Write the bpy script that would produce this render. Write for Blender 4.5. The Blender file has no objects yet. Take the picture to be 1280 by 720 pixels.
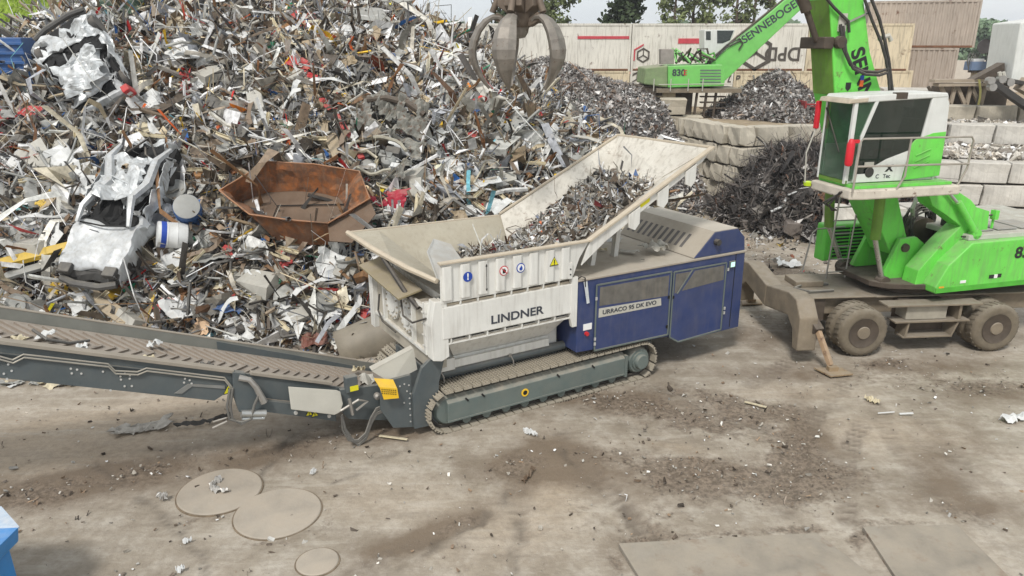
import bpy, bmesh, math, random
import numpy as np
from mathutils import Vector, Matrix, noise
random.seed(7); RG = np.random.default_rng(11)
R = math.radians
SC = bpy.context.scene; COL = SC.collection
# ---------------- camera ----------------
CAM_H, PITCH, FPX = 6.4, R(18.2), 930.0
cam = bpy.data.objects.new('camera', bpy.data.cameras.new('camera')); COL.objects.link(cam)
cam.location = (0, 0, CAM_H); cam.rotation_euler = (R(90) - PITCH, 0, 0)
cam.data.sensor_width = 36; cam.data.lens = FPX / 1280 * 36; cam.data.clip_end = 3000; cam.data.clip_start = .1
SC.camera = cam
# ---------------- sky, sun, exposure ----------------
SUN_EL, SUN_AZ = 52, 200          # azimuth measured clockwise from +Y
W = bpy.data.worlds.new('World'); SC.world = W; W.use_nodes = True
nt = W.node_tree; nt.nodes.clear()
o_ = nt.nodes.new('ShaderNodeOutputWorld'); bg = nt.nodes.new('ShaderNodeBackground')
sky = nt.nodes.new('ShaderNodeTexSky'); sky.sky_type = 'NISHITA'; sky.sun_disc = False
sky.sun_elevation = R(SUN_EL); sky.sun_rotation = R(SUN_AZ); sky.air_density = 1.0; sky.dust_density = 3.0; sky.ozone_density = 1.0
tc = nt.nodes.new('ShaderNodeTexCoord'); mp = nt.nodes.new('ShaderNodeMapping'); mp.inputs['Scale'].default_value = (1, 1, 3.5)
nz = nt.nodes.new('ShaderNodeTexNoise'); nz.inputs['Scale'].default_value = 2.2; nz.inputs['Detail'].default_value = 6
cr = nt.nodes.new('ShaderNodeValToRGB'); cr.color_ramp.elements[0].position = .3; cr.color_ramp.elements[0].color = (7.6, 8.3, 8.8, 1)
cr.color_ramp.elements[1].position = .62; cr.color_ramp.elements[1].color = (9.8, 9.9, 9.9, 1)
mx_ = nt.nodes.new('ShaderNodeMix'); mx_.data_type = 'RGBA'; mx_.inputs[0].default_value = .88
L = nt.links.new
L(tc.outputs['Generated'], mp.inputs[0]); L(mp.outputs[0], nz.inputs['Vector']); L(nz.outputs['Fac'], cr.inputs[0])
L(sky.outputs[0], mx_.inputs[6]); L(cr.outputs[0], mx_.inputs[7]); L(mx_.outputs[2], bg.inputs[0]); L(bg.outputs[0], o_.inputs[0])
bg.inputs[1].default_value = .095
sd = bpy.data.lights.new('sun', 'SUN'); sd.energy = 2.5; sd.angle = R(10); sd.color = (1, .965, .91)
sun = bpy.data.objects.new('sun', sd); COL.objects.link(sun)
_d = Vector((math.sin(R(SUN_AZ)) * math.cos(R(SUN_EL)), math.cos(R(SUN_AZ)) * math.cos(R(SUN_EL)), math.sin(R(SUN_EL))))
sun.rotation_euler = _d.to_track_quat('Z', 'Y').to_euler()
SC.view_settings.view_transform = 'Standard'; SC.view_settings.look = 'None'; SC.view_settings.exposure = 0.18; SC.view_settings.gamma = 1

# ---------------- helpers ----------------
def ray(px, py):
    x = (px - 640) / FPX; y = (360 - py) / FPX
    return np.array([x, math.cos(PITCH) + y * math.sin(PITCH), -math.sin(PITCH) + y * math.cos(PITCH)])
def at(px, py, z=0.0):            # point of the photograph on the level z
    d = ray(px, py); t = (z - CAM_H) / d[2]; return np.array([0, 0, CAM_H]) + t * d
def aty(px, py, Y):               # point of the photograph at distance Y
    d = ray(px, py); return np.array([0, 0, CAM_H]) + d * (Y / d[1])

def lin(c):
    return tuple(((v / 255) / 12.92 if v / 255 <= .04045 else ((v / 255 + .055) / 1.055) ** 2.4) for v in c)
MATS = {}
def mat(name, c, rough=.6, metal=0.0, dust=0.0, dustc=(.30, .26, .21), var=.25, scale=3.0, bump=0.0, rust=0.0, spec=.4, attr=False, stain=0.0):
    """procedural paint or surface: base colour with noise variation, settled dust, rust and stains"""
    if name in MATS: return MATS[name]
    m = bpy.data.materials.new(name); m.use_nodes = True; MATS[name] = m
    t = m.node_tree; b = t.nodes['Principled BSDF']; N = t.nodes.new; K = t.links.new
    b.inputs['Roughness'].default_value = rough; b.inputs['Metallic'].default_value = metal
    b.inputs['Specular IOR Level'].default_value = spec
    tc = N('ShaderNodeTexCoord'); co = tc.outputs['Object']
    if attr:
        a = N('ShaderNodeAttribute'); a.attribute_name = 'col'; cur = a.outputs['Color']
    else:
        rgb = N('ShaderNodeRGB'); rgb.outputs[0].default_value = (*c, 1); cur = rgb.outputs[0]
    def noise_(sc, det=5, ro=.6):
        n = N('ShaderNodeTexNoise'); n.inputs['Scale'].default_value = sc; n.inputs['Detail'].default_value = det; n.inputs['Roughness'].default_value = ro
        K(co, n.inputs['Vector']); return n.outputs['Fac']
    def mr(s, a, b_, lo=0, hi=1):
        r = N('ShaderNodeMapRange'); r.inputs[1].default_value = a; r.inputs[2].default_value = b_; r.inputs[3].default_value = lo; r.inputs[4].default_value = hi
        K(s, r.inputs[0]); return r.outputs[0]
    def mix(f, a, b_, mode='MIX'):
        x = N('ShaderNodeMix'); x.data_type = 'RGBA'; x.blend_type = mode
        if isinstance(f, (int, float)): x.inputs[0].default_value = f
        else: K(f, x.inputs[0])
        K(a, x.inputs[6])
        if isinstance(b_, tuple): x.inputs[7].default_value = (*b_, 1)
        else: K(b_, x.inputs[7])
        return x.outputs[2]
    if var:
        v = mr(noise_(scale, 6), .3, .7, 1 - var, 1 + var * .5)
        cb = N('ShaderNodeCombineXYZ'); [K(v, cb.inputs[i]) for i in range(3)]
        cur = mix(1.0, cur, cb.outputs[0], 'MULTIPLY')
    if rust:
        f = mr(noise_(scale * 2.3, 8, .7), .62 - rust * .25, .70 - rust * .15)
        cur = mix(f, cur, (.12, .055, .028))
    if stain:
        mpn = N('ShaderNodeMapping'); mpn.inputs['Scale'].default_value = (6, 6, .7); K(co, mpn.inputs[0])
        n = N('ShaderNodeTexNoise'); n.inputs['Scale'].default_value = 2.0; n.inputs['Detail'].default_value = 5; K(mpn.outputs[0], n.inputs['Vector'])
        f = mr(n.outputs['Fac'], .5, .75, 0, stain); cur = mix(f, cur, tuple(x * .55 for x in dustc))
    if dust:
        g = N('ShaderNodeNewGeometry'); s = N('ShaderNodeSeparateXYZ'); K(g.outputs['Normal'], s.inputs[0])
        up = mr(s.outputs[2], .15, .85, .22, 1.0)
        nn = mr(noise_(scale * 1.6, 7, .65), .32, .62)
        mu = N('ShaderNodeMath'); mu.operation = 'MULTIPLY'; K(up, mu.inputs[0]); K(nn, mu.inputs[1])
        mu2 = N('ShaderNodeMath'); mu2.operation = 'MULTIPLY_ADD'; K(mu.outputs[0], mu2.inputs[0]); mu2.inputs[1].default_value = dust
        mu3 = N('ShaderNodeMath'); mu3.operation = 'MULTIPLY'; K(up, mu3.inputs[0]); mu3.inputs[1].default_value = dust * .45; K(mu3.outputs[0], mu2.inputs[2])
        mu2.use_clamp = True
        cur = mix(mu2.outputs[0], cur, dustc)
        rr = mr(mu2.outputs[0], 0, 1, rough, .9); K(rr, b.inputs['Roughness'])
    K(cur, b.inputs['Base Color'])
    if bump:
        bp = N('ShaderNodeBump'); bp.inputs['Strength'].default_value = bump; bp.inputs['Distance'].default_value = .02
        K(noise_(scale * 8, 6, .7), bp.inputs['Height']); K(bp.outputs[0], b.inputs['Normal'])
    return m

class MB:
    """collects shapes, then links them as ONE mesh object"""
    def __init__(s): s.v = []; s.f = []; s.mi = []; s.m = 0
    def add(s, vs, fs):
        o = len(s.v); s.v += [tuple(map(float, p)) for p in vs]; s.f += [tuple(o + i for i in f) for f in fs]; s.mi += [s.m] * len(fs); return s
    def box(s, x0, x1, y0, y1, z0, z1):
        return s.add([(x, y, z) for z in (z0, z1) for y in (y0, y1) for x in (x0, x1)],
                     [(0, 2, 3, 1), (4, 5, 7, 6), (0, 1, 5, 4), (2, 6, 7, 3), (0, 4, 6, 2), (1, 3, 7, 5)])
    def prism(s, poly, a, b, axis='y'):        # polygon in the plane normal to axis, between a and b
        n = len(poly)
        f = {'y': lambda p, t: (p[0], t, p[1]), 'x': lambda p, t: (t, p[0], p[1]), 'z': lambda p, t: (p[0], p[1], t)}[axis]
        ar = sum(poly[i][0] * poly[(i + 1) % n][1] - poly[(i + 1) % n][0] * poly[i][1] for i in range(n))
        if (ar > 0) == (axis == 'y'): pass
        fs = [tuple(range(n)), tuple(range(2 * n - 1, n - 1, -1))] + [(i, (i + n), (i + 1) % n + n, (i + 1) % n) for i in range(n)]
        return s.add([f(p, a) for p in poly] + [f(p, b) for p in poly], fs)
    def quad3(s, P, t):                        # thick plate from a polygon of 3-D points
        P = [Vector(p) for p in P]; n = (P[1] - P[0]).cross(P[2] - P[0]).normalized() * t; k = len(P)
        return s.add([tuple(p) for p in P] + [tuple(p + n) for p in P],
                     [tuple(range(k))[::-1], tuple(range(k, 2 * k))] + [(i, (i + 1) % k, (i + 1) % k + k, i + k) for i in range(k)])
    def tube(s, pts, r, n=8, cap=True, r2=None):
        P = [Vector(p) for p in pts]; K = len(P); vs = []; ref = None
        for i, p in enumerate(P):
            d = (P[min(i + 1, K - 1)] - P[max(i - 1, 0)]).normalized()
            if ref is None: ref = d.orthogonal().normalized()
            a = (ref - d * ref.dot(d)); a = a.normalized() if a.length > 1e-5 else d.orthogonal().normalized(); ref = a; b = d.cross(a)
            rr = r if r2 is None else r + (r2 - r) * i / (K - 1)
            if isinstance(r, (list, tuple)): rr = r[i]
            vs += [tuple(p + (a * math.cos(2 * math.pi * j / n) + b * math.sin(2 * math.pi * j / n)) * rr) for j in range(n)]
        fs = [(i * n + j, i * n + (j + 1) % n, (i + 1) * n + (j + 1) % n, (i + 1) * n + j) for i in range(K - 1) for j in range(n)]
        if cap: fs += [tuple(range(n))[::-1], tuple(range((K - 1) * n, K * n))]
        return s.add(vs, fs)
    def bar(s, p, q, w, h, up=(0, 0, 1)):       # rectangular bar between two points
        p = Vector(p); q = Vector(q); d = (q - p).normalized(); a = d.cross(Vector(up)); a = (a if a.length > 1e-4 else d.orthogonal()).normalized() * w / 2; b = a.normalized().cross(d) * h / 2
        vs = [tuple(c + x * a + y * b) for c in (p, q) for x, y in ((-1, -1), (1, -1), (1, 1), (-1, 1))]
        return s.add(vs, [(0, 1, 2, 3), (7, 6, 5, 4), (0, 4, 5, 1), (1, 5, 6, 2), (2, 6, 7, 3), (3, 7, 4, 0)])
    def lathe(s, prof, c, axis='y', n=24):     # profile (r, t) turned about axis through c
        c = Vector(c); vs = []; K = len(prof)
        for r, t in prof:
            for j in range(n):
                a = 2 * math.pi * j / n; u, w = r * math.cos(a), r * math.sin(a)
                o = {'y': (u, t, w), 'x': (t, u, w), 'z': (u, w, t)}[axis]; vs.append(tuple(c + Vector(o)))
        fs = [(i * n + j, i * n + (j + 1) % n, (i + 1) * n + (j + 1) % n, (i + 1) * n + j) for i in range(K - 1) for j in range(n)]
        fs += [tuple(range(n))[::-1], tuple(range((K - 1) * n, K * n))]
        return s.add(vs, fs)
    def mesh(s, name, mats):
        me = bpy.data.meshes.new(name); me.from_pydata(s.v, [], s.f)
        for m in (mats if isinstance(mats, (list, tuple)) else [mats]): me.materials.append(m)
        me.polygons.foreach_set('material_index', s.mi)
        bm = bmesh.new(); bm.from_mesh(me); bmesh.ops.recalc_face_normals(bm, faces=bm.faces); bm.to_mesh(me); bm.free()
        return me
    def build(s, name, mats, parent=None, bevel=0.0, smooth=False, seg=2):
        me = s.mesh(name, mats); o = bpy.data.objects.new(name, me); COL.objects.link(o)
        if parent is not None: o.parent = parent
        if bevel:
            b = o.modifiers.new('bevel', 'BEVEL'); b.width = bevel; b.segments = seg; b.limit_method = 'ANGLE'; b.angle_limit = R(35)
        if smooth:
            me.polygons.foreach_set('use_smooth', [True] * len(me.polygons))
            try: me.set_sharp_from_angle(angle=R(38))
            except Exception: pass
        return o
def tag(o, label, cat, group=None, kind=None):
    if label: o['label'] = label
    if cat: o['category'] = cat
    if group: o['group'] = group
    if kind: o['kind'] = kind
    return o
def thing(name, label, cat, loc=(0, 0, 0), rotz=0.0, group=None):
    o = bpy.data.objects.new(name, None); o.empty_display_size = .2; COL.objects.link(o); o.location = loc; o.rotation_euler = (0, 0, rotz)
    return tag(o, label, cat, group)
def link_mesh(name, me, parent=None, loc=(0, 0, 0), rot=(0, 0, 0), sc=(1, 1, 1)):
    o = bpy.data.objects.new(name, me); COL.objects.link(o); o.location = loc; o.rotation_euler = rot; o.scale = sc
    if parent is not None: o.parent = parent
    return o
def text(name, s, size, m, parent, loc, rot=(R(90), 0, 0), bold=.012, depth=.003, wx=1.0, shear=0):
    cu = bpy.data.curves.new(name, 'FONT'); cu.body = s; cu.size = size; cu.offset = bold * size; cu.extrude = depth; cu.align_x = 'CENTER'; cu.align_y = 'CENTER'; cu.shear = shear
    o = bpy.data.objects.new(name, cu); COL.objects.link(o); dg = bpy.context.evaluated_depsgraph_get()
    me = bpy.data.meshes.new_from_object(o.evaluated_get(dg)); me.materials.clear(); me.materials.append(m); bpy.data.objects.remove(o)
    p = link_mesh(name, me, parent, loc, rot, (wx, 1, 1)); return p
def fbm(x, y, sc, seed=0, oct_=4):
    """numpy value noise"""
    out = np.zeros_like(x); amp = 1.0; tot = 0
    for k in range(oct_):
        f = sc * 2 ** k; X = x * f + 17.3 * k + seed * 5.7; Y = y * f - 9.1 * k + seed * 3.3
        xi = np.floor(X).astype(np.int64); yi = np.floor(Y).astype(np.int64); fx = X - xi; fy = Y - yi
        fx = fx * fx * (3 - 2 * fx); fy = fy * fy * (3 - 2 * fy)
        def h(a, b):
            n = (a * 374761393 + b * 668265263 + (seed + k) * 974634777) & 0xffffffff
            n = ((n ^ (n >> 13)) * 1274126177) & 0xffffffff
            return ((n ^ (n >> 16)) & 0xffff) / 65535.0 * 2 - 1
        v = (h(xi, yi) * (1 - fx) + h(xi + 1, yi) * fx) * (1 - fy) + (h(xi, yi + 1) * (1 - fx) + h(xi + 1, yi + 1) * fx) * fy
        out += v * amp; tot += amp; amp *= .5
    return out / tot
def sst(a, b, x): t = np.clip((x - a) / (b - a), 0, 1); return t * t * (3 - 2 * t)
def grid_mesh(name, xs, ys, Z, m, kind='structure', attrs=None, smooth=True):
    nx, ny = len(xs), len(ys); X, Y = np.meshgrid(xs, ys)
    co = np.stack([X, Y, Z], -1).reshape(-1, 3).astype(np.float32)
    i = np.arange(nx * ny).reshape(ny, nx); q = np.stack([i[:-1, :-1], i[:-1, 1:], i[1:, 1:], i[1:, :-1]], -1).reshape(-1, 4)
    return np_mesh(name, co, q, m, kind, attrs, smooth)
def np_mesh(name, co, q, m, kind=None, attrs=None, smooth=False):
    me = bpy.data.meshes.new(name); k = q.shape[1]
    me.vertices.add(len(co)); me.vertices.foreach_set('co', np.ascontiguousarray(co, np.float32).ravel())
    me.loops.add(q.size); me.loops.foreach_set('vertex_index', q.astype(np.int32).ravel())
    me.polygons.add(len(q)); me.polygons.foreach_set('loop_start', np.arange(0, q.size, k, dtype=np.int32))
    me.polygons.foreach_set('use_smooth', np.full(len(q), smooth))
    for an, av in (attrs or {}).items():
        a = me.attributes.new(an, 'FLOAT_COLOR', 'POINT'); c = np.ones((len(co), 4), np.float32); c[:, :av.shape[1]] = av; a.data.foreach_set('color', c.ravel())
    me.materials.append(m); me.update(calc_edges=True)
    o = bpy.data.objects.new(name, me); COL.objects.link(o)
    if kind: o['kind'] = kind
    return o
# ================= ground =================
def axis_(lo, hi, st, far, g=1.25):
    a = list(np.arange(lo, hi + st / 2, st)); s = st
    while a[-1] < far: s *= g; a.append(a[-1] + s)
    s = st
    while a[0] > -far if lo < 0 else a[0] > -60: s *= g; a.insert(0, a[0] - s)
    return np.array(a)
gx = axis_(-13, 17, .075, 420); gy = axis_(5.5, 26, .075, 420)
GX, GY = np.meshgrid(gx, gy)
def blob(px, py, rx, ry, ang=0.0, z=0):
    """soft patch of ground tone (soil, dust, damp, painted conveyor shadow) centred where the photo shows it, sizes in metres on the ground"""
    c = at(px, py); a = R(ang); dx = GX - c[0]; dy = GY - c[1]
    u = (dx * math.cos(a) + dy * math.sin(a)) / rx; v = (-dx * math.sin(a) + dy * math.cos(a)) / ry
    return np.exp(-(u * u + v * v) * 1.2)
earth_shade = sum(k * blob(px, py, a, b, t) for px, py, a, b, t, k in (
    (640, 588, .75, .5, 20, .95), (830, 520, 1.5, .55, -25, 1.0), (900, 500, 1.6, .45, -30, .9), (770, 500, 1.0, .45, -20, .85), (960, 520, 1.0, .5, 0, .8),
    (850, 590, 1.6, .6, -20, 1.0), (930, 600, 1.5, .6, 0, 1.0), (1000, 560, .45, 1.2, -15, .9), (1030, 590, .9, .5, 0, .8), (720, 640, .3, .5, 0, .3),
    (1110, 452, .9, .3, 0, .9), (1240, 485, 1.2, .4, 0, .9), (1130, 470, 2.2, .6, 5, .5), (600, 640, .8, .2, 40, .55), (560, 665, .9, .18, 40, .5), (800, 650, .8, .5, 0, .6),
    (60, 615, 1.6, .5, 20, .8), (150, 590, 1.2, .35, 22, .55), (430, 545, 2.4, .5, 25, .6), (1180, 560, .5, 1.0, -30, .5), (1200, 640, .5, .3, -30, .8),  # leftmost blobs: dirt plus the conveyor's cast shadow painted into the tone
    (960, 330, 1.6, 3.5, 10, .7), (980, 400, 1.3, 1.5, 0, .5), (240, 520, .7, .2, 0, .3), (800, 673, .5, .10, 0, .9), (900, 667, .7, .10, 0, .8), (1000, 662, .5, .12, 0, .9), (1075, 668, .14, .4, -30, .9), (1130, 653, .5, .1, 0, .7), (250, 650, .6, .10, 12, .7), (350, 677, .55, .10, 5, .8), (335, 600, .3, .12, 0, .6), (408, 655, .14, .3, 0, .6), (770, 700, .12, .3, 0, .8), (1230, 520, 1.2, .3, 10, .4)))
br = fbm(GX, GY, 1.1, 3, 5) * .45 + fbm(GX, GY, 5.0, 4, 4) * .35
earth_shade = np.clip(earth_shade * (1 + br * 1.3) + br * .35 - .12, 0, 1)
dust = np.clip(sum(k * blob(px, py, a, b, t) for px, py, a, b, t, k in (
    (150, 540, 3.5, 1.3, 25, 1.0), (40, 560, 2, 1, 20, .9), (690, 590, .5, 1.0, 0, .8), (640, 660, 1.6, 1.0, 20, .5), (850, 560, .7, .25, -20, .6), (1100, 540, 1.8, .9, 0, .6),
    (1000, 490, 1.8, .5, 0, .5), (900, 290, 1.6, 2.5, 10, .9), (470, 620, 1.5, .8, 0, .4))), 0, 1)
damp_shade = np.clip(sum(k * blob(px, py, a, b, t) for px, py, a, b, t, k in (
    (780, 505, 2.3, .75, -20, .9), (860, 595, 2.3, .8, -10, .95), (700, 560, .5, 1.2, 20, .5), (640, 585, 1.0, .7, 20, .8), (1010, 545, .5, 1.6, -12, .9), (1170, 575, .45, 1.5, -25, .6), (1225, 560, .3, 1.3, -25, .5),
    (60, 612, 2.2, .55, 20, .9), (200, 580, 1.6, .4, 22, .6), (450, 548, 3.0, .55, 26, .7), (1120, 458, 3.2, .5, 4, .8), (1230, 492, 2.2, .5, 5, .7), (560, 655, 1.4, .28, 38, .7), (980, 350, 1.5, 2.5, 0, .7), (940, 420, 1.2, .8, 0, .5), (1000, 470, 2.0, .3, 0, .4),  # blobs below the conveyor at left paint its shadow on the ground
    (720, 690, 1.6, .5, 10, .35), (1230, 640, .8, .5, -20, .7), (1100, 610, 1.5, .5, 0, .4), (470, 690, 1.0, .5, 0, .25))) * (1 + .9 * fbm(GX, GY, .9, 61, 4)), 0, 1)
def track(P, w, k):
    out = np.zeros_like(GX); Q = [at(*p)[:2] for p in P]; s0 = 0.0
    for a, b in zip(Q[:-1], Q[1:]):
        d = b - a; l = np.hypot(*d); t = np.clip(((GX - a[0]) * d[0] + (GY - a[1]) * d[1]) / (l * l), 0, 1); dd = np.hypot(GX - a[0] - t * d[0], GY - a[1] - t * d[1])
        m = sst(w, w * .6, dd) * (.55 + .45 * np.sin((s0 + t * l) * 2 * np.pi / .19)); out = np.maximum(out, m); s0 += l
    return out * k * np.clip(.55 + fbm(GX, GY, 1.3, 71, 4) * 1.2, 0, 1)
trk = np.zeros_like(GX)
for P, w in (([(980, 640), (985, 600), (1000, 550), (1030, 500), (1070, 470)], .22), ([(1060, 650), (1055, 600), (1065, 550), (1090, 510)], .2), ([(830, 480), (880, 500), (950, 530), (1040, 570)], .24), ([(700, 540), (740, 590), (790, 640), (840, 720)], .22), ([(1150, 520), (1200, 580), (1240, 660)], .22), ([(640, 560), (650, 620), (640, 700)], .2), ([(0, 600), (120, 590), (260, 560)], .25), ([(440, 720), (520, 680), (620, 640)], .2), ([(940, 480), (1000, 440), (1000, 380), (960, 320)], .25), ([(1180, 640), (1120, 560), (1090, 500)], .2)):
    trk = np.maximum(trk, track(P, w, 1.0))
near = np.clip(1 - (np.maximum(np.abs(GX - 2) - 16, 0) + np.maximum(GY - 28, 0)) / 10, 0, 1)
GZ = (fbm(GX, GY, .35, 1, 3) * .035 + fbm(GX, GY, 2.5, 2, 4) * .012 * (.4 + earth_shade) + earth_shade * fbm(GX, GY, 7, 5, 3) * .035 - earth_shade * .012) * near
def rut(p, q, w, d):
    a = at(*p)[:2]; b = at(*q)[:2]; t = np.clip(((GX - a[0]) * (b - a)[0] + (GY - a[1]) * (b - a)[1]) / ((b - a) @ (b - a)), 0, 1)
    dd = np.hypot(GX - a[0] - t * (b - a)[0] + fbm(GX, GY, 1.5, 9, 3) * .25, GY - a[1] - t * (b - a)[1]); return -d * np.exp(-(dd / w) ** 2)
for a_ in (((690, 545), (790, 680), .12, .03), ((620, 640), (470, 720), .06, .03), ((655, 640), (640, 715), .05, .025), ((820, 480), (930, 530), .16, .04), ((980, 610), (1040, 500), .18, .03), ((720, 500), (860, 560), .15, .03)):
    GZ += rut(*a_)
GZ -= trk * .035
GZ -= GZ[np.argmin(np.abs(gy - 14)), np.argmin(np.abs(gx - 1))]
crackm = np.zeros_like(GX)
for p, q in (((125, 580), (230, 665)), ((230, 665), (260, 720)), ((365, 545), (320, 600)), ((700, 560), (800, 660)), ((500, 560), (420, 600)), ((655, 640), (640, 716)), ((640, 620), (500, 715))):
    a = at(*p)[:2]; b = at(*q)[:2]; t = np.clip(((GX - a[0]) * (b - a)[0] + (GY - a[1]) * (b - a)[1]) / ((b - a) @ (b - a)), 0, 1)
    dd = np.hypot(GX - a[0] - t * (b - a)[0] + fbm(GX, GY, 2.5, 12, 3) * .18, GY - a[1] - t * (b - a)[1] + fbm(GX, GY, 2.5, 13, 3) * .18)
    crackm = np.maximum(crackm, np.exp(-(dd / .07) ** 2) * .8)
def ground_mat():
    m = bpy.data.materials.new('yard_ground'); m.use_nodes = True; t = m.node_tree; b = t.nodes['Principled BSDF']; N = t.nodes.new; K = t.links.new
    tc = N('ShaderNodeTexCoord'); co = tc.outputs['Object']; at_ = N('ShaderNodeAttribute'); at_.attribute_name = 'col'; at2 = N('ShaderNodeAttribute'); at2.attribute_name = 'wet_shade'; s2 = N('ShaderNodeSeparateColor'); K(at2.outputs['Color'], s2.inputs[0]); s = N('ShaderNodeSeparateColor'); K(at_.outputs['Color'], s.inputs[0])
    def no(sc, det=6, ro=.6):
        n = N('ShaderNodeTexNoise'); n.inputs['Scale'].default_value = sc; n.inputs['Detail'].default_value = det; n.inputs['Roughness'].default_value = ro; K(co, n.inputs['Vector']); return n.outputs['Fac']
    def mr(sk, a, b_, lo=0, hi=1):
        r = N('ShaderNodeMapRange'); [setattr(r.inputs[i + 1], 'default_value', v) for i, v in enumerate((a, b_, lo, hi))]; K(sk, r.inputs[0]); return r.outputs[0]
    def mix(f, a, b_, mode='MIX'):
        x = N('ShaderNodeMix'); x.data_type = 'RGBA'; x.blend_type = mode
        for i, v in ((0, f), (6, a), (7, b_)):
            if isinstance(v, tuple): x.inputs[i].default_value = (*v, 1)
            elif isinstance(v, float): x.inputs[i].default_value = v
            else: K(v, x.inputs[i])
        return x.outputs[2]
    def mul(a, b_):
        x = N('ShaderNodeMath'); x.operation = 'MULTIPLY'; K(a, x.inputs[0])
        if isinstance(b_, float): x.inputs[1].default_value = b_
        else: K(b_, x.inputs[1])
        return x.outputs[0]
    c = mix(mr(no(.55, 5), .36, .64), (.28, .24, .188), (.41, .358, .292))
    c = mix(mr(no(2.2, 7, .7), .46, .68, 0, .6), c, (.48, .44, .38))
    c = mix(mr(s.outputs[1], .1, .9, 0, .75), c, (.42, .335, .245))
    c = mix(mul(mr(no(9, 6, .75), .44, .60), .32), c, (.20, .165, .13))
    mpn = N('ShaderNodeMapping'); mpn.inputs['Rotation'].default_value = (0, 0, R(-24)); mpn.inputs['Scale'].default_value = (.5, 3.2, 1); K(co, mpn.inputs[0]); sn = N('ShaderNodeTexNoise'); sn.inputs['Scale'].default_value = 1.1; sn.inputs['Detail'].default_value = 7; sn.inputs['Roughness'].default_value = .65; K(mpn.outputs[0], sn.inputs['Vector'])
    c = mix(mr(sn.outputs['Fac'], .52, .68, 0, .5), c, (.22, .185, .145)); c = mix(mr(sn.outputs['Fac'], .46, .34, 0, .45), c, (.48, .435, .37))
    dm = N('ShaderNodeMath'); dm.operation = 'ADD'; K(s2.outputs[0], dm.inputs[0]); K(mr(no(1.8, 7, .7), .3, .7, -.3, .3), dm.inputs[1]); c = mix(mr(dm.outputs[0], .12, .85, 0, .9), c, (.165, .125, .088)); c = mix(mul(s2.outputs[1], .9), c, (.15, .12, .092))
    e = N('ShaderNodeMath'); e.operation = 'ADD'; K(s.outputs[0], e.inputs[0]); K(mr(no(4.5, 7, .75), .3, .7, -.45, .40), e.inputs[1])
    ef = mr(e.outputs[0], .25, .80)
    ec = mix(mr(no(14, 5, .7), .4, .6), (.10, .078, .058), (.235, .185, .14))
    c = mix(mul(ef, .85), c, ec)
    c = mix(mul(s.outputs[2], .7), c, (.085, .07, .055))
    vo = N('ShaderNodeTexVoronoi'); vo.inputs['Scale'].default_value = 22; K(co, vo.inputs['Vector'])
    sp = mul(mr(vo.outputs['Distance'], .10, .16, 1, 0), mr(no(1.7, 4), .48, .62))
    c = mix(mul(sp, .6), c, (.42, .40, .37))
    K(c, b.inputs['Base Color']); b.inputs['Specular IOR Level'].default_value = .25
    K(mr(no(1.2, 5), .4, .65, .6, .95), b.inputs['Roughness'])
    bp = N('ShaderNodeBump'); bp.inputs['Distance'].default_value = .03; bp.inputs['Strength'].default_value = .65
    h = N('ShaderNodeMath'); h.operation = 'ADD'; K(no(11, 8, .75), h.inputs[0]); K(mul(no(45, 5, .7), .35), h.inputs[1]); K(h.outputs[0], bp.inputs['Height']); K(bp.outputs[0], b.inputs['Normal'])
    return m
grid_mesh('ground', gx, gy, GZ, ground_mat(), 'structure', {'col': np.stack([earth_shade, dust, crackm], -1).reshape(-1, 3), 'wet_shade': np.stack([damp_shade, trk, damp_shade], -1).reshape(-1, 3)})
def gz(x, y): return float(GZ[min(np.searchsorted(gy, y), len(gy) - 1), min(np.searchsorted(gx, x), len(gx) - 1)])
# ================= shared paints =================
m_white = mat('white_paint', lin((222, 222, 217)), .45, dust=.45, dustc=(.42, .37, .30), var=.12, scale=1.5, stain=.35)
m_whitein = mat('worn_white_inside', lin((212, 208, 198)), .6, dust=.4, dustc=(.40, .36, .30), var=.2, scale=1.2, stain=.65, rust=.12)
m_tanrim = mat('dusty_rim', lin((196, 184, 164)), .8, dust=.6, dustc=(.42, .36, .28), var=.15, scale=4)
m_greyhop = mat('grey_hopper_plate', lin((172, 166, 150)), .65, dust=.5, dustc=(.33, .29, .22), var=.15, scale=1.5, stain=.4)
m_slate = mat('slate_paint', lin((74, 84, 88)), .5, dust=.45, dustc=(.27, .245, .205), var=.15, scale=2.5)
m_trackpaint = mat('green_grey_paint', lin((92, 106, 104)), .5, dust=.6, dustc=(.30, .27, .22), var=.15, scale=2)
m_blue = mat('dark_blue_paint', lin((28, 52, 104)), .38, dust=.34, dustc=(.36, .32, .26), var=.16, scale=1.4, stain=.12)
m_blue2 = mat('dark_blue_trim', lin((36, 48, 84)), .45, dust=.3, dustc=(.34, .3, .25), var=.1)
m_roofdust = mat('dust_covered_roof', lin((158, 148, 134)), .85, dust=.8, dustc=(.40, .36, .30), var=.2, scale=1.6)
m_shoe = mat('worn_track_steel', lin((176, 168, 152)), .6, metal=.25, dust=.75, dustc=(.37, .33, .265), var=.25, scale=5)
m_dark = mat('dark_opening', (.012, .012, .012), .8, var=0)
m_black = mat('black_rubber', (.025, .025, .026), .6, dust=.35, var=.2)
m_steel = mat('bare_steel', (.42, .41, .39), .4, metal=.7, dust=.5, var=.2)
m_bolt = mat('zinc_bolt', (.6, .6, .58), .4, metal=.4, var=0)
m_yel = mat('yellow_paint', lin((236, 190, 30)), .5, dust=.25, var=.1)
m_yelst = mat('yellow_sticker', lin((222, 214, 40)), .5, var=.05)
m_blk = mat('black_print', (.02, .02, .02), .6, var=0)
m_txt = mat('dark_grey_print', lin((62, 66, 74)), .6, var=.1)
m_signb = mat('blue_print', lin((36, 70, 160)), .5, var=0)
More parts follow.
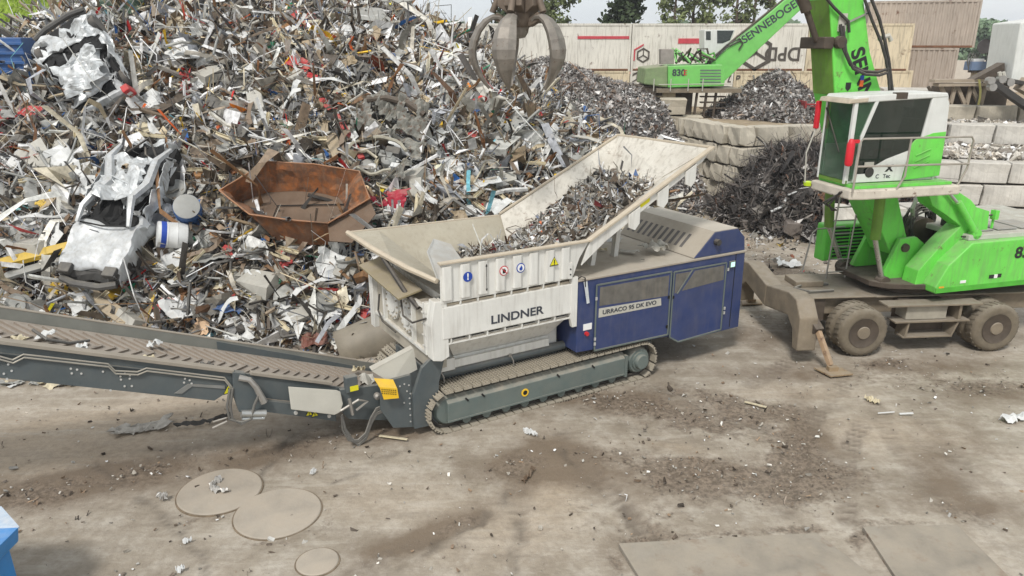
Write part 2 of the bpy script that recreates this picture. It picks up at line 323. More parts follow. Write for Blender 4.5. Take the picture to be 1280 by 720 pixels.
m_signr = mat('red_print', lin((190, 44, 50)), .5, var=0)
m_signw = mat('white_print', lin((232, 232, 230)), .5, var=.04)
m_hose = mat('grey_hose', (.09, .088, .083), .6, dust=.6, dustc=(.3, .28, .24), var=.1)
m_panelgrey = mat('pale_grey_panel', lin((188, 186, 176)), .6, dust=.35, var=.08)
m_belt = mat('dusty_conveyor_belt', lin((128, 116, 104)), .9, dust=.7, dustc=(.33, .29, .245), var=.25, scale=2)

# ================= shredder =================
MH = R(30.5); MO = np.array([-1.056, 11.453])
mu_ = np.array([math.cos(MH), math.sin(MH)]); mv_ = np.array([-mu_[1], mu_[0]])
def mw(x, y, z=0): w = MO + x * mu_ + y * mv_; return np.array([w[0], w[1], z])
S = thing('shredding_machine', 'white and blue tracked shredding machine with long discharge conveyor in front of the scrap heap', 'shredder', (*MO, 0), MH)
# crawler tracks
shoe = MB(); shoe.box(-.075, .075, 0, .5, 0, .025)
for gx_ in (-.062, 0, .058): shoe.box(gx_ - .008, gx_ + .008, .003, .497, .025, .05)
shoe.m = 1
for a in (-.031, .029):
    for b in (.15, .23, .3, .38): shoe.box(a - .012, a + .012, b - .014, b + .014, .0255, .029)
shoe_me = shoe.mesh('track_shoe', [m_shoe, m_dark])
RT, XL, XR = .355, .0, 4.22
def track_point(t):
    Ls = XR - XL; Pm = 2 * Ls + 2 * math.pi * RT; t %= Pm; zc = RT + .03
    if t < Ls: return XL + t, zc + RT, 0
    t -= Ls
    if t < math.pi * RT: a = t / RT; return XR + RT * math.sin(a), zc + RT * math.cos(a), a
    t -= math.pi * RT
    if t < Ls: return XR - t, zc - RT, math.pi
    a = (t - Ls) / RT; return XL - RT * math.sin(a), zc - RT * math.cos(a), math.pi + a
def crawler(y0, far):
    tr = MB()
    # links inside the shoes
    for yy in (.17, .30):
        loop = [track_point(i * .15) for i in range(72)]
        P = [(x - .04 * math.sin(a), y0 + yy, z - .04 * math.cos(a)) for x, z, a in loop]
        tr.tube(P + [P[0]], .035, 4, cap=False)
    T = tr.build('crawler_track', m_black, S)
    Pm = 2 * (XR - XL) + 2 * math.pi * RT; n = 60
    for i in range(n):
        x, z, a = track_point(i * Pm / n)
        if far and a == math.pi: pass
        link_mesh('track_shoe', shoe_me, T, (x, y0, z), (0, a, 0))
    f = MB(); ya, yb = y0 + .01, y0 + .42
    f.prism([(ya, .20), (ya, .55), (ya + .13, .635), (yb, .635), (yb, .2)], -.04, 3.83, 'x')
    fr = f.build('track_frame', m_trackpaint, S, bevel=.012)
    f = MB(); f.box(-.05, 3.84, ya - .012, ya - .001, .195, .225); f.box(3.80, 3.86, ya - .014, yb, .15, .6); f.build('edge_strip', m_trackpaint, fr)
    f = MB(); f.lathe([(.02, -.004), (.075, -.004), (.075, -.016), (.045, -.016), (.02, -.006)], (1.5, ya, .39)); f.build('yellow_ring', m_yel, fr)
    f = MB(); f.lathe([(.001, 0), (.045, 0), (.045, -.014), (.001, -.014)], (1.5, ya - .004, .39)); f.build('ring_hole', m_dark, fr)
    for x in (.3, .62, 2.2, 3.0): MB().bar((x, ya - .004, .58), (x + .05, ya - .01, .52), .02, .03).build('carrier_bolt', m_dark, fr)
    for cx_ in (XL + .02, XR):
        w = MB(); w.lathe([(.08, .02), (.24, .02), (.28, .08), (.28, .3), (.24, .36), (.08, .36)], (cx_, y0 + .06, RT + .03), n=20)
        if cx_ > 2: w.lathe([(.06, -.10), (.14, -.10), (.155, -.07), (.155, -.02), (.19, -.015), (.19, .1)], (cx_, y0 + .06, RT + .03), n=18)
        w.build('drive_wheel' if cx_ > 2 else 'idler_wheel', m_trackpaint, S, smooth=True)
    for i in range(9):
        w = MB(); w.lathe([(.03, 0), (.085, 0), (.085, .07), (.06, .09), (.06, .22), (.085, .24), (.085, .32), (.03, .32)], (.35 + i * .4, y0 + .07, .145), n=12); w.build('track_roller', m_trackpaint, S, smooth=True)
    g = MB(); g.tube([(XR + .02, y0 + .25, .80)] + [(XR + .44 * math.sin(a), y0 + .25, .385 + .44 * math.cos(a)) for a in np.linspace(.2, 1.35, 7)], .012, 5); g.build('guard_loop', m_steel, S)
crawler(0, False); crawler(2.05, True)
# chassis between the tracks
f = MB(); f.box(-.15, 5.0, .62, 1.95, .38, .98); f.box(-.1, 2.6, .52, .62, .72, .86); f.box(-.15, .05, .5, 2.05, .25, .95); f.build('chassis', m_slate, S, bevel=.01)
f = MB(); f.tube([(-.35, .45, .93), (2.62, .45, .93)], .085, 12); f.build('frame_pipe', m_slate, S, smooth=True)
for x in (.05, 1.45):
    f = MB(); f.tube([(x - .06, .38, .98), (x - .04, .34, .99), (x, .33, .90), (x + .01, .34, .80)], .014, 6); f.box(x - .08, x - .02, .36, .44, .985, 1.05); f.build('pipe_bracket', m_steel, S)
# shredding box: lower sloping panel and the long white beam
f = MB()
f.quad3([(.02, .10, 1.66), (2.5, .10, 1.66), (2.28, .46, 1.20), (.30, .46, 1.20)], .02)
f.quad3([(.30, .46, 1.20), (2.28, .46, 1.20), (2.28, .40, .98), (.12, .40, .98)], .02)
f.box(0.1, 2.6, .3, 2.6, 1.6, 2.36); f.box(.2, 2.5, .5, 2.4, .98, 1.62)
f.build('cutting_box', m_white, S, bevel=.008)
f = MB(); f.box(.0, .28, .34, .42, 1.0, 1.22); f.box(.28, 2.24, .36, .40, 1.03, 1.17); f.build('side_ledge', m_white, S, bevel=.006)
f = MB(); f.box(-.10, 2.52, 0, .10, 1.735, 2.305); f.build('side_beam', m_white, S, bevel=.02)
f = MB(); f.box(-.10, 2.52, .05, .29, 2.30, 2.34); f.build('beam_ledge', m_tanrim, S)
for i in range(9):
    x = -.09 + i * .325; MB().box(x, x + .025, .004, .2, 2.306, 2.42).build('upper_rib', m_white, S)
for i in range(8):
    x = .05 + i * .345; MB().box(x, x + .022, .01, .16, 1.655, 1.733).build('lower_rib', m_white, S)
f = MB(); f.box(-.09, 2.5, .012, .05, 1.635, 1.657); f.build('lower_strip', m_white, S)
f = MB(); f.box(-.09, 2.5, .17, .29, 1.66, 1.74); f.build('slot_recess', m_slate, S)
f = MB(); f.box(-.09, 2.5, .22, .29, 2.345, 2.42); f.build('slot_recess', m_slate, S)
f = MB(); f.prism([(2.46, 2.42), (2.6, 2.42), (2.6, 1.46), (2.50, 1.46), (2.46, 1.62)], -.012, .07); f.build('end_bracket', m_white, S, bevel=.006)
text('maker_lettering', 'LINDNER', .21, m_txt, S, (1.335, -.004, 1.915), wx=1.22, bold=.02)
# hopper near wall
f = MB(); f.prism([(-.11, 2.37), (2.48, 2.40), (2.62, 2.75), (2.82, 3.04), (-.11, 3.04), ], .0, .03); nearw = f.build('hopper_side', m_white, S, bevel=.004)
for i in range(8):
    x = -.09 + i * .33
    f = MB(); f.prism([(x, -.028), (x + .03, -.045), (x + .15, -.045), (x + .18, -.028), (x + .18, .001), (x, .001)], 2.43, 3.0, 'z'); f.build('stiffener', m_white, nearw, bevel=.004)
f = MB(); f.prism([(x_, z_) for x_, z_ in ((2.36, 2.42), (2.44, 2.42), (2.44, 2.72), (2.36, 2.70))], -.05, -.001); f.build('hinge_plate', m_white, nearw)
for z_ in (2.5, 2.6): MB().lathe([(.001, 0), (.014, 0), (.014, -.012), (.001, -.012)], (2.40, -.05, z_), n=10).build('hinge_hole', m_dark, nearw)
def disc(name, x, z, r, m, y, parent, n=24, t=.004): MB().lathe([(.001, 0), (r, 0), (r, -t), (.001, -t)], (x, y, z), n=n).build(name, m, parent)
def sign_exclaim(x, z):
    disc('warning_sign', x, z, .085, m_signb, -.047, nearw)
    text('exclamation_mark', '!', .15, m_signw, nearw, (x, -.054, z), bold=.03)
def sign_hand(x, z):
    disc('prohibition_sign', x, z, .085, m_signr, -.047, nearw); disc('sign_field', x, z, .07, m_signw, -.0515, nearw)
    f = MB(); f.box(x - .028, x + .024, -.058, -.056, z - .045, z + .01)
    for k in range(4): f.box(x - .028 + k * .0135, x - .019 + k * .0135, -.058, -.056, z + .01, z + .04 - .008 * (k in (0, 3)))
    f.box(x + .024, x + .036, -.058, -.056, z - .02, z + .012); f.build('hand_mark', m_blk, nearw)
    f = MB(); f.bar((x - .05, -.061, z + .05), (x + .05, -.061, z - .05), .013, .003, (0, 1, 0)); f.build('bar_mark', m_signr, nearw)
def sign_flame(x, z):
    disc('fire_sign', x, z, .085, m_signb, -.047, nearw); disc('sign_field', x, z, .068, m_signw, -.0515, nearw)
    f = MB(); f.prism([(x, z - .05), (x + .032, z - .03), (x + .03, z + .005), (x + .005, z + .05), (x - .004, z + .02), (x - .03, z), (x - .032, z - .03)], -.058, -.056); f.build('flame_mark', m_signb, nearw)
def tri_sign(x, z, y, s, parent, tilt=0):
    MB().prism([(x - s, z - s * .8), (x + s, z - s * .8), (x, z + s * .95)], y, y - .004).build('warning_triangle', m_blk, parent)
    k = s * .82; MB().prism([(x - k, z - k * .75), (x + k, z - k * .75), (x, z + k * .9)], y - .004, y - .007).build('triangle_field', m_yelst, parent)
    k = s * .1; MB().box(x - k, x + k, y - .010, y - .007, z - s * .35, z + s * .4).box(x - k, x + k, y - .010, y - .007, z - s * .58, z - s * .44).build('triangle_mark', m_blk, parent)
sign_exclaim(.36, 2.78); sign_hand(1.04, 2.78); sign_flame(1.37, 2.78); tri_sign(2.05, 2.79, -.047, .095, nearw)
f = MB(); f.box(.705, .715, -.049, -.047, 2.5, 2.92); f.prism([(.69, 2.90), (.73, 2.90), (.71, 2.95)], -.049, -.047); f.prism([(.69, 2.52), (.73, 2.52), (.71, 2.47)], -.049, -.047); f.build('lifting_arrow', m_blk, nearw)
f = MB(); f.box(-.13, 2.60, -.05, .06, 3.04, 3.075); f.bar((2.58, .0, 3.055), (2.86, .0, 3.06), .1, .035); f.build('hopper_rim', m_tanrim, S, bevel=.006)
# hopper inside
f = MB(); f.quad3([(-.08, .04, 3.03), (2.8, .04, 3.03), (2.5, .62, 2.42), (.35, .62, 2.42)], .02); f.build('hopper_inner_slope', m_greyhop, S)
f = MB(); f.quad3([(-.05, 2.88, 3.0), (2.62, 2.78, 3.0), (2.5, 2.2, 2.36), (.25, 2.2, 2.36)], .03); f.build('hopper_back_wall', m_greyhop, S)
f = MB(); f.bar((-.62, 2.97, 3.0), (2.64, 2.79, 3.0), .05, .04); f.build('hopper_back_rim', m_tanrim, S)
f = MB(); f.quad3([(-.62, 2.97, 2.99), (-.45, 1.2, 2.86), (-.15, .1, 2.78), (.40, .62, 2.40), (.28, 2.2, 2.40), (-.05, 2.88, 2.98)], .02); f.build('hopper_end_flap', m_greyhop, S)
f = MB(); f.tube([(-.63, 2.97, 3.0), (-.55, 1.9, 2.93), (-.46, 1.2, 2.885), (-.36, .75, 2.83), (-.15, .05, 2.76)], [.05, .055, .05, .05, .045], 6); f.build('bent_flap_rim', m_tanrim, S)
f = MB()
P = [(.02, .35, 2.62), (.12, 1.0, 3.0), (.45, 1.45, 3.08), (.72, 1.3, 2.98), (.75, .8, 2.72), (.62, .35, 2.58)]
f.quad3(P, .02); f.build('bent_cover_plate', mat('light_grey_sheet', lin((176, 178, 176)), .5, dust=.4, var=.1), S, bevel=.005)
f = MB(); f.tube([(-.5, 1.5, 2.85), (-.35, .9, 2.35), (-.25, .6, 2.15)], .045, 8); f.build('flap_strut', m_black, S, smooth=True)
f = MB(); f.box(.3, 2.5, .6, 2.25, 2.2, 2.42); f.build('hopper_floor', m_greyhop, S)
# left end frame
E_ = m_white
f = MB(); f.prism([(-.22, 2.42), (-.12, 2.42), (.0, 2.36), (.02, 1.42), (-.12, 1.36), (-.28, 1.40), (-.30, 2.0)], .01, .24); f.box(-.30, -.20, .24, .34, 1.42, 2.35); f.build('corner_post', E_, S, bevel=.01)
f = MB(); [f.box(-.30, -.2, .24, .40, z, z + .02) for z in (1.55, 1.75, 1.95, 2.15)]; f.build('post_rungs', E_, S)
f = MB(); f.box(-.3, -.02, 2.72, 2.92, 1.1, 2.25); f.build('far_corner_post', E_, S, bevel=.01)
f = MB(); f.box(-.26, -.2, .34, 2.75, 2.20, 2.26); f.box(-.26, -.2, .34, 2.75, 1.38, 1.44); f.box(-.28, -.2, 2.2, 2.26, 1.4, 2.2); f.box(-.28, -.2, .85, .9, 1.4, 2.2); f.build('end_frame', E_, S, bevel=.006)
f = MB(); f.box(-.2, .1, .3, 2.8, 1.1, 2.22); f.build('end_plate', mat('dusty_end_plate', lin((178, 172, 158)), .7, dust=.5, var=.2), S)
f = MB(); f.quad3([(-.55, .75, 2.32), (-.55, 2.7, 2.42), (-.12, 2.7, 2.52), (-.12, .75, 2.42)], .03); f.build('dusty_top_tray', mat('yellowish_dust_tray', lin((150, 138, 106)), .9, dust=.5, var=.2), S)
for y, z, r in ((1.85, 1.86, .30), (1.18, 1.82, .30)):
    f = MB(); f.lathe([(.02, -.07), (r * .55, -.075), (r * .6, -.05), (r, -.05), (r, 0)], (-.2, y, z), 'x', 28); b = f.build('bearing_cover', m_white, S)
    for k in range(14):
        a = 2 * math.pi * k / 14; MB().lathe([(.001, -.075), (.018, -.075), (.018, -.05)], (-.2, y + (r - .035) * math.cos(a), z + (r - .035) * math.sin(a)), 'x', 6).build('cover_bolt', m_shoe, b)
f = MB(); f.tube([(-.3, 2.35, 1.9), (-.36, 2.3, 1.6), (-.36, 2.1, 1.45), (-.3, 1.6, 1.38)], .018, 6); f.tube([(-.28, 1.35, 2.2), (-.42, .9, 1.95), (-.42, .5, 1.95), (-.3, .2, 2.1)], .018, 6); f.build('end_cable', m_black, S)
# dark lower side plate, wing, yellow guard
f = MB(); f.prism([(-.22, 1.40), (.02, 1.42), (-.12, .92), (-.16, .14), (-.60, .16), (-.60, .80), (-.42, 1.25)], .16, .24); f.build('leg_plate', m_slate, S, bevel=.005)
f = MB(); f.prism([(-.6, .16), (-.6, 1.14), (-1.12, 1.12), (-1.15, .62), (-.95, .24)], .24, .30); sp = f.build('side_plate', m_slate, S, bevel=.005)
for x, z in ((-.64, .96), (-.72, 1.0), (-.68, .86), (-.80, .98), (-.86, .90), (-.64, .72), (-.64, .62), (-.64, .52), (-.64, .40), (-.64, .28), (-.74, .66), (-.62, .8)):
    MB().lathe([(.001, 0), (.014, 0), (.014, -.012), (.001, -.012)], (x, .24, z), n=8).build('plate_bolt', m_bolt, sp)
f = MB(); f.quad3([(-1.22, .36, 1.30), (-.50, .30, 1.56), (-.45, .30, 1.18), (-.92, .30, 1.04)], .02); f.quad3([(-1.22, .36, 1.30), (-.50, .30, 1.56), (-.50, .42, 1.57), (-1.22, .48, 1.32)], .02); f.build('chute_wing', m_panelgrey, S)
f = MB(); f.quad3([(-1.24, .22, 1.24), (-.92, .22, 1.14), (-.90, .10, 1.02), (-1.20, .10, 1.12)], .012); f.quad3([(-1.20, .10, 1.12), (-.90, .10, 1.02), (-.88, .10, .84), (-1.14, .10, .88)], .012); yg = f.build('guard_cover', m_yel, S)
for i in range(3):
    for j in range(8):
        x = -1.17 + j * .033; z = 1.07 - i * .035 - (x + 1.2) * .33; MB().box(x, x + .014, .094, .0985, z, z + .02).build('guard_slot', m_dark, yg)
# conveyor (rises to the left)
def cz(x): return .70 + (-.8 - x) * .383        # top of the side rail
CN, CF = .72, 2.12
f = MB(); f.prism([(-.5, cz(-.5) - .1), (-3.30, cz(-3.3) - .02), (-3.30, cz(-3.3) - .42), (-.5, .18)], CN, CN + .05); f.prism([(-.5, cz(-.5) - .1), (-3.30, cz(-3.3)), (-3.30, cz(-3.3) - .42), (-.5, .18)], CF - .05, CF); f.build('lower_side_frame', m_slate, S, bevel=.004)
f = MB(); f.prism([(-3.32, cz(-3.32)), (-9.6, cz(-9.6)), (-9.6, cz(-9.6) - .40), (-6.2, cz(-6.2) - .53), (-3.62, cz(-3.6) - .53), (-3.34, cz(-3.34) - .3)], CN - .04, CN + .02); sf = f.build('upper_side_frame', m_slate, S, bevel=.004)
f = MB(); f.prism([(-3.32, cz(-3.32)), (-9.6, cz(-9.6)), (-9.6, cz(-9.6) - .40), (-6.2, cz(-6.2) - .53), (-3.62, cz(-3.6) - .53)], CF - .02, CF + .03); f.build('far_side_frame', m_slate, S)
f = MB()
for a, b in ((-.5, -3.3), (-3.3, -9.6)): f.bar((a, CF + .0, cz(a) + .13), (b, CF + .0, cz(b) + .13), .05, .30, (0, 1, 0)) if False else f.prism([(a, cz(a) - .23), (b, cz(b) - .23), (b, cz(b) + .02), (a, cz(a) + .02)], CF - .03, CF + .0)
f.build('far_side_board', mat('galvanised_board', lin((128, 130, 124)), .55, metal=.2, dust=.5, dustc=(.34, .32, .28), var=.2, scale=2), S)
f = MB(); f.bar((-.9, CF + .0, cz(-.9) + .03), (-9.6, CF, cz(-9.6) + .03), .07, .02); f.bar((-3.3, CN - .03, cz(-3.3) + .01), (-9.6, CN - .03, cz(-9.6) + .01), .14, .05); f.bar((-1.8, CN, cz(-1.8) + .0), (-3.05, CN, cz(-3.05) + .0), .10, .05); f.build('rail', mat('dusty_grey_rail', lin((150, 142, 130)), .7, dust=.6, var=.2), S, bevel=.005)
f = MB(); f.prism([(-.3, cz(-.3) - .15), (-9.7, cz(-9.7) - .15), (-9.7, cz(-9.7) - .18), (-.3, cz(-.3) - .18)], CN + .05, CF - .05); belt = f.build('conveyor_belt', m_belt, S)
cyl = MB()
sl = math.atan(.383)
for sgn in (1, -1):          # one cleat: a V pointing down the belt
    cyl.bar((0, 0, 0), (.40, sgn * .52, 0), .034, .034)
cl_me = cyl.mesh('belt_cleat', m_belt)
i = 0; x = -1.0
while x > -9.3:
    link_mesh('belt_cleat', cl_me, belt, (x, (CN + CF) / 2, cz(x) - .135), (0, -sl, R(180))); x -= .165
rl = lin((120, 112, 100))

# side details
f = MB(); f.prism([(-3.45, cz(-3.45) - .26), (-3.95, cz(-3.9) - .28), (-4.15, cz(-4.1) - .46), (-4.05, cz(-4.05) - .47), (-3.9, cz(-3.9) - .33), (-3.45, cz(-3.45) - .31)], CN - .055, CN - .041); f.build('pressed_rib', mat('light_slate', lin((120, 122, 120)), .6, dust=.4), sf)
f = MB(); f.bar((-3.6, CN - .047, cz(-3.6) - .13), (-6.6, CN - .047, cz(-6.6) - .16), .01, .06, (0, 1, 0)); f.build('pressed_rib', m_slate, sf)
for off in (0, .045):
    pts = [(-6.4, 2.56 - .02), (-6.12, 2.54), (-5.99, 2.46), (-5.86, 2.51), (-4.92, 2.16), (-4.85, 2.04), (-4.58, 1.96), (-4.46, 1.99), (-3.44, 1.60), (-3.35, 1.42), (-3.34, 1.28)]
    f = MB(); f.tube([(x, CN - .075, z - off) for x, z in pts], .013, 6); f.build('steel_pipe', mat('pipe_grey', lin((168, 164, 154)), .5, metal=.3, dust=.3), sf)
for x, z in ((-5.37, 2.18), (-5.30, 2.15), (-5.37, 2.11), (-5.26, 2.08), (-4.80, 1.93), (-4.74, 1.96), (-4.68, 1.92), (-4.80, 1.88), (-4.69, 1.87), (-4.77, 1.77), (-4.68, 1.75), (-4.95, 1.75), (-3.98, 1.70), (-3.92, 1.66), (-4.0, 1.64), (-3.9, 1.6), (-6.05, 2.40), (-6.03, 2.30), (-6.12, 2.28), (-6.1, 2.2), (-5.0, 2.05), (-6.9, 2.6), (-6.9, 2.5)):
    MB().lathe([(.001, 0), (.015, 0), (.015, -.012), (.001, -.012)], (x, CN - .04, z), n=8).build('frame_bolt', m_bolt, sf)
tri_sign(-3.40, 1.38, CN - .05, .085, sf)
f = MB(); f.quad3([(-2.54, .56, 1.27), (-2.54, .52, .89), (-1.86, .52, .61), (-1.76, .52, .64), (-1.70, .54, .76), (-1.72, .56, .98), (-1.78, .56, 1.02)], .03)
f.build('cover_panel', m_panelgrey, S, bevel=.01)
f = MB(); f.prism([(-2.5, .93), (-3.3, 1.25), (-3.3, 1.05), (-2.5, .72), (-1.8, .42), (-1.8, .62)], .62, .70); f.build('lower_beam', m_slate, S, bevel=.005)
tri_sign(-2.24, .70, .61, .06, S); tri_sign(-2.15, .66, .61, .06, S)
[MB().lathe([(.001, 0), (.03, 0), (.03, -.03), (.001, -.03)], (x, .62, z), n=10).build('beam_pin', m_bolt, S) for x, z in ((-2.45, .76), (-1.92, .56))]
f = MB(); f.box(-1.62, -1.42, .52, .66, .93, 1.20); b = f.build('control_box', m_slate, S, bevel=.01); MB().box(-1.56, -1.42, .512, .519, .95, 1.04).build('yellow_label', m_yelst, b)
f = MB(); f.prism([(-.62, .86), (-1.7, .98), (-1.72, .6), (-1.6, .42), (-.9, .2), (-.6, .2)], .6, .68); f.build('inner_side_plate', m_slate, S, bevel=.006)
f = MB(); f.tube([(-1.75, .5, .66), (-1.45, .46, .80), (-1.3, .45, .74), (-1.5, .46, .62)], .022, 6); f.tube([(-1.6, .47, .85), (-1.56, .47, .55)], .03, 6); f.build('latch_handle', m_steel, S)
f = MB(); f.lathe([(.001, 0), (.06, 0), (.06, -.06), (.03, -.09), (.001, -.09)], (-1.12, .5, .78), n=14); f.build('hose_coupling', m_steel, S, smooth=True)
for k, (dx, dz) in enumerate(((0, 0), (.04, .03), (.0, -.05), (.05, -.08))):
    P = [(-1.75, .46, .60), (-1.76 + dx, .44, .34), (-1.68 + dx, .42, .13 - dz * .3), (-1.52, .42, .06 + dz), (-1.38, .42, .15 + dz), (-1.27, .43, .40 + dz), (-1.16, .43, .55 + dz), (-.98, .43, .58 + dz), (-.82, .40, .52 + dz * .5), (-.72, .32, .42)]
    f = MB(); f.tube(P, .019, 7); f.build('hydraulic_hose', m_hose, S, smooth=True)
f = MB(); f.tube([(-3.24, .6, 1.57), (-3.1, .55, 1.52), (-3.02, .54, 1.38), (-2.93, .54, 1.1)], [.05, .045, .045, .06], 8); f.build('hinge_cylinder', m_steel, S, smooth=True)
f = MB(); f.prism([(-3.35, 1.28), (-3.32, cz(-3.3) + .02), (-3.15, cz(-3.2)), (-3.02, 1.3), (-2.9, 1.1), (-3.0, .95), (-3.3, 1.0)], .60, .72); f.build('hinge_plate', m_slate, S, bevel=.006)
f = MB(); f.tube([(-3.28, .56, .99), (-2.92, .56, .90)], .06, 10); f.tube([(-3.28, .56, .90), (-2.95, .56, .83)], .035, 8); f.build('folding_cylinder', mat('chrome_cylinder', (.5, .52, .52), .3, metal=.8, dust=.3), S, smooth=True)
for k in range(2):
    P = [(-3.35 - k * .04, .6, 1.42), (-3.42 - k * .05, .56, 1.15), (-3.42 - k * .04, .54, .95), (-3.3, .52, .83 + .03 * k), (-3.15, .52, .88), (-3.08, .52, 1.10), (-2.98, .52, 1.28)]
    f = MB(); f.tube(P, .021, 7); f.build('hydraulic_hose', m_hose, S, smooth=True)
f = MB(); f.tube([(-3.5, .55, .92), (-3.72, .52, .88)], .02, 6); f.tube([(-3.5, .55, .98), (-3.7, .54, .97)], .014, 6); f.build('hose_end', m_steel, S)
# engine cabinet
f = MB(); f.prism([(2.62, .92), (2.62, 2.31), (6.87, 2.27), (6.89, .60), (6.38, .60), (5.16, .60), (4.94, .78)], .012, 2.5); cab_ = f.build('engine_cabinet', m_blue, S, bevel=.015)
f = MB(); f.prism([(2.60, 2.312), (2.60, 2.35), (6.90, 2.31), (6.90, 2.272)], -.01, 2.53); f.build('cabinet_roof', m_roofdust, S, bevel=.006)
f = MB(); f.box(2.60, 6.86, 2.45, 2.52, .7, 2.2); f.build('cabinet_back', m_blue, S)
f = MB(); f.prism([(5.46, 2.33), (5.98, 2.80), (6.62, 2.80), (6.84, 2.60), (6.88, 2.31)], .04, 2.42); hump = f.build('cooler_hood', m_blue, S, bevel=.01)
f = MB(); f.quad3([(5.45, .05, 2.337), (5.975, .05, 2.812), (5.975, 2.41, 2.812), (5.45, 2.41, 2.337)], -.006); f.build('hood_slope', m_roofdust, hump)
f = MB(); f.box(5.975, 6.62, .05, 2.41, 2.803, 2.815); f.build('hood_top', mat('pale_dusty_top', lin((186, 178, 166)), .85, dust=.6, dustc=(.45, .41, .35)), hump)
for k in range(11):
    y = .52 + k * .17; f = MB()
    f.quad3([(5.56, y, 2.437), (5.90, y, 2.744), (5.90, y + .08, 2.744), (5.56, y + .08, 2.437)], -.02); f.build('vent_slot', m_dark if k > 99 else mat('slot_grey', lin((104, 100, 98)), .8), hump)
f = MB(); f.lathe([(.05, -.10), (.065, -.10), (.065, .0), (.05, .0)], (6.02, .04, 2.60), n=14); f.lathe([(.001, -.04), (.05, -.04), (.05, -.02), (.001, -.02)], (6.02, .04, 2.60), n=14); f.build('exhaust_stub', m_black, hump)
f = MB(); f.box(6.60, 6.612, .004, .016, .66, 2.27); f.build('panel_seam', m_dark, cab_)
def door(poly, name):
    f = MB(); f.prism(poly, -.012, .011); return f.build(name, m_blue, S, bevel=.008)
d1 = door([(3.02, .89), (4.84, .85), (4.83, 2.17), (3.02, 2.19)], 'cabinet_door')
d2 = door([(4.90, .78), (5.14, .63), (6.33, .66), (6.32, 2.13), (4.90, 2.15)], 'cabinet_door')
for d, P in ((d1, [(3.02, .89), (4.84, .85), (4.83, 2.17), (3.02, 2.19)]), (d2, [(4.90, .78), (5.14, .63), (6.33, .66), (6.32, 2.13), (4.90, 2.15)])):
    f = MB()
    for i in range(len(P)):
        a = P[i]; b = P[(i + 1) % len(P)]; f.bar((a[0], -.016, a[1]), (b[0], -.016, b[1]), .008 + .002 * i, .028, (0, 1, 0)) if False else f.bar((a[0], -.018, a[1]), (b[0], -.018, b[1]), .03, .012, (0, 1, 0))
    f.build('door_frame', m_trackpaint, d)
f = MB(); f.bar((5.40, -.018, 2.14), (5.02, -.018, 1.68), .03, .012, (0, 1, 0)); f.build('door_rib', m_trackpaint, d2)
m_grille = mat('dusty_grille', lin((96, 94, 90)), .8, dust=.6, dustc=(.3, .27, .22), var=.35, scale=4, stain=.5)
for d, P in ((d1, [(3.1, 1.77), (4.78, 1.68), (4.78, 2.10), (3.1, 2.13)]), (d2, [(4.95, 1.70), (5.0, 1.70), (5.34, 2.09), (4.95, 2.10)]), (d2, [(5.14, 1.72), (6.28, 1.77), (6.27, 2.08), (5.46, 2.09)])):
    MB().prism(P, -.016, -.0125).build('door_grille', m_grille, d)
f = MB(); f.prism([(3.09, 1.54), (4.62, 1.51), (4.60, 1.66), (3.09, 1.72)], -.018, -.0125); f.build('name_plate', m_panelgrey, d1)
text('model_lettering', 'URRACO 95 DK EVO', .118, m_txt, d1, (3.83, -.021, 1.61), rot=(R(90), R(1.4), 0), wx=1.2, bold=.018)
for d, x, z in ((d1, 3.0, 1.1), (d1, 3.0, 1.0), (d1, 3.0, 1.9), (d2, 6.36, 1.0), (d2, 6.36, 1.1), (d2, 6.36, 1.95), (d2, 4.9, 1.6), (d1, 4.78, 1.62), (d1, 4.78, 1.0)): MB().box(x, x + .035, -.035, -.013, z, z + .06).build('hinge', m_bolt if x < 4.5 or x > 6 else m_dark, d)
f = MB(); f.box(2.76, 2.95, -.004, .01, 1.34, 1.46); f.build('white_notice', m_signw, cab_)
f = MB(); f.lathe([(.001, 0), (.04, 0), (.04, -.05), (.001, -.05)], (2.83, .01, 1.27), n=12); f.build('emergency_stop', m_signr, cab_)
f = MB(); f.box(6.42, 6.57, -.03, .01, 2.0, 2.14); l = f.build('status_lamp', m_trackpaint, cab_, bevel=.005)
f = MB(); f.box(6.44, 6.55, -.034, -.031, 2.02, 2.12); lm = mat('lamp_glass', lin((190, 240, 225)), .2, var=0); lm.node_tree.nodes['Principled BSDF'].inputs['Emission Color'].default_value = (.6, 1, .85, 1); lm.node_tree.nodes['Principled BSDF'].inputs['Emission Strength'].default_value = .5; f.build('lamp_glass', lm, l)
f = MB(); f.quad3([(2.72, -.02, 2.30), (2.80, -.02, 2.30), (2.86, -.03, 1.88), (2.80, -.03, 1.87)], .004); f.build('torn_tape', mat('white_plastic', lin((205, 210, 212)), .4), S)
f = MB(); f.tube([(2.6, .1, 2.3), (2.66, -.03, 2.42), (2.74, -.03, 2.38), (2.76, -.02, 2.2)], .012, 5); f.build('roof_strap', m_black, S)
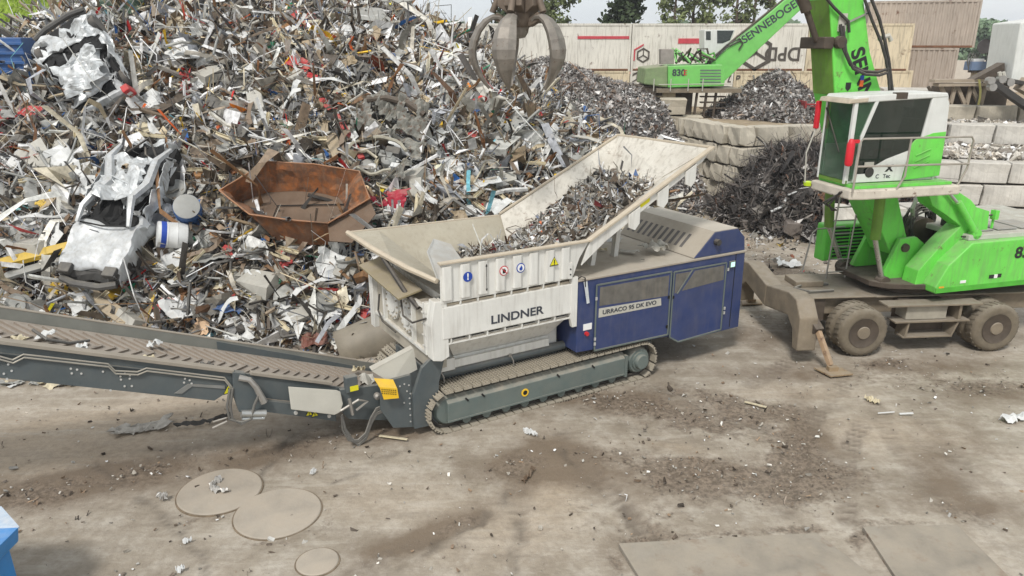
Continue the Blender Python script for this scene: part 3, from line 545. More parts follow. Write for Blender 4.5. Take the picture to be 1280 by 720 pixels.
# raised feeding chute
def rim(x): return 3.06 + (x - 2.82) * (4.50 - 3.06) / (5.62 - 2.82)
f = MB(); f.prism([(2.84, 3.05), (5.64, 4.50), (5.42, 4.26), (5.3, 4.2), (3.18, 3.0), (2.66, 2.62)], -.02, .015); nw = f.build('chute_side', m_white, S, bevel=.004)
for x in (3.66, 4.32, 4.98):
    f = MB(); f.prism([(x, rim(x) - .06), (x + .26, rim(x + .26) - .06), (x + .26, rim(x + .26) - .38), (x + .16, rim(x) - .36), (x + .02, rim(x) - .30)], -.06, -.021); f.build('chute_bracket', m_white, nw, bevel=.004)
f = MB(); f.prism([(3.94, 3.52), (4.16, 3.63), (4.16, 3.77), (3.94, 3.66)], -.026, -.0215); f.build('yellow_sticker', m_yelst, nw)
f = MB(); f.bar((2.80, -.01, 3.06), (5.66, -.01, 4.52), .11, .045, (0, 0, 1)); f.bar((2.56, 2.78, 3.04), (5.37, 2.52, 4.52), .05, .04); f.bar((5.66, -.05, 4.52), (5.37, 2.54, 4.52), .06, .04); f.build('chute_rim', m_tanrim, S, bevel=.006)
f = MB(); f.quad3([(2.84, .02, 3.04), (5.62, .02, 4.48), (4.95, .55, 3.92), (2.62, .62, 2.55)], -.02); f.build('chute_inner_side', m_whitein, S)
f = MB(); f.quad3([(2.58, 2.78, 3.02), (5.37, 2.52, 4.50), (4.98, 2.1, 3.86), (2.45, 2.2, 2.50)], .02); f.build('chute_far_side', m_whitein, S)
f = MB(); f.quad3([(5.62, .02, 4.48), (5.37, 2.52, 4.50), (4.98, 2.1, 3.86), (4.95, .55, 3.92)], .02); f.build('chute_end', m_whitein, S)
f = MB(); f.quad3([(2.45, 2.2, 2.50), (4.98, 2.1, 3.86), (4.95, .55, 3.90), (2.62, .62, 2.53)], -.03); f.build('chute_floor', m_whitein, S)
[MB().bar((x, y, 2.3), (x + .1, y, z), .12, .1).build('chute_support', m_white, S) for x, y, z in ((3.4, .7, 3.0), (4.2, 1.0, 3.45), (3.4, 2.1, 3.0), (4.4, 2.1, 3.55))]
for x in (3.35, 3.62): MB().box(x, x + .05, 2.18, 2.24, rim(x) - .75, rim(x) - .20).build('chute_stake', m_black, S)
# ================= scrap heaps =================
BL = np.array([(-40, 13.9), (-24, 14.4), (-11, 15.0), (-6, 15.3), (-3.2, 15.2), (-1.6, 16.4), (.6, 17.4), (2.6, 18.6), (4.2, 20.4), (5.6, 24), (6.3, 30), (6.8, 36), (6.8, 50)], float)
def seg_dist(X, Y, P):
    best = np.full(X.shape, 1e9); sgn = np.ones(X.shape)
    for a, b in zip(P[:-1], P[1:]):
        d = b - a; t = np.clip(((X - a[0]) * d[0] + (Y - a[1]) * d[1]) / (d @ d), 0, 1)
        dx = X - a[0] - t * d[0]; dy = Y - a[1] - t * d[1]; q = np.hypot(dx, dy); s = np.sign(d[0] * dy - d[1] * dx)
        m = q < best; best = np.where(m, q, best); sgn = np.where(m, s, sgn)
    return best * sgn
def main_h(X, Y):
    s = seg_dist(X, Y, BL); sp = np.maximum(s, 0)
    h = 11.6 * (1 - np.exp(-sp / 10.5)) * 1.0
    cap = np.interp(X, [-30, -19.5, -17, -15, -12.5, -9, -4.2, -2.4, -.3, 1.2, 3.5, 5.5, 8], [4.2, 5.0, 5.7, 7.5, 9.2, 9.8, 9.7, 8.6, 6.6, 5.0, 3.7, 2.6, 1.5])
    h = np.minimum(h, cap + 0 * h) * .5 + .5 * (h * cap / (h ** 4 + cap ** 4) ** .25) * 1.0
    h = h * (1 - sst(33, 42, Y)) + fbm(X, Y, .42, 21, 3) * .55 * np.clip(sp / 2, 0, 1) + fbm(X, Y, 1.6, 22, 3) * .28 * np.clip(sp, 0, 1)
    return np.where(s > 0, h, -.4)
def cone(cx_, cy_, pk, r, sl, sl2):
    def f(X, Y):
        d = np.hypot(X - cx_, Y - cy_) * (1 + .12 * fbm(X, Y, .3, 5, 2))
        return np.maximum(pk - sl * d, 0) * (d < r) + (d >= r) * np.maximum(pk - sl * r - (d - r) * sl2, -.5) + fbm(X, Y, .9, 31, 3) * .22
    return f
fine_h = cone(1.4, 33.5, 5.75, 5.2, .36, 1.7)
back_h = cone(13.4, 39.0, 5.0, 4.4, .62, .9)
_dk = cone(11.9, 27.9, 2.7, 2.3, .28, 1.1)
def dark_h(X, Y): return _dk(X, Y) + fbm(X, Y, .7, 44, 3) * .5 * (_dk(X, Y) > .15)
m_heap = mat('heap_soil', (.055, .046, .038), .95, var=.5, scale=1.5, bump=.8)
m_heapg = mat('grey_heap_soil', (.16, .15, .145), .95, var=.4, scale=1.5, bump=.8)
def heap_grid(name, fn, x0, x1, y0, y1, st, m):
    xs = np.arange(x0, x1, st); ys = np.arange(y0, y1, st); X, Y = np.meshgrid(xs, ys); Z = fn(X, Y)
    return grid_mesh(name, xs, ys, np.maximum(Z, -.6), m, 'structure')
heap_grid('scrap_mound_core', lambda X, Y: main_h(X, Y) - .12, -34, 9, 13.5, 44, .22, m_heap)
heap_grid('shredded_mound_core', lambda X, Y: fine_h(X, Y) - .06, -6, 10, 25, 42, .25, m_heapg)
def ray_hit(fn, px, py, t0=10, t1=60):
    d = ray(px, py); t = np.arange(t0, t1, .03); P = np.array([0, 0, CAM_H])[None] + t[:, None] * d[None]
    k = np.argmax(P[:, 2] < fn(P[:, 0], P[:, 1])); return P[k]

PAL = np.array([lin(c) for c in ((150, 146, 138), (168, 166, 160), (188, 188, 184), (206, 206, 204), (128, 118, 106), (112, 100, 88), (92, 82, 72), (74, 68, 62), (140, 126, 108), (158, 148, 130), (96, 96, 96), (66, 64, 62), (120, 94, 72), (104, 76, 56), (176, 170, 156), (132, 134, 138),
    (150, 40, 46), (60, 92, 140), (196, 164, 60), (52, 110, 86), (176, 96, 60), (120, 160, 170), (224, 224, 224), (48, 46, 44))])
PALW = np.array([8, 9, 11, 11, 6, 6, 6, 6, 6, 6, 6, 6, 3.5, 3, 8, 8, 2.0, 1.3, 1.2, .5, .6, .7, 13, 8.0]); PALW /= PALW.sum()
SHR = np.array([lin(c) for c in ((150, 146, 142), (172, 168, 164), (128, 122, 118), (108, 102, 98), (192, 188, 184), (88, 82, 78), (140, 124, 110), (206, 204, 202), (120, 96, 84), (90, 120, 110))]); SHRW = np.array([9, 8, 8, 7, 5, 6, 5, 3, 2, .4]); SHRW /= SHRW.sum()
DRK = np.array([lin(c) for c in ((74, 70, 68), (92, 86, 82), (60, 56, 54), (110, 102, 96), (134, 128, 122), (164, 160, 156), (104, 74, 58))]); DRKW = np.array([8, 7, 8, 4, 2, 1.2, 1]); DRKW /= DRKW.sum()
def templ(kind):
    """unit template: vertices and quads"""
    if kind == 'sheet':
        n = 4; g = np.linspace(-.5, .5, n); X, Y = np.meshgrid(g, g); v = np.stack([X, Y, 0 * X], -1).reshape(-1, 3); i = np.arange(n * n).reshape(n, n)
        return v, np.stack([i[:-1, :-1], i[:-1, 1:], i[1:, 1:], i[1:, :-1]], -1).reshape(-1, 4)
    if kind == 'flake':
        n = 3; g = np.linspace(-.5, .5, n); X, Y = np.meshgrid(g, g); v = np.stack([X, Y, 0 * X], -1).reshape(-1, 3); i = np.arange(n * n).reshape(n, n)
        return v, np.stack([i[:-1, :-1], i[:-1, 1:], i[1:, 1:], i[1:, :-1]], -1).reshape(-1, 4)
    if kind == 'strip':
        n = 7; g = np.linspace(-.5, .5, n); v = np.array([(x, y, 0) for x in g for y in (-.5, .5)]); i = np.arange(2 * n).reshape(n, 2)
        return v, np.stack([i[:-1, 0], i[1:, 0], i[1:, 1], i[:-1, 1]], -1)
    k = {'pipe': 5, 'wire': 3}.get(kind)
    if k:
        n = 6; v = np.array([(x, .5 * math.cos(2 * math.pi * j / k), .5 * math.sin(2 * math.pi * j / k)) for x in np.linspace(-.5, .5, n) for j in range(k)]); i = np.arange(n * k).reshape(n, k)
        return v, np.stack([i[:-1], np.roll(i, -1, 1)[:-1], np.roll(i, -1, 1)[1:], i[1:]], -1).reshape(-1, 4)
    if kind == 'chunk':
        v = np.array([(x, y, z) for z in (-.5, .5) for y in (-.5, .5) for x in (-.5, .5)]); return v, np.array([(0, 2, 3, 1), (4, 5, 7, 6), (0, 1, 5, 4), (2, 6, 7, 3), (0, 4, 6, 2), (1, 3, 7, 5)])
def rotm(N, tilt):
    """random headings with a limited tilt (radians spread)"""
    a = RG.uniform(0, 2 * np.pi, N); b = RG.normal(0, tilt, N); c = RG.normal(0, tilt, N)
    ca, sa, cb, sb, cc, sc_ = np.cos(a), np.sin(a), np.cos(b), np.sin(b), np.cos(c), np.sin(c); Z = np.zeros(N); O = np.ones(N)
    Rz = np.stack([ca, -sa, Z, sa, ca, Z, Z, Z, O], -1).reshape(N, 3, 3); Ry = np.stack([cb, Z, sb, Z, O, Z, -sb, Z, cb], -1).reshape(N, 3, 3); Rx = np.stack([O, Z, Z, Z, cc, -sc_, Z, sc_, cc], -1).reshape(N, 3, 3)
    return Rz @ Ry @ Rx
def gen(kind, P, size, pal, palw, tilt=.7, NRM=None):
    """geometry for N pieces of one kind at points P; returns co, quads, colours"""
    N = len(P); v, q = templ(kind); n = len(v); s = size
    one = np.ones(N)
    if kind in ('sheet', 'flake'): S_ = np.stack([s, s * RG.uniform(.35, 1, N), one], -1)
    elif kind == 'strip': S_ = np.stack([s * 2.4, s * RG.uniform(.06, .26, N), one], -1)
    elif kind == 'pipe': d = np.clip(s * RG.uniform(.05, .13, N), .02, .12); S_ = np.stack([s * 2.6, d, d], -1)
    elif kind == 'wire': d = RG.uniform(.012, .03, N); S_ = np.stack([s * 3.2, d, d], -1)
    else: S_ = np.stack([s * 1.5, s * RG.uniform(.3, .9, N), s * RG.uniform(.12, .6, N)], -1)
    V = v[None] * S_[:, None]
    if kind in ('sheet', 'flake'):
        V = V + RG.normal(0, .13, V.shape) * s[:, None, None] * np.array([.5, .5, 1.0])
        cv = RG.normal(0, .9, (N, 2)); V[:, :, 2] += (cv[:, :1] * v[None, :, 0] ** 2 + cv[:, 1:] * v[None, :, 0] * v[None, :, 1]) * s[:, None]
    elif kind in ('strip', 'pipe', 'wire'):
        a, b, c = RG.normal(0, 1, (3, N)); t = v[None, :, 0]; Lh = S_[:, :1]
        am = .7 if kind != 'pipe' else .16
        V[:, :, 2] += (a[:, None] * t ** 2 * 1.6 + b[:, None] * np.sin(t * 7 + c[:, None]) * .25) * Lh * am
        V[:, :, 1] += (c[:, None] * t ** 2 * 1.4 + a[:, None] * np.sin(t * 6) * .2) * Lh * am
        if kind == 'strip': V += RG.normal(0, .03, V.shape) * s[:, None, None]
    else: V = V + RG.normal(0, .13, V.shape) * s[:, None, None]
    V = np.einsum('nij,nkj->nki', rotm(N, tilt), V) + P[:, None]
    Q = (q[None] + (np.arange(N) * n)[:, None, None]).reshape(-1, 4)
    c = pal[RG.choice(len(pal), N, p=palw)] * np.exp(RG.normal(.02, .34, (N, 1)))
    return V.reshape(-1, 3), Q, np.repeat(np.clip(c, 0, .85), n, 0)
def join(parts):
    co, qs, cs = [], [], []; o = 0
    for a, b, c in parts: co.append(a); qs.append(b + o); cs.append(c); o += len(a)
    return np.concatenate(co), np.concatenate(qs), np.concatenate(cs)
m_scrap = mat('mixed_scrap', (1, 1, 1), .55, metal=.12, var=.45, scale=6, attr=True, dust=.14, dustc=(.25, .215, .175))
m_shred = mat('shredded_metal', (1, 1, 1), .6, metal=.1, var=.3, scale=8, attr=True)
def sample(fn, N, x0, x1, y0, y1, zmin=.05, lift=(0, .15), wts=None):
    X = RG.uniform(x0, x1, N * 3); Y = RG.uniform(y0, y1, N * 3)
    ok = (np.abs(X) < Y * .74 + 1.5); X, Y = X[ok], Y[ok]; Z = fn(X, Y); ok = Z > zmin; X, Y, Z = X[ok], Y[ok], Z[ok]
    if wts is not None:
        k = RG.uniform(0, 1, len(X)) < wts(X, Y, Z); X, Y, Z = X[k], Y[k], Z[k]
    X, Y, Z = X[:N], Y[:N], Z[:N]; return np.stack([X, Y, Z + RG.uniform(*lift, len(X))], -1)
def logn(N, med, sg, lo, hi): return np.clip(np.exp(RG.normal(math.log(med), sg, N)), lo, hi)
def coarse(X, Y, Z):                # the right end of the mound is finer and belongs to the shredded heap
    return 1 - sst(.2, 1.0, (X - 2.2) / 3 + (Y - 24) / 20)
def clear_(P):                       # room for the skip, the wrecks and the engine bay
    k = np.ones(len(P), bool)
    for px, py, rx_, ry_ in ((368, 250, 1.62, .85), (395, 282, .75, .5), (165, 290, .85, 1.2), (487, 208, .8, .5)):
        h = hit0(px, py); d = P - h; up = d @ np.array([0, .79, .61]); k &= (d[:, 0] / rx_) ** 2 + (up / ry_) ** 2 > 1
    return P[k]
def hit0(px, py): return ray_hit(main_h, px, py)
parts = []
for kind, N, med, lo, hi, tilt in (('sheet', 13000, .33, .10, 1.2, .55), ('flake', 13000, .16, .05, .45, .8), ('strip', 24000, .30, .08, 1.1, .45), ('pipe', 12000, .34, .1, 1.1, .4), ('wire', 9000, .32, .1, 1.0, .6), ('chunk', 9000, .2, .05, .6, .8)):
    P = clear_(sample(main_h, N, -24, 8, 14, 36, .03, (-.02, .16))); parts.append(gen(kind, P, logn(len(P), med, .5, lo, hi), PAL, PALW, tilt))
co, q, c = join(parts); q_ = fbm(co[:, 0], co[:, 2] * 1.2 + co[:, 1] * .5, .45, 77, 3)
c = np.clip((c + (c - c.mean(1, keepdims=True)) * .35) * (1.2 + q_[:, None] * .5), .01, .9)
tag(np_mesh('scrap_heap', co, q, m_scrap, 'stuff', {'col': c}), 'tall heap of mixed crumpled scrap metal filling the left half', 'scrap heap')
parts = []
for kind, N, med in (('flake', 16000, .13), ('strip', 10000, .10), ('chunk', 6000, .09)):
    P = sample(fine_h, N, -5, 9, 26, 38, .05, (-.02, .1)); parts.append(gen(kind, P, logn(len(P), med, .35, .04, .3), SHR, SHRW, .9))
co, q, c = join(parts); tag(np_mesh('shredded_scrap_heap', co, q, m_shred, 'stuff', {'col': c}), 'fine grey shredded scrap heap behind the big heap, left of the block wall', 'scrap heap')
# ================= concrete block walls =================
m_conc = [mat('concrete_block_' + n, lin(c), .9, var=.34, scale=1.1, bump=.8, dust=.25, dustc=(.36, .32, .26), stain=.4) for n, c in (('warm', (190, 182, 166)), ('tan', (180, 170, 152)), ('pale', (202, 198, 190)))]
def block_mesh(L_, H_=.8, D_=.8, seed=0, m=0, worn=.02):
    rr = random.Random(seed); b = bmesh.new(); bmesh.ops.create_cube(b, size=1)
    bmesh.ops.subdivide_edges(b, edges=b.edges[:], cuts=1, use_grid_fill=True)
    for v in b.verts:
        v.co.x *= L_ - .09; v.co.y *= D_; v.co.z *= H_ - .07
        v.co += Vector((rr.gauss(0, worn), rr.gauss(0, worn), rr.gauss(0, worn * .6)))
    me = bpy.data.meshes.new('block'); b.to_mesh(me); b.free(); me.materials.append(m_conc[m]); return me
BM = {}
m_fillc = mat('joint_dirt', lin((52, 45, 38)), .95, var=.3)
def blk(L_, m=0, worn=.02):
    k = (L_, m, worn)
    if k not in BM: BM[k] = [block_mesh(L_, seed=i * 7 + int(L_ * 10), m=m, worn=worn) for i in range(3)]
    return random.choice(BM[k])
def block_wall(label, p0, ang, length, z0, rows, m=0, L_=1.6, skip=(), worn=.02, off=0.0):
    t = thing('block_wall', label, 'wall', (p0[0], p0[1], z0), R(ang)); n = int(round(length / L_))
    MB().box(.1, length - .1, .25, .6, 0, rows * .8 - .1).build('wall_core', m_fillc, t)
    for r in range(rows):
        o = (L_ / 2 if (r % 2) else 0)
        for i in range(n + (0 if not r % 2 else -0)):
            if (r, i) in skip: continue
            x = i * L_ + L_ / 2 + o * (1 if True else 0)
            if x + L_ / 2 > length + L_ * .6: continue
            b = link_mesh('concrete_block', blk(L_, m, worn), t, (x, .4 + random.gauss(0, .05), .4 + r * .8), (0, 0, random.gauss(0, .025)))
            bv = b.modifiers.new('bevel', 'BEVEL'); bv.width = .03; bv.segments = 2; bv.limit_method = 'ANGLE'; bv.angle_limit = R(50)
        if o: 
            b = link_mesh('half_block', blk(L_ / 2, m, worn), t, (L_ / 4, .4, .4 + r * .8)); bv = b.modifiers.new('bevel', 'BEVEL'); bv.width = .03; bv.segments = 2; bv.limit_method = 'ANGLE'; bv.angle_limit = R(50)
    return t
# the corner bay in the middle: one leg coming towards the yard, one running right behind the dark heap
block_wall('tan concrete block wall running towards the yard, left of the dark wire heap', (7.55, 34.6), -69, 4.4, 0, 4, 0, L_=.8, worn=.035)
block_wall('tan concrete block wall behind the dark wire heap', (9.15, 30.4), 16, 4.8, 0, 4, 0, worn=.035)
block_wall('tan block wall with a stepped top beside the shredded heap', (4.9, 35.4), 0, 3.2, 0, 5, 1, worn=.03, skip=((4, 0),))
block_wall('two top blocks standing below the rear green machine', (7.0, 37.6), 0, 1.6, 2.9, 1, 1)
block_wall('low double stack of worn blocks between wire heap and excavator', (9.9, 22.5), 4, 3.2, 0, 2, 2, worn=.035)
block_wall('front tier of the pale block wall behind the excavator', (13.0, 27.4), -13, 14.4, 0, 3, 2)
block_wall('middle tier of the pale stepped block wall at right', (13.6, 29.6), -11, 14.4, 2.7, 1, 2, skip=((0, 4),))
block_wall('rear top tier of the pale stepped block wall', (14.6, 32.4), -8, 16, 3.15, 1, 0)
# earth behind the walls
def terrace(name, poly, z0, z1, m, lump=.08, st=.35):
    P = np.array(poly); x0, y0 = P.min(0); x1, y1 = P.max(0); xs = np.arange(x0, x1 + st, st); ys = np.arange(y0, y1 + st, st); X, Y = np.meshgrid(xs, ys)
    ins = np.zeros(X.shape, bool); j = len(P) - 1
    for i in range(len(P)):
        c_ = ((P[i][1] > Y) != (P[j][1] > Y)) & (X < (P[j][0] - P[i][0]) * (Y - P[i][1]) / (P[j][1] - P[i][1] + 1e-9) + P[i][0]); ins ^= c_; j = i
    Z = np.where(ins, z1 + fbm(X, Y, .8, 8, 3) * lump, z0); return grid_mesh(name, xs, ys, Z, m, 'structure', smooth=False)
m_fill = mat('terrace_earth', lin((150, 134, 112)), .95, var=.35, scale=1.2, bump=.9)
terrace('terrace_ground', [(8.7, 34.6), (9.9, 31.7), (14.2, 32.9), (15.2, 34.2), (40, 30), (90, 40), (90, 75), (-30, 75), (-30, 43), (6, 43), (5.6, 37.2), (8.4, 37.2)], -.5, 2.85, m_fill, .12)
terrace('step_earth', [(13.4, 28.5), (27.5, 25.3), (29, 30), (14.4, 33)], -.5, 2.42, m_fill, .1)
terrace('step_earth', [(14.4, 30.8), (28, 28.2), (31, 31.5), (15, 34)], 1.0, 3.05, m_fill, .1)
def strip_pts(N, a, b, w, z):
    t = RG.uniform(0, 1, N); s_ = RG.uniform(0, 1, N) ** 1.3; a = np.array(a); b = np.array(b); d = b - a; n_ = np.array([-d[1], d[0]]) / np.hypot(*d)
    P = a + t[:, None] * d + (s_ * w)[:, None] * n_; return np.stack([P[:, 0], P[:, 1], z + s_ * .28 + RG.uniform(0, .06, N)], -1)
parts = []
for a, b, w, z in (((13.2, 28.2), (27.2, 25.0), 1.3, 2.42), ((14.2, 30.4), (28, 27.6), 1.6, 3.1)):
    for kind, N, med in (('chunk', 2600, .11), ('flake', 1400, .1)):
        parts.append(gen(kind, strip_pts(N, a, b, w, z), logn(N, med, .45, .04, .34), np.array([lin((196, 190, 180)), lin((168, 160, 148)), lin((140, 132, 122)), lin((214, 210, 204))]), np.ones(4) / 4, .6))
co, q, c = join(parts); tag(np_mesh('rubble', co, q, m_shred, 'stuff', {'col': c}), 'broken concrete rubble lying on the steps of the pale block wall', 'rubble')
# ================= containers =================
m_cont = mat('cream_container_paint', lin((224, 220, 210)), .6, var=.16, scale=.6, stain=.55, dust=.2, rust=.05, dustc=(.4, .34, .27))
m_cont2 = mat('ochre_container_paint', lin((214, 200, 172)), .7, var=.18, scale=.5, stain=.8, rust=.2, dustc=(.4, .32, .22))
m_cont3 = mat('beige_corrugated_paint', lin((172, 160, 148)), .7, var=.15, scale=.6, stain=.6, rust=.12, dustc=(.36, .28, .22))
m_rust = mat('rust_edge', lin((120, 84, 62)), .9, var=.3)
m_redst = mat('faded_red_print', lin((196, 74, 84)), .7, var=.2, scale=4)
m_dkst = mat('faded_black_print', lin((84, 78, 72)), .7, var=.2, scale=4)
def container(label, p, ang, L_, z, m, corr=False, H_=2.6, group=None):
    t = thing('freight_container', label, 'container', (p[0], p[1], z), R(ang), group); D_ = 2.44
    f = MB()
    if corr:
        n = int(L_ / .28); P = []
        for i in range(n):
            x = .1 + i * (L_ - .2) / n; w = (L_ - .2) / n; P += [(x, .05), (x + w * .3, .05), (x + w * .5, .0), (x + w * .8, .0)]
        P += [(L_ - .1, .05), (L_ - .1, D_ - .05), (.1, D_ - .05)]; f.prism(P, .12, H_ - .1, 'z')
    else: f.box(.08, L_ - .08, .02, D_ - .02, .12, H_ - .1)
    f.build('container_wall', m, t)
    for x in (0, L_ - .12): MB().box(x, x + .12, -.02, D_ + .02, 0, H_).build('corner_post', m, t, bevel=.01)
    for z_ in (0, H_ - .12): MB().box(.12, L_ - .12, -.012, D_ + .012, z_, z_ + .12).build('container_rail', m_rust if z_ == 0 else m, t)
    for k in range(int(L_ // 2.4) if not corr else 0):
        MB().box(1.2 + k * 2.4, 1.28 + k * 2.4, -.004, .02, .14, H_ - .12).build('panel_seam', m, t)
    return t
Y0 = 45.0
xl = aty(560, 60, Y0)[0]; x1 = aty(689, 60, Y0)[0]; x2 = aty(789.5, 60, Y0)[0]; x3 = aty(1009, 60, Y0)[0]
CZ = 2.30; CH = 2.58
A0 = container('cream container at the far left of the upper row, partly behind the grapple', (x1 - 6.1, Y0), 0, 6.06, CZ + CH, m_cont)
A1 = container('cream container with a red stripe right of the grapple', (x1, Y0), 0, x2 - x1 - .04, CZ + CH, m_cont)
A2 = container('cream container with an upside-down logo and faded red lettering', (x2, Y0), 0, x3 - x2 - .04, CZ + CH, m_cont)
A3 = container('ochre stained container right of the upside-down lettering', (x3, Y0), 0, 6.0, CZ + CH, m_cont2)
B1 = container('lower cream container under the red striped one', (x1 - 3, Y0), 0, x2 - x1 + 3 - .04, CZ, m_cont2)
B2 = container('lower cream container with a half hidden logo behind the rear green machine', (x2, Y0), 0, 6.0, CZ, m_cont)
B3 = container('lower ochre container behind the grey terrace heap', (x2 + 6.04, Y0), 0, 10.4, CZ, m_cont2)
def cbox(t, x0, x1, z0, z1, m, name): MB().box(x0, x1, -.012, .018, z0, z1).build(name, m, t)
def tp(px, py): p = aty(px, py, Y0); return p[0], p[2] - CZ - CH
a = tp(722, 44); b = tp(789, 47.5); cbox(A1, a[0] - x1, b[0] - x1 - .1, b[1] - .05, a[1] - .05, m_redst, 'red_stripe')
a = tp(848, 48); b = tp(880, 54.5); cbox(A2, a[0] - x2, b[0] - x2, b[1], a[1], m_redst, 'red_stripe'); text('stripe_lettering', 'OPEN BREAK', .22, m_signw, A2, ((a[0] + b[0]) / 2 - x2, -.016, (a[1] + b[1]) / 2), wx=1.1) if False else None
def hexlogo(t, cx_, cz_, r, x0):
    """cube logo: black hexagonal ring with a Y, red corner bracket around it"""
    f = MB(); P = [(cx_ + r * math.cos(R(90 + 60 * k)), cz_ + r * math.sin(R(90 + 60 * k))) for k in range(6)]
    for k in range(6): f.bar((P[k][0], -.005, P[k][1]), (P[(k + 1) % 6][0], -.005, P[(k + 1) % 6][1]), .02, r * .22, (0, 0, 1)) if False else f.prism([P[k], P[(k + 1) % 6], tuple(np.array([cx_, cz_]) + (np.array(P[(k + 1) % 6]) - [cx_, cz_]) * .78), tuple(np.array([cx_, cz_]) + (np.array(P[k]) - [cx_, cz_]) * .78)], -.012, .018)
    for k in (0, 2, 4):
        q_ = P[k]; d = np.array(q_) - [cx_, cz_]; n_ = np.array([-d[1], d[0]]) / r * r * .07
        f.prism([tuple(np.array([cx_, cz_]) + n_), tuple(np.array(q_) * .97 + np.array([cx_, cz_]) * .03 + n_), tuple(np.array(q_) * .97 + np.array([cx_, cz_]) * .03 - n_), tuple(np.array([cx_, cz_]) - n_)], -.015, -.0125)
    f.build('cube_emblem', m_dkst, t)
    for s_ in (0, 1):
        k0 = 2 if s_ == 0 else 0
        a_, b_ = [np.array([cx_, cz_]) + (np.array(P[k]) - [cx_, cz_]) * 1.28 for k in ((1, 2) if s_ == 0 else (0, 1))]; c_, d_ = [np.array([cx_, cz_]) + (np.array(P[k]) - [cx_, cz_]) * 1.5 for k in ((2, 1) if s_ == 0 else (1, 0))]
        if x0: a_, b_, c_, d_ = [np.array([2 * cx_ - p[0] if x0 == 2 else p[0], 2 * cz_ - p[1] if x0 == 2 else p[1]]) for p in (a_, b_, c_, d_)]
        MB().prism([tuple(a_), tuple(b_), tuple(c_), tuple(d_)], -.011, .018).build('red_bracket', m_redst, t)
a = tp(804, 69); hexlogo(A2, a[0] - x2, a[1], .42, 0)
a = tp(945, 66); hexlogo(A2, a[0] - x2, a[1], 1.02, 1)
a = tp(976, 69); text('parcel_lettering', 'DPD', 1.05, m_dkst, A2, (a[0] - x2 + .1, -.006, a[1] + .1), rot=(R(90), R(180), 0), bold=.02, wx=1.0)
p_ = aty(796, 99, Y0); hexlogo(B2, p_[0] - x2, p_[2] - CZ, .42, 0)
p_ = aty(916, 99, Y0); text('half_hidden_lettering', 'DP', .55, m_dkst, B2, (p_[0] - x2, -.006, p_[2] - CZ), rot=(R(90), 0, 0), bold=.02, shear=.3)
# corrugated stack at right
def stackc():
    p = aty(1072, 118, 47); p2 = aty(1207, 118, 45.2); ang = math.degrees(math.atan2(p2[1] - p[1], p2[0] - p[0])); Ls = math.hypot(p2[0] - p[0], p2[1] - p[1]); zb = aty(1207, 118, 45.2)[2]
    c1 = container('lower beige corrugated container of the stack at right', p, ang, Ls - .75, max(zb, 2.4), m_cont3, True)
    c2 = container('upper beige corrugated container of the stack at right', p, ang, Ls, max(zb, 2.4) + 2.62, m_cont3, True)
stackc()
container('plain cream container side standing between the logo containers and the corrugated stack', (aty(1032, 60, 47)[0], 47.8), 0, 2.6, 2.3, m_cont2)
# big pale slab block behind the cab
p = aty(1103, 125, 38); q2 = aty(1168, 125, 36.5)
f = MB(); f.box(0, 2.9, 0, 2.2, 0, 1.35); o = f.build('concrete_slab_block', m_conc[2], None, bevel=.03); o.location = (p[0], p[1], 2.9); o.rotation_euler = (0, 0, R(-20)); tag(o, 'big pale concrete box standing behind the operator cab', 'concrete box')
# fine heap on the terrace, dark heap, rubble, hopper fill, yard litter
TZ = 2.95
bh = lambda X, Y: np.where(back_h(X, Y) > .1, back_h(X, Y), -1)
heap_grid('terrace_heap_core', lambda X, Y: np.maximum(back_h(X, Y), 2.6) - .05, 8.5, 18.5, 34, 44, .3, m_heapg)
parts = []
for kind, N, med in (('flake', 5500, .17), ('strip', 4500, .13), ('chunk', 2500, .1)):
    P = sample(back_h, N, 8.8, 18.5, 34, 43, 2.8, (-.02, .12)); parts.append(gen(kind, P, logn(len(P), med, .35, .05, .35), SHR, SHRW, .9))
co, q, c = join(parts); tag(np_mesh('terrace_scrap_heap', co, q, m_shred, 'stuff', {'col': c * .9}), 'grey shredded scrap heap on the terrace before the white containers', 'scrap heap')
m_darkheap = mat('tangled_dark_scrap', (1, 1, 1), .7, metal=.1, var=.3, scale=5, attr=True)
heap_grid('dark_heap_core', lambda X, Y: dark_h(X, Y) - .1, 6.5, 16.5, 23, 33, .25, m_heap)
parts = []
for kind, N, med in (('wire', 4500, .26), ('strip', 4200, .2), ('flake', 3500, .18), ('sheet', 1300, .4), ('chunk', 1500, .14), ('pipe', 350, .3)):
    P = sample(dark_h, N, 6.8, 16, 23.4, 32, .05, (-.02, .22)); parts.append(gen(kind, P, logn(len(P), med, .4, .06, .7), DRK, DRKW, .8))
co, q, c = join(parts); tag(np_mesh('dark_wire_heap', co, q, m_darkheap, 'stuff', {'col': c}), 'dark tangled wire and cable heap against the block wall', 'wire heap')
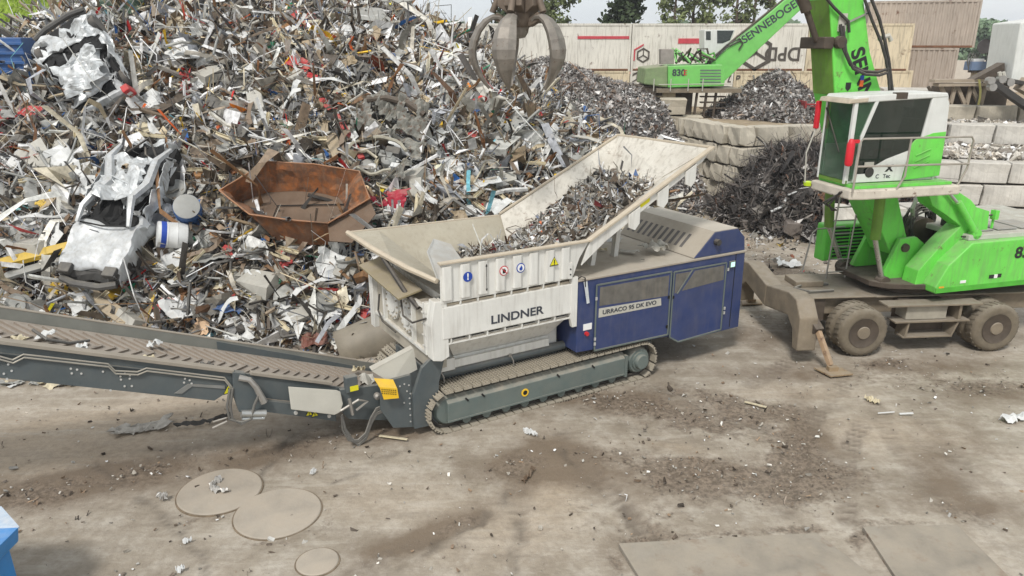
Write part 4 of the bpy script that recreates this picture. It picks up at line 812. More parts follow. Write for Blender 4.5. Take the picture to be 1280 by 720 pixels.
# what lies in the chute and hopper
def hop_pts(N, x0, x1):
    x = RG.uniform(x0, x1, N); y = RG.uniform(.55, 2.2, N); zf = np.where(x < 2.5, 2.44, 2.50 + (x - 2.45) * 1.36 / 2.53)
    hh = .2 * np.clip(1 - ((y - 1.35) / 1.1) ** 2, 0, 1) * np.clip((x - x0) / .6, 0, 1) * np.clip((4.9 - x) / .5, .1, 1)
    z = zf + RG.uniform(.3, 1, N) * hh + .04; w = MO[None] + x[:, None] * mu_[None] + y[:, None] * mv_[None]; return np.stack([w[:, 0], w[:, 1], z], -1), x
parts = []
HP = PAL.copy(); HPW = PALW * 1.0; HPW[[4, 5, 8, 12, 13]] *= 1.8; HPW[[0, 1, 2, 22]] *= 1.5; HPW /= HPW.sum()
for kind, N, med in (('flake', 2600, .09), ('strip', 1300, .11), ('chunk', 2200, .06), ('sheet', 260, .2), ('wire', 70, .16), ('pipe', 60, .16)):
    P, x = hop_pts(N, 1.1, 4.8); parts.append(gen(kind, P, logn(N, med, .4, .03, .45), HP, HPW, .28))
co, q, c = join(parts); tag(np_mesh('scrap_in_chute', co, q, m_scrap, 'stuff', {'col': c}), 'loose shredder feed of mixed scrap lying in the raised white chute', 'scrap')
xs = np.linspace(1.0, 4.9, 40); ys = np.linspace(.45, 2.3, 20); vv = []
for y in ys:
    for x in xs:
        zf = 2.44 if x < 2.5 else 2.50 + (x - 2.45) * 1.36 / 2.53
        vv.append(mw(x, y, zf + .03 + .19 * max(0, 1 - ((y - 1.35) / 1.05) ** 2) * min(1, (x - 1) / .6) * min(1, max(.05, (4.9 - x) / .5)) + .05 * noise.noise((x * 3, y * 3, 0))))
i = np.arange(800).reshape(20, 40); tag(np_mesh('chute_soil', np.array(vv), np.stack([i[:-1, :-1], i[:-1, 1:], i[1:, 1:], i[1:, :-1]], -1).reshape(-1, 4), mat('brown_fines', lin((132, 122, 110)), .95, var=.5, scale=4, bump=1.0)), 'brown dirt bed under the scrap in the chute', 'dirt', kind='stuff')
# litter over the yard
def flat_fn(X, Y): return np.where(seg_dist(X, Y, BL) < .2, .012, -1.0)
LP = np.array([lin(c_) for c_ in ((190, 186, 178), (150, 144, 134), (110, 100, 90), (80, 70, 60), (216, 214, 208), (130, 110, 90))]); LW = np.array([3, 4, 5, 5, 2, 3.0]); LW /= LW.sum()
e_at = lambda X, Y: earth_shade[np.clip(np.searchsorted(gy, Y), 0, len(gy) - 1), np.clip(np.searchsorted(gx, X), 0, len(gx) - 1)]
parts = []
for kind, N, med, hi in (('chunk', 9000, .020, .07), ('flake', 2200, .03, .12), ('strip', 500, .035, .1)):
    P = sample(flat_fn, N, -13, 18, 7, 26, 0, (-.005, .012), lambda X, Y, Z: .12 + .88 * e_at(X, Y) ** 1.2); parts.append(gen(kind, P, logn(len(P), med, .5, .01, hi), LP, LW, .35))
co, q, c = join(parts); tag(np_mesh('yard_litter', co, q, m_shred, 'stuff', {'col': c}), 'small stones and scraps littering the concrete yard', 'litter')
parts = []        # denser debris along the foot of heaps, the wall and under the conveyor
def foot(X, Y):
    s = seg_dist(X, Y, BL); d = np.hypot(X - 11.5, Y - 27.6); w = np.abs(Y - 30.5 + (X - 8.5) * 2) 
    return np.clip(np.exp(-np.abs(s) / .7), 0, 1) + np.exp(-np.abs(d - 3.6) / .8) * .8
for kind, N, med in (('chunk', 3500, .06), ('flake', 4500, .11), ('strip', 2500, .12)):
    P = sample(lambda X, Y: 0 * X + .01, N, -14, 14, 14, 31, 0, (0, .05), lambda X, Y, Z: foot(X, Y)); parts.append(gen(kind, P, logn(len(P), med, .5, .02, .35), PAL, PALW, .4))
co, q, c = join(parts); tag(np_mesh('loose_debris', co, q, m_scrap, 'stuff', {'col': c}), 'loose scrap debris strewn along the foot of the heaps', 'debris')
# ================= material handling excavator =================
m_green = mat('bright_green_paint', lin((104, 214, 76)), .38, dust=.42, dustc=(.31, .30, .22), var=.2, scale=1.6, stain=.35, rust=.04)
m_greend = mat('dirty_green_paint', lin((104, 150, 48)), .6, dust=.5, dustc=(.22, .19, .12), var=.3, scale=2, stain=.5)
m_cabw = mat('cab_white', lin((216, 218, 214)), .4, dust=.25, var=.06, stain=.15)
m_mud = mat('muddy_undercarriage', lin((128, 116, 98)), .9, dust=.7, dustc=(.27, .235, .19), var=.35, scale=3, bump=.4)
m_mudd = mat('dark_greasy_metal', lin((74, 64, 54)), .7, dust=.4, dustc=(.2, .17, .14), var=.4, scale=4)
m_tyre = mat('muddy_tyre', lin((112, 102, 86)), .95, dust=.6, dustc=(.25, .22, .175), var=.3, scale=5, bump=.6)
m_rodc = mat('chrome_rod', (.55, .55, .53), .25, metal=.9, dust=.2)
m_glass = mat('cab_glass', lin((22, 38, 32)), .05, var=0, spec=.8)
def glassify(m, a):
    t = m.node_tree; b = t.nodes['Principled BSDF']; b.inputs['Alpha'].default_value = a; b.inputs['Coat Weight'].default_value = .6; b.inputs['Coat Roughness'].default_value = .03
glassify(m_glass, .74)
m_glassg = mat('green_reflection_glass', lin((44, 92, 60)), .06, var=.5, scale=5, spec=.8, dust=.25, dustc=(.2, .24, .2)); glassify(m_glassg, .5)  # green reflections are put into this glass colour
m_red = mat('red_paint', lin((208, 40, 52)), .45, var=.15)
UC = (8.852, 16.255)
X_ = thing('material_excavator', 'bright green wheeled scrap excavator with raised white cab at right', 'excavator', (*UC, 0), R(14))
# undercarriage, turned 9 degrees against the upper carriage
_a = R(-14); _d2 = Vector((7.48 - UC[0], 14.73 - UC[1])); _ox = _d2.x * math.cos(_a) - _d2.y * math.sin(_a); _oy = _d2.x * math.sin(_a) + _d2.y * math.cos(_a)
def under(o): o.location = (_ox, _oy, 0); o.rotation_euler = (0, 0, R(-9)); return o
def wheel(cx_, y0, s):
    f = MB(); f.lathe([(.30, .02 * s), (.42, -.02 * s), (.50, .0), (.54, .05 * s), (.545, .14 * s), (.54, .24 * s), (.50, .28 * s), (.42, .30 * s), (.30, .28 * s)], (cx_, y0, .545), n=36)
    w = under(f.build('wheel', m_tyre, X_, smooth=True))
    f = MB(); f.lathe([(.315, -.0 * s), (.33, -.01 * s), (.30, .03 * s), (.24, .08 * s), (.20, .09 * s), (.001, .09 * s)], (cx_, y0, .545), n=28); link = f.build('rim', m_mudd, w, smooth=True)
    f = MB(); f.lathe([(.001, -.02 * s), (.13, -.02 * s), (.145, .0), (.15, .1 * s)], (cx_, y0, .545), n=20); f.build('hub', m_mud, w, smooth=True)
    f = MB()
    for k in range(30):
        a = 2 * math.pi * k / 30; c_, s_ = math.cos(a), math.sin(a)
        f.bar((cx_ + .545 * c_, y0 + .05 * s, .545 + .545 * s_), (cx_ + .545 * math.cos(a + .1), y0 + .23 * s, .545 + .545 * math.sin(a + .1)), .03, .02, (c_, 0, s_))
    f.build('tread', m_tyre, w)
for cx_ in (0, 3.0):
    for y0, s in ((.0, 1), (.36, 1), (2.8, -1), (2.44, -1)): wheel(cx_, y0, s)
    f = MB(); f.tube([(cx_, .3, .545), (cx_, 2.5, .545)], .12, 12); f.box(cx_ - .25, cx_ + .25, 1.1, 1.7, .4, .85); under(f.build('axle', m_mud, X_))
f = MB(); f.box(-1.2, 4.4, .75, 2.05, .72, 1.14); f.box(-1.25, .5, .55, 2.25, 1.14, 1.18); f.box(.5, 4.4, .55, 2.25, 1.13, 1.17); under(f.build('undercarriage_frame', m_mud, X_, bevel=.02))
f = MB(); f.prism([(-1.2, .72), (-1.2, 1.14), (-.6, 1.14), (-.6, .62), (-.9, .55)], .62, .75); under(f.build('frame_gusset', m_mudd, X_, bevel=.01))
for z0, x0, x1 in ((1.11, .44, 2.56), (.73, .68, 2.36), (.37, .92, 2.05)):
    f = MB(); f.box(x0, x1, -.02 + (1.11 - z0) * .1, .35, z0, z0 + .04); under(f.build('access_step', m_mud, X_, bevel=.006))
f = MB(); f.box(.95, 1.86, .10, .5, .78, 1.10); under(f.build('battery_box', mat('greyish_box_cover', lin((158, 152, 138)), .7, dust=.4), X_, bevel=.01))
for P in ([(.95, .40), (1.0, .73), (1.04, .73), (1.0, .40)], [(2.0, .40), (2.12, .73), (2.16, .73), (2.04, .40)], [(2.1, .75), (2.1, 1.1), (2.16, 1.1), (2.16, .75)]): under(MB().prism(P, .05, .4).build('step_bracket', m_mud, X_))
f = MB(); f.box(1.0, 2.0, .35, .7, .42, 1.1); under(f.build('tank', m_mudd, X_))
for s_, yc in ((1, 0), (-1, 2.8)):
    def Y(y): return y if s_ == 1 else 2.8 - y
    f = MB(); f.prism([(Y(1.4), 1.22), (Y(.30), 1.42), (Y(-.05), 1.38), (Y(-.32), 1.05), (Y(-.36), .34), (Y(-.12), .32), (Y(-.02), .72), (Y(.25), .92), (Y(1.4), .72)], -1.62, -1.22, 'x')
    under(f.build('outrigger_arm', m_mud, X_, bevel=.03))
    f = MB(); f.prism([(Y(-.03), .5), (Y(-.25), .50), (Y(-.27), 1.0), (Y(-.1), 1.1)], -1.50, -1.215, 'x') 
    f = MB(); f.bar((-1.3, Y(.0), 1.05), (-1.22, Y(-.38), .78), .2, .16); g = under(f.build('outrigger_leg', m_mudd, X_, bevel=.01))
    f = MB(); f.bar((-1.23, Y(-.30), .86), (-1.02, Y(-.66), .14), .10, .10); f.build('leg_ram', mat('rusty_tan_ram', lin((176, 148, 118)), .7, dust=.4, rust=.3), g, bevel=.01)
    f = MB(); f.prism([(-1.30, Y(-.55)), (-.74, Y(-.60)), (-.66, Y(-.92)), (-1.16, Y(-.98))], .02, .05, 'z'); f.bar((-1.1, Y(-.72), .09), (-.9, Y(-.72), .09), .12, .10); f.build('foot_plate', mat('rusty_tan_plate', lin((150, 128, 98)), .85, dust=.5, rust=.3), g)
f = MB(); f.tube([(-.3, .9, 1.22), (-.9, .8, 1.24), (-1.1, 1.1, 1.23), (-.7, 1.4, 1.23), (-.2, 1.35, 1.22)], .03, 6); under(f.build('deck_hose', m_hose, X_))
f = MB(); f.box(-1.0, -.35, 1.25, 1.85, 1.18, 1.32); under(f.build('deck_plate', m_mud, X_, bevel=.02))
# slewing ring, upper deck
f = MB(); f.lathe([(.7, 1.17), (.82, 1.19), (.82, 1.30), (.9, 1.31), (.9, 1.38)], (0, 0, 0), 'z', 32); f.build('slewing_ring', m_mudd, X_, smooth=True)
f = MB(); f.prism([(-1.25, -.55), (-1.0, -.85), (-.25, -1.1), (3.8, -1.3), (3.8, 1.3), (-.4, 1.3), (-1.25, .6)], 1.385, 1.50, 'z'); f.build('upper_deck', m_mudd, X_, bevel=.01)
f = MB(); f.prism([(-.27, 1.375), (-.28, 1.52), (-.05, 1.98), (.46, 2.44), (3.8, 2.48), (3.8, 1.42)], -1.36, -.5); sb = f.build('engine_house', m_green, X_, bevel=.03, seg=3)
f = MB(); f.prism([(-.27, 1.39), (-.28, 1.50), (3.8, 1.54), (3.8, 1.43)], -1.375, -1.361); f.build('lower_skirt', mat('green_paint_skirt', lin((76, 176, 50)), .5, dust=.2), sb)
text('model_number', '835', .34, m_blk, sb, (1.90, -1.366, 2.14), wx=1.15, bold=.03)
f = MB(); f.box(1.05, 1.17, -1.372, -1.359, 1.62, 1.70); f.box(1.26, 1.36, -1.372, -1.359, 1.63, 1.71); f.build('black_label', m_blk, sb)
f = MB(); f.box(1.17, 1.26, -1.372, -1.359, 1.62, 1.70); f.build('white_label', m_signw, sb)
f = MB(); f.box(.32, .46, -1.37, -1.359, 1.57, 1.63); f.build('white_label', m_signw, sb)
f = MB(); f.box(-.2, -.08, -1.373, -1.359, 1.50, 1.53); f.build('orange_label', mat('orange_print', lin((240, 160, 40)), .5), sb)
f = MB(); f.box(.5, 3.8, -1.2, 1.3, 2.44, 2.56); f.box(.5, 3.8, .2, 1.36, 1.5, 2.44); f.build('service_roof', mat('pale_service_deck', lin((188, 190, 180)), .7, dust=.5, var=.15), X_, bevel=.02)
for k in range(3):
    f = MB(); f.box(.8 + k * .62, 1.32 + k * .62, -1.0, -.3, 2.57, 2.60); f.build('roof_hatch', mat('hatch_grey', lin((150, 152, 148)), .7, dust=.5), X_, bevel=.01)
f = MB(); f.tube([(.55, -.6, 2.6), (.9, -.7, 2.95), (1.0, -.7, 2.95)], .02, 6); f.tube([(1.35, -.9, 2.6), (1.35, -.9, 3.0)], .03, 6); f.box(1.3, 1.4, -.98, -.85, 2.8, 3.0); f.build('roof_fitting', m_green, X_)
f = MB(); f.box(.62, .82, -.4, -.25, 2.56, 2.86); f.build('filter_housing', m_black, X_, bevel=.02)
for pts in ([(.45, -.9, 3.0), (.7, -.95, 2.85), (1.3, -.9, 2.9)], [(.5, -1.0, 2.9), (.75, -1.0, 2.7), (.62, -1.1, 2.5), (.4, -1.1, 2.52)]):
    MB().tube(pts, .02, 6).build('hydraulic_hose', m_black, X_)
# louvered box on the far side
f = MB(); f.box(-1.32, -.2, 1.0, 1.35, 1.5, 2.38); lb = f.build('cooler_box', m_green, X_, bevel=.04)
for r_ in range(9):
    for c_ in range(2): f = MB(); f.box(-1.08 + c_ * .44, -.68 + c_ * .44, .985, 1.0, 1.60 + r_ * .082, 1.64 + r_ * .082); f.build('louver_slot', m_dark, lb)
for s_ in (0, .5):
    MB().tube([(-1.66 + s_, .35, 1.3), (-1.62 + s_, .3, 3.2)], .02, 5).build('ladder_rail', m_steel, X_)
for k in range(6): MB().tube([(-1.66, .35, 1.45 + k * .3), (-1.14, .32, 1.45 + k * .3)], .015, 5).build('ladder_rung', m_steel, X_)
MB().tube([(-1.9, .9, 1.3), (-1.75, .9, 2.25), (-1.65, .9, 2.33), (-.9, .9, 2.35)], .02, 6).build('grab_rail', m_steel, X_)
# boom foot bracket and boom
f = MB(); f.prism([(-.60, 2.38), (-.18, 2.40), (.26, 2.08), (.16, 1.75), (.0, 1.51), (-.85, 1.36), (-.95, 1.5)], -.52, -.42); f.build('boom_bracket', m_green, X_, bevel=.01)
f = MB(); f.prism([(-.60, 2.38), (-.18, 2.40), (.26, 2.08), (.16, 1.51), (-.85, 1.51), (-.95, 1.55)], .42, .52); f.build('boom_bracket', m_green, X_, bevel=.01)
f = MB(); f.lathe([(.001, -.05), (.09, -.05), (.1, 0), (.1, .98), (.001, .98)], (-.45, -.52, 2.18), n=16); f.build('boom_pin', m_mudd, X_)
boomP = [(-.62, 1.98), (-.30, 2.05), (-.28, 2.35), (-.70, 3.30), (-1.10, 4.35), (-1.46, 5.38), (-1.90, 6.24), (-2.21, 7.2), (-2.75, 8.6), (-3.5, 9.7), (-4.3, 9.95), (-4.4, 9.4), (-3.75, 8.7), (-3.05, 7.6), (-2.97, 7.2), (-2.80, 6.45), (-2.57, 5.4), (-2.15, 4.3), (-1.50, 3.30), (-.85, 2.35)]
f = MB(); f.prism(boomP, -.35, .35); bo = f.build('boom', m_green, X_, bevel=.025)
f = MB(); f.quad3([(-2.98, -.33, 7.2), (-2.98, .33, 7.2), (-2.81, .33, 6.48), (-2.81, -.33, 6.48)], .006); f.quad3([(-2.80, -.33, 6.44), (-2.80, .33, 6.44), (-2.585, .33, 5.42), (-2.585, -.33, 5.42)], .006); f.build('dirty_boom_front', m_greend, bo)
f = MB(); f.prism([(-2.74, 6.1), (-2.56, 6.1), (-2.50, 6.5), (-2.72, 7.4), (-2.80, 7.4)], -.362, -.351) if False else None
f = MB(); f.lathe([(.001, -.06), (.11, -.06), (.12, -.02), (.12, .9), (.001, .9)], (-2.66, -.42, 6.42), n=18); f.build('boom_knee_pin', m_mudd, bo)
f = MB(); f.box(-3.0, -2.78, -.40, .40, 6.3, 6.52); f.build('cylinder_lug', m_mudd, bo, bevel=.02)
f = MB(); f.tube([(-2.98, -.12, 6.45), (-3.28, -.12, 7.0)], .06, 10); f.tube([(-3.28, -.12, 7.0), (-5.0, -.12, 10.1)], .11, 12); f.build('stick_cylinder', m_mudd, X_, smooth=True)
dirb = math.degrees(math.atan2(7.2 - 5.38, -2.21 + 1.46))
f = None
text('boom_lettering', 'SENNEBOGEN', .42, m_blk, bo, (-1.72, -.354, 5.05), rot=(R(90), R(180 - dirb) + R(-0), 0) if False else (R(90), R(68), 0), wx=1.0, bold=.03)
f = MB(); f.prism([(-2.36, 5.66), (-2.24, 5.66), (-2.24, 5.55), (-2.30, 5.49), (-2.36, 5.55)], -.358, -.351); f.build('shield_emblem', m_blk, bo)
f = MB(); f.box(-2.05, -1.97, -.37, -.352, 5.58, 5.70); lmp = f.build('marker_light', mat('orange_lens', lin((240, 110, 40)), .3), bo); MB().box(-2.05, -1.97, -.37, -.352, 5.70, 5.79).build('blue_lens', m_signb, lmp)
hp = [[(-3.3, -.40, 7.4), (-2.9, -.42, 7.05), (-2.55, -.43, 6.8), (-2.5, -.43, 6.6)],
      [(-2.72, -.43, 6.75), (-2.60, -.45, 6.3), (-2.40, -.46, 6.0), (-2.10, -.47, 5.88), (-1.75, -.47, 5.86), (-1.5, -.45, 5.92)],
      [(-2.66, -.43, 6.72), (-2.55, -.47, 6.25), (-2.34, -.48, 5.93), (-2.05, -.49, 5.82), (-1.72, -.49, 5.80), (-1.5, -.45, 5.85)],
      [(-2.25, -.42, 7.2), (-2.05, -.44, 6.85), (-1.75, -.45, 6.4), (-1.60, -.46, 6.1), (-1.45, -.45, 5.7), (-1.35, -.45, 5.3)],
      [(-2.15, -.40, 7.3), (-1.85, -.42, 6.85), (-1.65, -.43, 6.4), (-1.52, -.44, 6.1), (-1.38, -.43, 5.7), (-1.25, -.43, 5.3)],
      [(-2.05, -.30, 7.3), (-1.78, -.32, 6.85), (-1.60, -.33, 6.5), (-1.40, -.34, 6.0), (-1.3, -.33, 5.6), (-1.15, -.33, 5.3)]]
for P in hp: MB().tube(P, .03, 7).build('boom_hose', m_black, bo, smooth=True)
MB().tube([(-1.75, -.35, 6.48), (-1.55, -.38, 6.55), (-1.48, -.38, 6.45)], .045, 8).build('hose_elbow', m_panelgrey, bo)
MB().bar((-2.6, -.37, 6.75), (-2.05, -.37, 6.98), .04, .03).build('hose_clamp', m_steel, bo); f = MB(); f.box(-2.72, -2.55, -.39, -.352, 6.62, 6.95); f.build('hose_plate', m_panelgrey, bo)
for y in (-.62, .62):
    f = MB(); f.tube([(-1.72 if y > 0 else -1.38, y, 3.9), (-1.33 if y < 0 else -1.55, y, 2.45)], .105, 14); c1 = f.build('lift_cylinder', m_greend, X_, smooth=True)
    f = MB(); f.tube([(-1.33 if y < 0 else -1.55, y, 2.45), (-.98 if y < 0 else -1.05, y, 1.5)], .055, 12); f.build('piston_rod', m_rodc, c1, smooth=True); MB().lathe([(.001, -.1), (.13, -.1), (.13, .1), (.001, .1)], (-.98 if y < 0 else -1.05, y, 1.48), n=16).build('cylinder_foot', m_mudd, X_, smooth=True)
# stick above the picture, holding the grapple
f = MB(); f.prism([(-3.5, 10.2), (-3.6, 9.6), (-5.0, 9.6), (-9.1, 8.35), (-9.2, 8.65), (-5.2, 10.2)], -.22, .22); f.build('stick', m_green, X_, bevel=.02)
f = MB(); f.tube([(-9.0, 0, 8.5), (-8.97, 0, 7.4)], .09, 10); f.build('grab_suspension', m_mudd, X_)
# cab riser arms
for y0, y1 in ((-1.06, -.78), (-.52, -.50)) if False else ((-1.02, -.62),):
    f = MB(); f.prism([(-.62, 3.56), (.02, 3.56), (.55, 3.28), (.92, 2.95), (.97, 2.5), (.55, 1.95), (.15, 1.42), (-.50, 1.42), (-.46, 1.80), (.02, 2.35), (.42, 2.72), (.0, 2.98), (-.4, 3.2)], y0, y1); f.build('cab_riser', m_green, X_, bevel=.015)
f = MB(); f.tube([(-.62, -1.08, 3.9), (.30, -1.12, 3.1)], .035, 8); f.build('riser_rod', m_rodc, X_, smooth=True)
f = MB(); f.tube([(.12, -1.12, 3.28), (.66, -1.15, 2.62)], .07, 10); f.lathe([(.001, -.05), (.11, -.05), (.11, .1), (.001, .1)], (.70, -1.15, 2.57), n=14); f.build('riser_cylinder', m_green, X_, smooth=True)
f = MB(); f.prism([(.35, 3.45), (.50, 3.45), (1.0, 3.05), (1.12, 2.85), (1.08, 2.5), (.9, 2.6)], -.55, -.5); f.prism([(.72, 3.12), (1.12, 3.0), (1.16, 2.6), (.9, 2.45)], -.98, -.9); f.build('riser_link', m_green, X_)
# hose reel behind the cab
f = MB(); f.lathe([(.12, 0), (.42, 0), (.42, .25), (.12, .25)], (.45, .0, 2.25), n=24); rl_ = f.build('hose_reel', m_mudd, X_)
for k in range(9):
    c = Vector((.42 + random.uniform(-.04, .04), -.02 + .03 * k, 2.45)); r_ = .30 + .03 * (k % 4)
    P = [(c.x + r_ * math.cos(a) * 1.0, c.y + .05 * math.sin(3 * a + k), c.z + r_ * 1.35 * math.sin(a)) for a in np.linspace(0, 2 * math.pi, 15)]
    MB().tube(P, .022, 5).build('hose_coil', m_black, rl_)
for P in ([(.3, .1, 3.4), (.1, .05, 2.9), (.3, .1, 2.3)], [(.5, .1, 3.4), (.75, .05, 3.0), (.7, .1, 2.4)]): MB().tube(P, .05, 7).build('hydraulic_hose', m_steel, X_)
# cab
CX0, CX1, CY0, CY1, CZ0, CZ1 = -2.86, -.76, -1.36, -.50, 3.82, 5.46
f = MB(); f.prism([(-2.95, -1.66), (-2.70, -1.72), (-.46, -1.70), (-.46, -.45), (-2.95, -.45)], 3.57, 3.76, 'z'); f.build('cab_platform', mat('dusty_white_skirt', lin((206, 198, 184)), .7, dust=.4, dustc=(.4, .35, .28), rust=.1), X_, bevel=.03)
f = MB(); f.box(-2.8, -.6, -1.6, -.5, 3.765, 3.82); f.build('platform_deck', m_green, X_)
cb = MB(); cb.box(CX0 + .05, CX1 - .02, CY0 + .06, CY1 - .06, CZ0 + .005, CZ0 + .05); cab2 = cb.build('operator_cab', m_cabw, X_)
f = MB(); f.prism([(-2.90, 5.38), (-2.84, 5.47), (-1.9, 5.50), (-.84, 5.50), (-.80, 5.42), (-2.86, 5.34)], CY0 - .01, CY1 + .01); f.build('cab_roof', m_cabw, cab2, bevel=.02)
f = MB(); f.prism([(-3.02, 5.33), (-2.99, 5.41), (-2.6, 5.44), (-2.6, 5.36)], CY0 - .02, CY1 + .02); f.build('roof_visor', mat('stained_visor', lin((196, 184, 164)), .7, dust=.5, rust=.15), cab2, bevel=.015)
MB().box(-2.0, -1.75, CY0 - .014, CY0 + .1, 5.40, 5.52).build('roof_gap', m_mudd, cab2)
f = MB(); f.box(CX0 - .01, CX0 + .07, CY0, CY0 + .07, CZ0, 5.36); f.build('cab_post', m_cabw, cab2, bevel=.01)
f = MB(); f.box(CX0 - .01, CX0 + .05, CY1 - .05, CY1, CZ0, 5.36); f.build('cab_post', m_cabw, cab2, bevel=.01)
f = MB(); f.bar((-2.38, CY0 + .02, 5.40), (-2.62, CY0 + .02, 4.70), .07, .05, (0, 1, 0)); f.bar((-2.62, CY0 + .02, 4.72), (-2.66, CY0 + .02, 3.84), .05, .05, (0, 1, 0)); f.build('door_pillar', m_cabw, cab2, bevel=.008)
f = MB(); f.prism([(-1.16, 5.44), (-.84, 5.44), (-.76, 5.3), (-.72, 4.76), (-1.02, 4.74), (-1.27, 4.66)], CY0, CY0 + .05); f.build('rear_panel_top', m_cabw, cab2, bevel=.006)
f = MB(); f.prism([(-1.27, 4.67), (-1.02, 4.745), (-.72, 4.765), (-.70, 3.90), (-1.56, 3.84), (-1.47, 4.54), (-1.40, 4.62)], CY0 - .004, CY0 + .045); gp = f.build('green_side_panel', m_green, cab2, bevel=.008)
for k in range(3): MB().bar((-1.34, CY0 - .008, 4.08 + k * .12), (-1.02, CY0 - .008, 4.20 + k * .12), .008, .035, (0, 1, 0)).build('pressed_louver', m_green, gp)
f = MB(); f.prism([(-1.50, 4.42), (-1.98, 4.27), (-2.32, 4.10), (-2.40, 4.0), (-2.60, 4.0), (-2.62, 3.84), (-1.58, 3.84)], CY0, CY0 + .05); f.build('door_panel', m_cabw, cab2, bevel=.006)
f = MB(); f.lathe([(.001, -.01), (.09, -.01), (.1, 0)], (-2.34, CY0 - .004, 4.03), n=18); f.build('door_handle', m_black, cab2); MB().box(-2.48, -2.28, CY0 - .02, CY0, 4.15, 4.23).build('door_latch', m_panelgrey, cab2)
text('cab_lettering', 'X', .17, m_blk, cab2, (-1.90, CY0 - .003, 4.09), bold=.05, wx=1.2); text('cab_lettering', 'eco', .07, m_txt, cab2, (-2.04, CY0 - .003, 4.08)) if False else None
text('cab_lettering', 'C   Tec', .11, m_txt, cab2, (-2.02, CY0 - .003, 3.94), bold=.01)
f = MB(); f.prism([(-2.79, 5.34), (-2.40, 5.36), (-2.64, 4.66), (-2.68, 3.9), (-2.79, 3.9)], CY0 + .02, CY0 + .03); f.build('side_window', m_glassg, cab2)
f = MB(); f.prism([(-2.34, 5.37), (-1.18, 5.42), (-1.28, 4.68), (-1.40, 4.62), (-1.49, 4.43), (-1.98, 4.28), (-2.32, 4.11), (-2.42, 4.01), (-2.62, 4.01), (-2.58, 4.68)], CY0 + .02, CY0 + .03); f.build('door_window', m_glass, cab2)
f = MB(); f.box(CX0 + .0, CX0 + .012, CY0 + .07, CY1 - .05, CZ0 + .06, 5.34); wsn = f.build('front_window', m_glassg, cab2)
f = MB(); f.bar((CX0 - .02, -.55, 5.2), (CX0 - .02, -1.1, 4.4), .02, .02); f.build('wiper', m_black, wsn)
f = MB(); f.box(CX0, CX0 + .05, CY0, CY1, CZ0, CZ0 + .07); f.build('front_sill', m_greend, cab2)
f = MB(); f.box(CX1 - .06, CX1, CY0 + .05, CY1, CZ0, 5.42); f.build('rear_wall', m_cabw, cab2)
f = MB(); f.box(CX0 + .1, CX1, CY1 - .03, CY1, CZ0, 4.5); f.build('far_wall', m_cabw, cab2); f = MB(); f.box(CX0 + .1, CX1 - .1, CY1 - .03, CY1 - .02, 4.5, 5.4); f.build('far_window', m_glassg, cab2)
f = MB(); f.box(-1.75, -1.25, -1.15, -.68, 4.15, 4.35); f.prism([(-1.35, 4.3), (-1.2, 5.0), (-1.1, 5.0), (-1.2, 4.3)], -1.15, -.68); f.box(-1.2, -1.08, -.9, -.65, 5.0, 5.2); f.box(-1.6, -1.4, -.9, -.6, 3.85, 4.15); f.build('operator_seat', m_black, cab2, bevel=.03)
f = MB(); f.box(-2.5, -2.3, -1.1, -.95, 3.9, 4.5); f.tube([(-1.9, -1.1, 4.4), (-1.95, -1.12, 4.65)], .025, 6); f.box(-2.15, -1.75, -1.18, -1.02, 4.3, 4.4); f.build('console', m_black, cab2, bevel=.02)
MB().box(-2.2, -1.98, -1.25, -1.2, 4.42, 4.45).build('red_lever', m_red, cab2)
f = MB(); f.lathe([(.001, 0), (.06, .02), (.075, .07), (.075, .42), (.05, .48), (.03, .52), (.001, .52)], (-2.93, -1.48, 4.18), 'z', 14); fe = f.build('fire_extinguisher', m_red, X_, smooth=True); MB().box(-2.96, -2.76, -1.50, -1.44, 4.62, 4.68).build('extinguisher_head', m_red, fe)
f = MB(); f.box(-3.0, -2.92, -.46, -.36, 4.78, 5.32); f.build('red_side_lamp', m_red, X_, bevel=.02)
f = MB(); f.tube([(-2.96, -.42, 4.8), (-3.1, -.4, 4.3), (-3.05, -.4, 3.7)], .015, 5); f.build('mirror_stay', m_panelgrey, X_)
f = MB(); f.lathe([(.001, 0), (.09, .02), (.1, .1), (.001, .12)], (-2.75, -.1, 3.55), 'z', 14); f.build('work_light', mat('yellow_green_lens', lin((200, 230, 40)), .3), X_)
for P in ([(-2.94, -1.72, 3.72), (-2.94, -1.74, 4.66), (-2.90, -1.75, 4.73), (-.46, -1.73, 4.70), (-.40, -1.73, 4.62), (-.40, -1.7, 4.1), (-.44, -1.68, 3.95), (-.52, -1.66, 3.75)], [(-2.94, -1.74, 4.22), (-.40, -1.72, 4.18)], [(-1.84, -1.74, 4.71), (-1.84, -1.73, 4.0), (-1.96, -1.70, 3.74)]):
    MB().tube(P, .02, 7).build('cab_handrail', mat('galvanised_rail', lin((176, 168, 158)), .5, metal=.4, dust=.3), X_, smooth=True)
for k in range(3): MB().tube([(-3.0 + k * .04, -1.45, 3.7), (-3.02, -1.2 + k * .1, 3.4), (-2.7 + k * .05, -.9, 3.2)], .02, 5).build('cab_hose', m_black, X_)
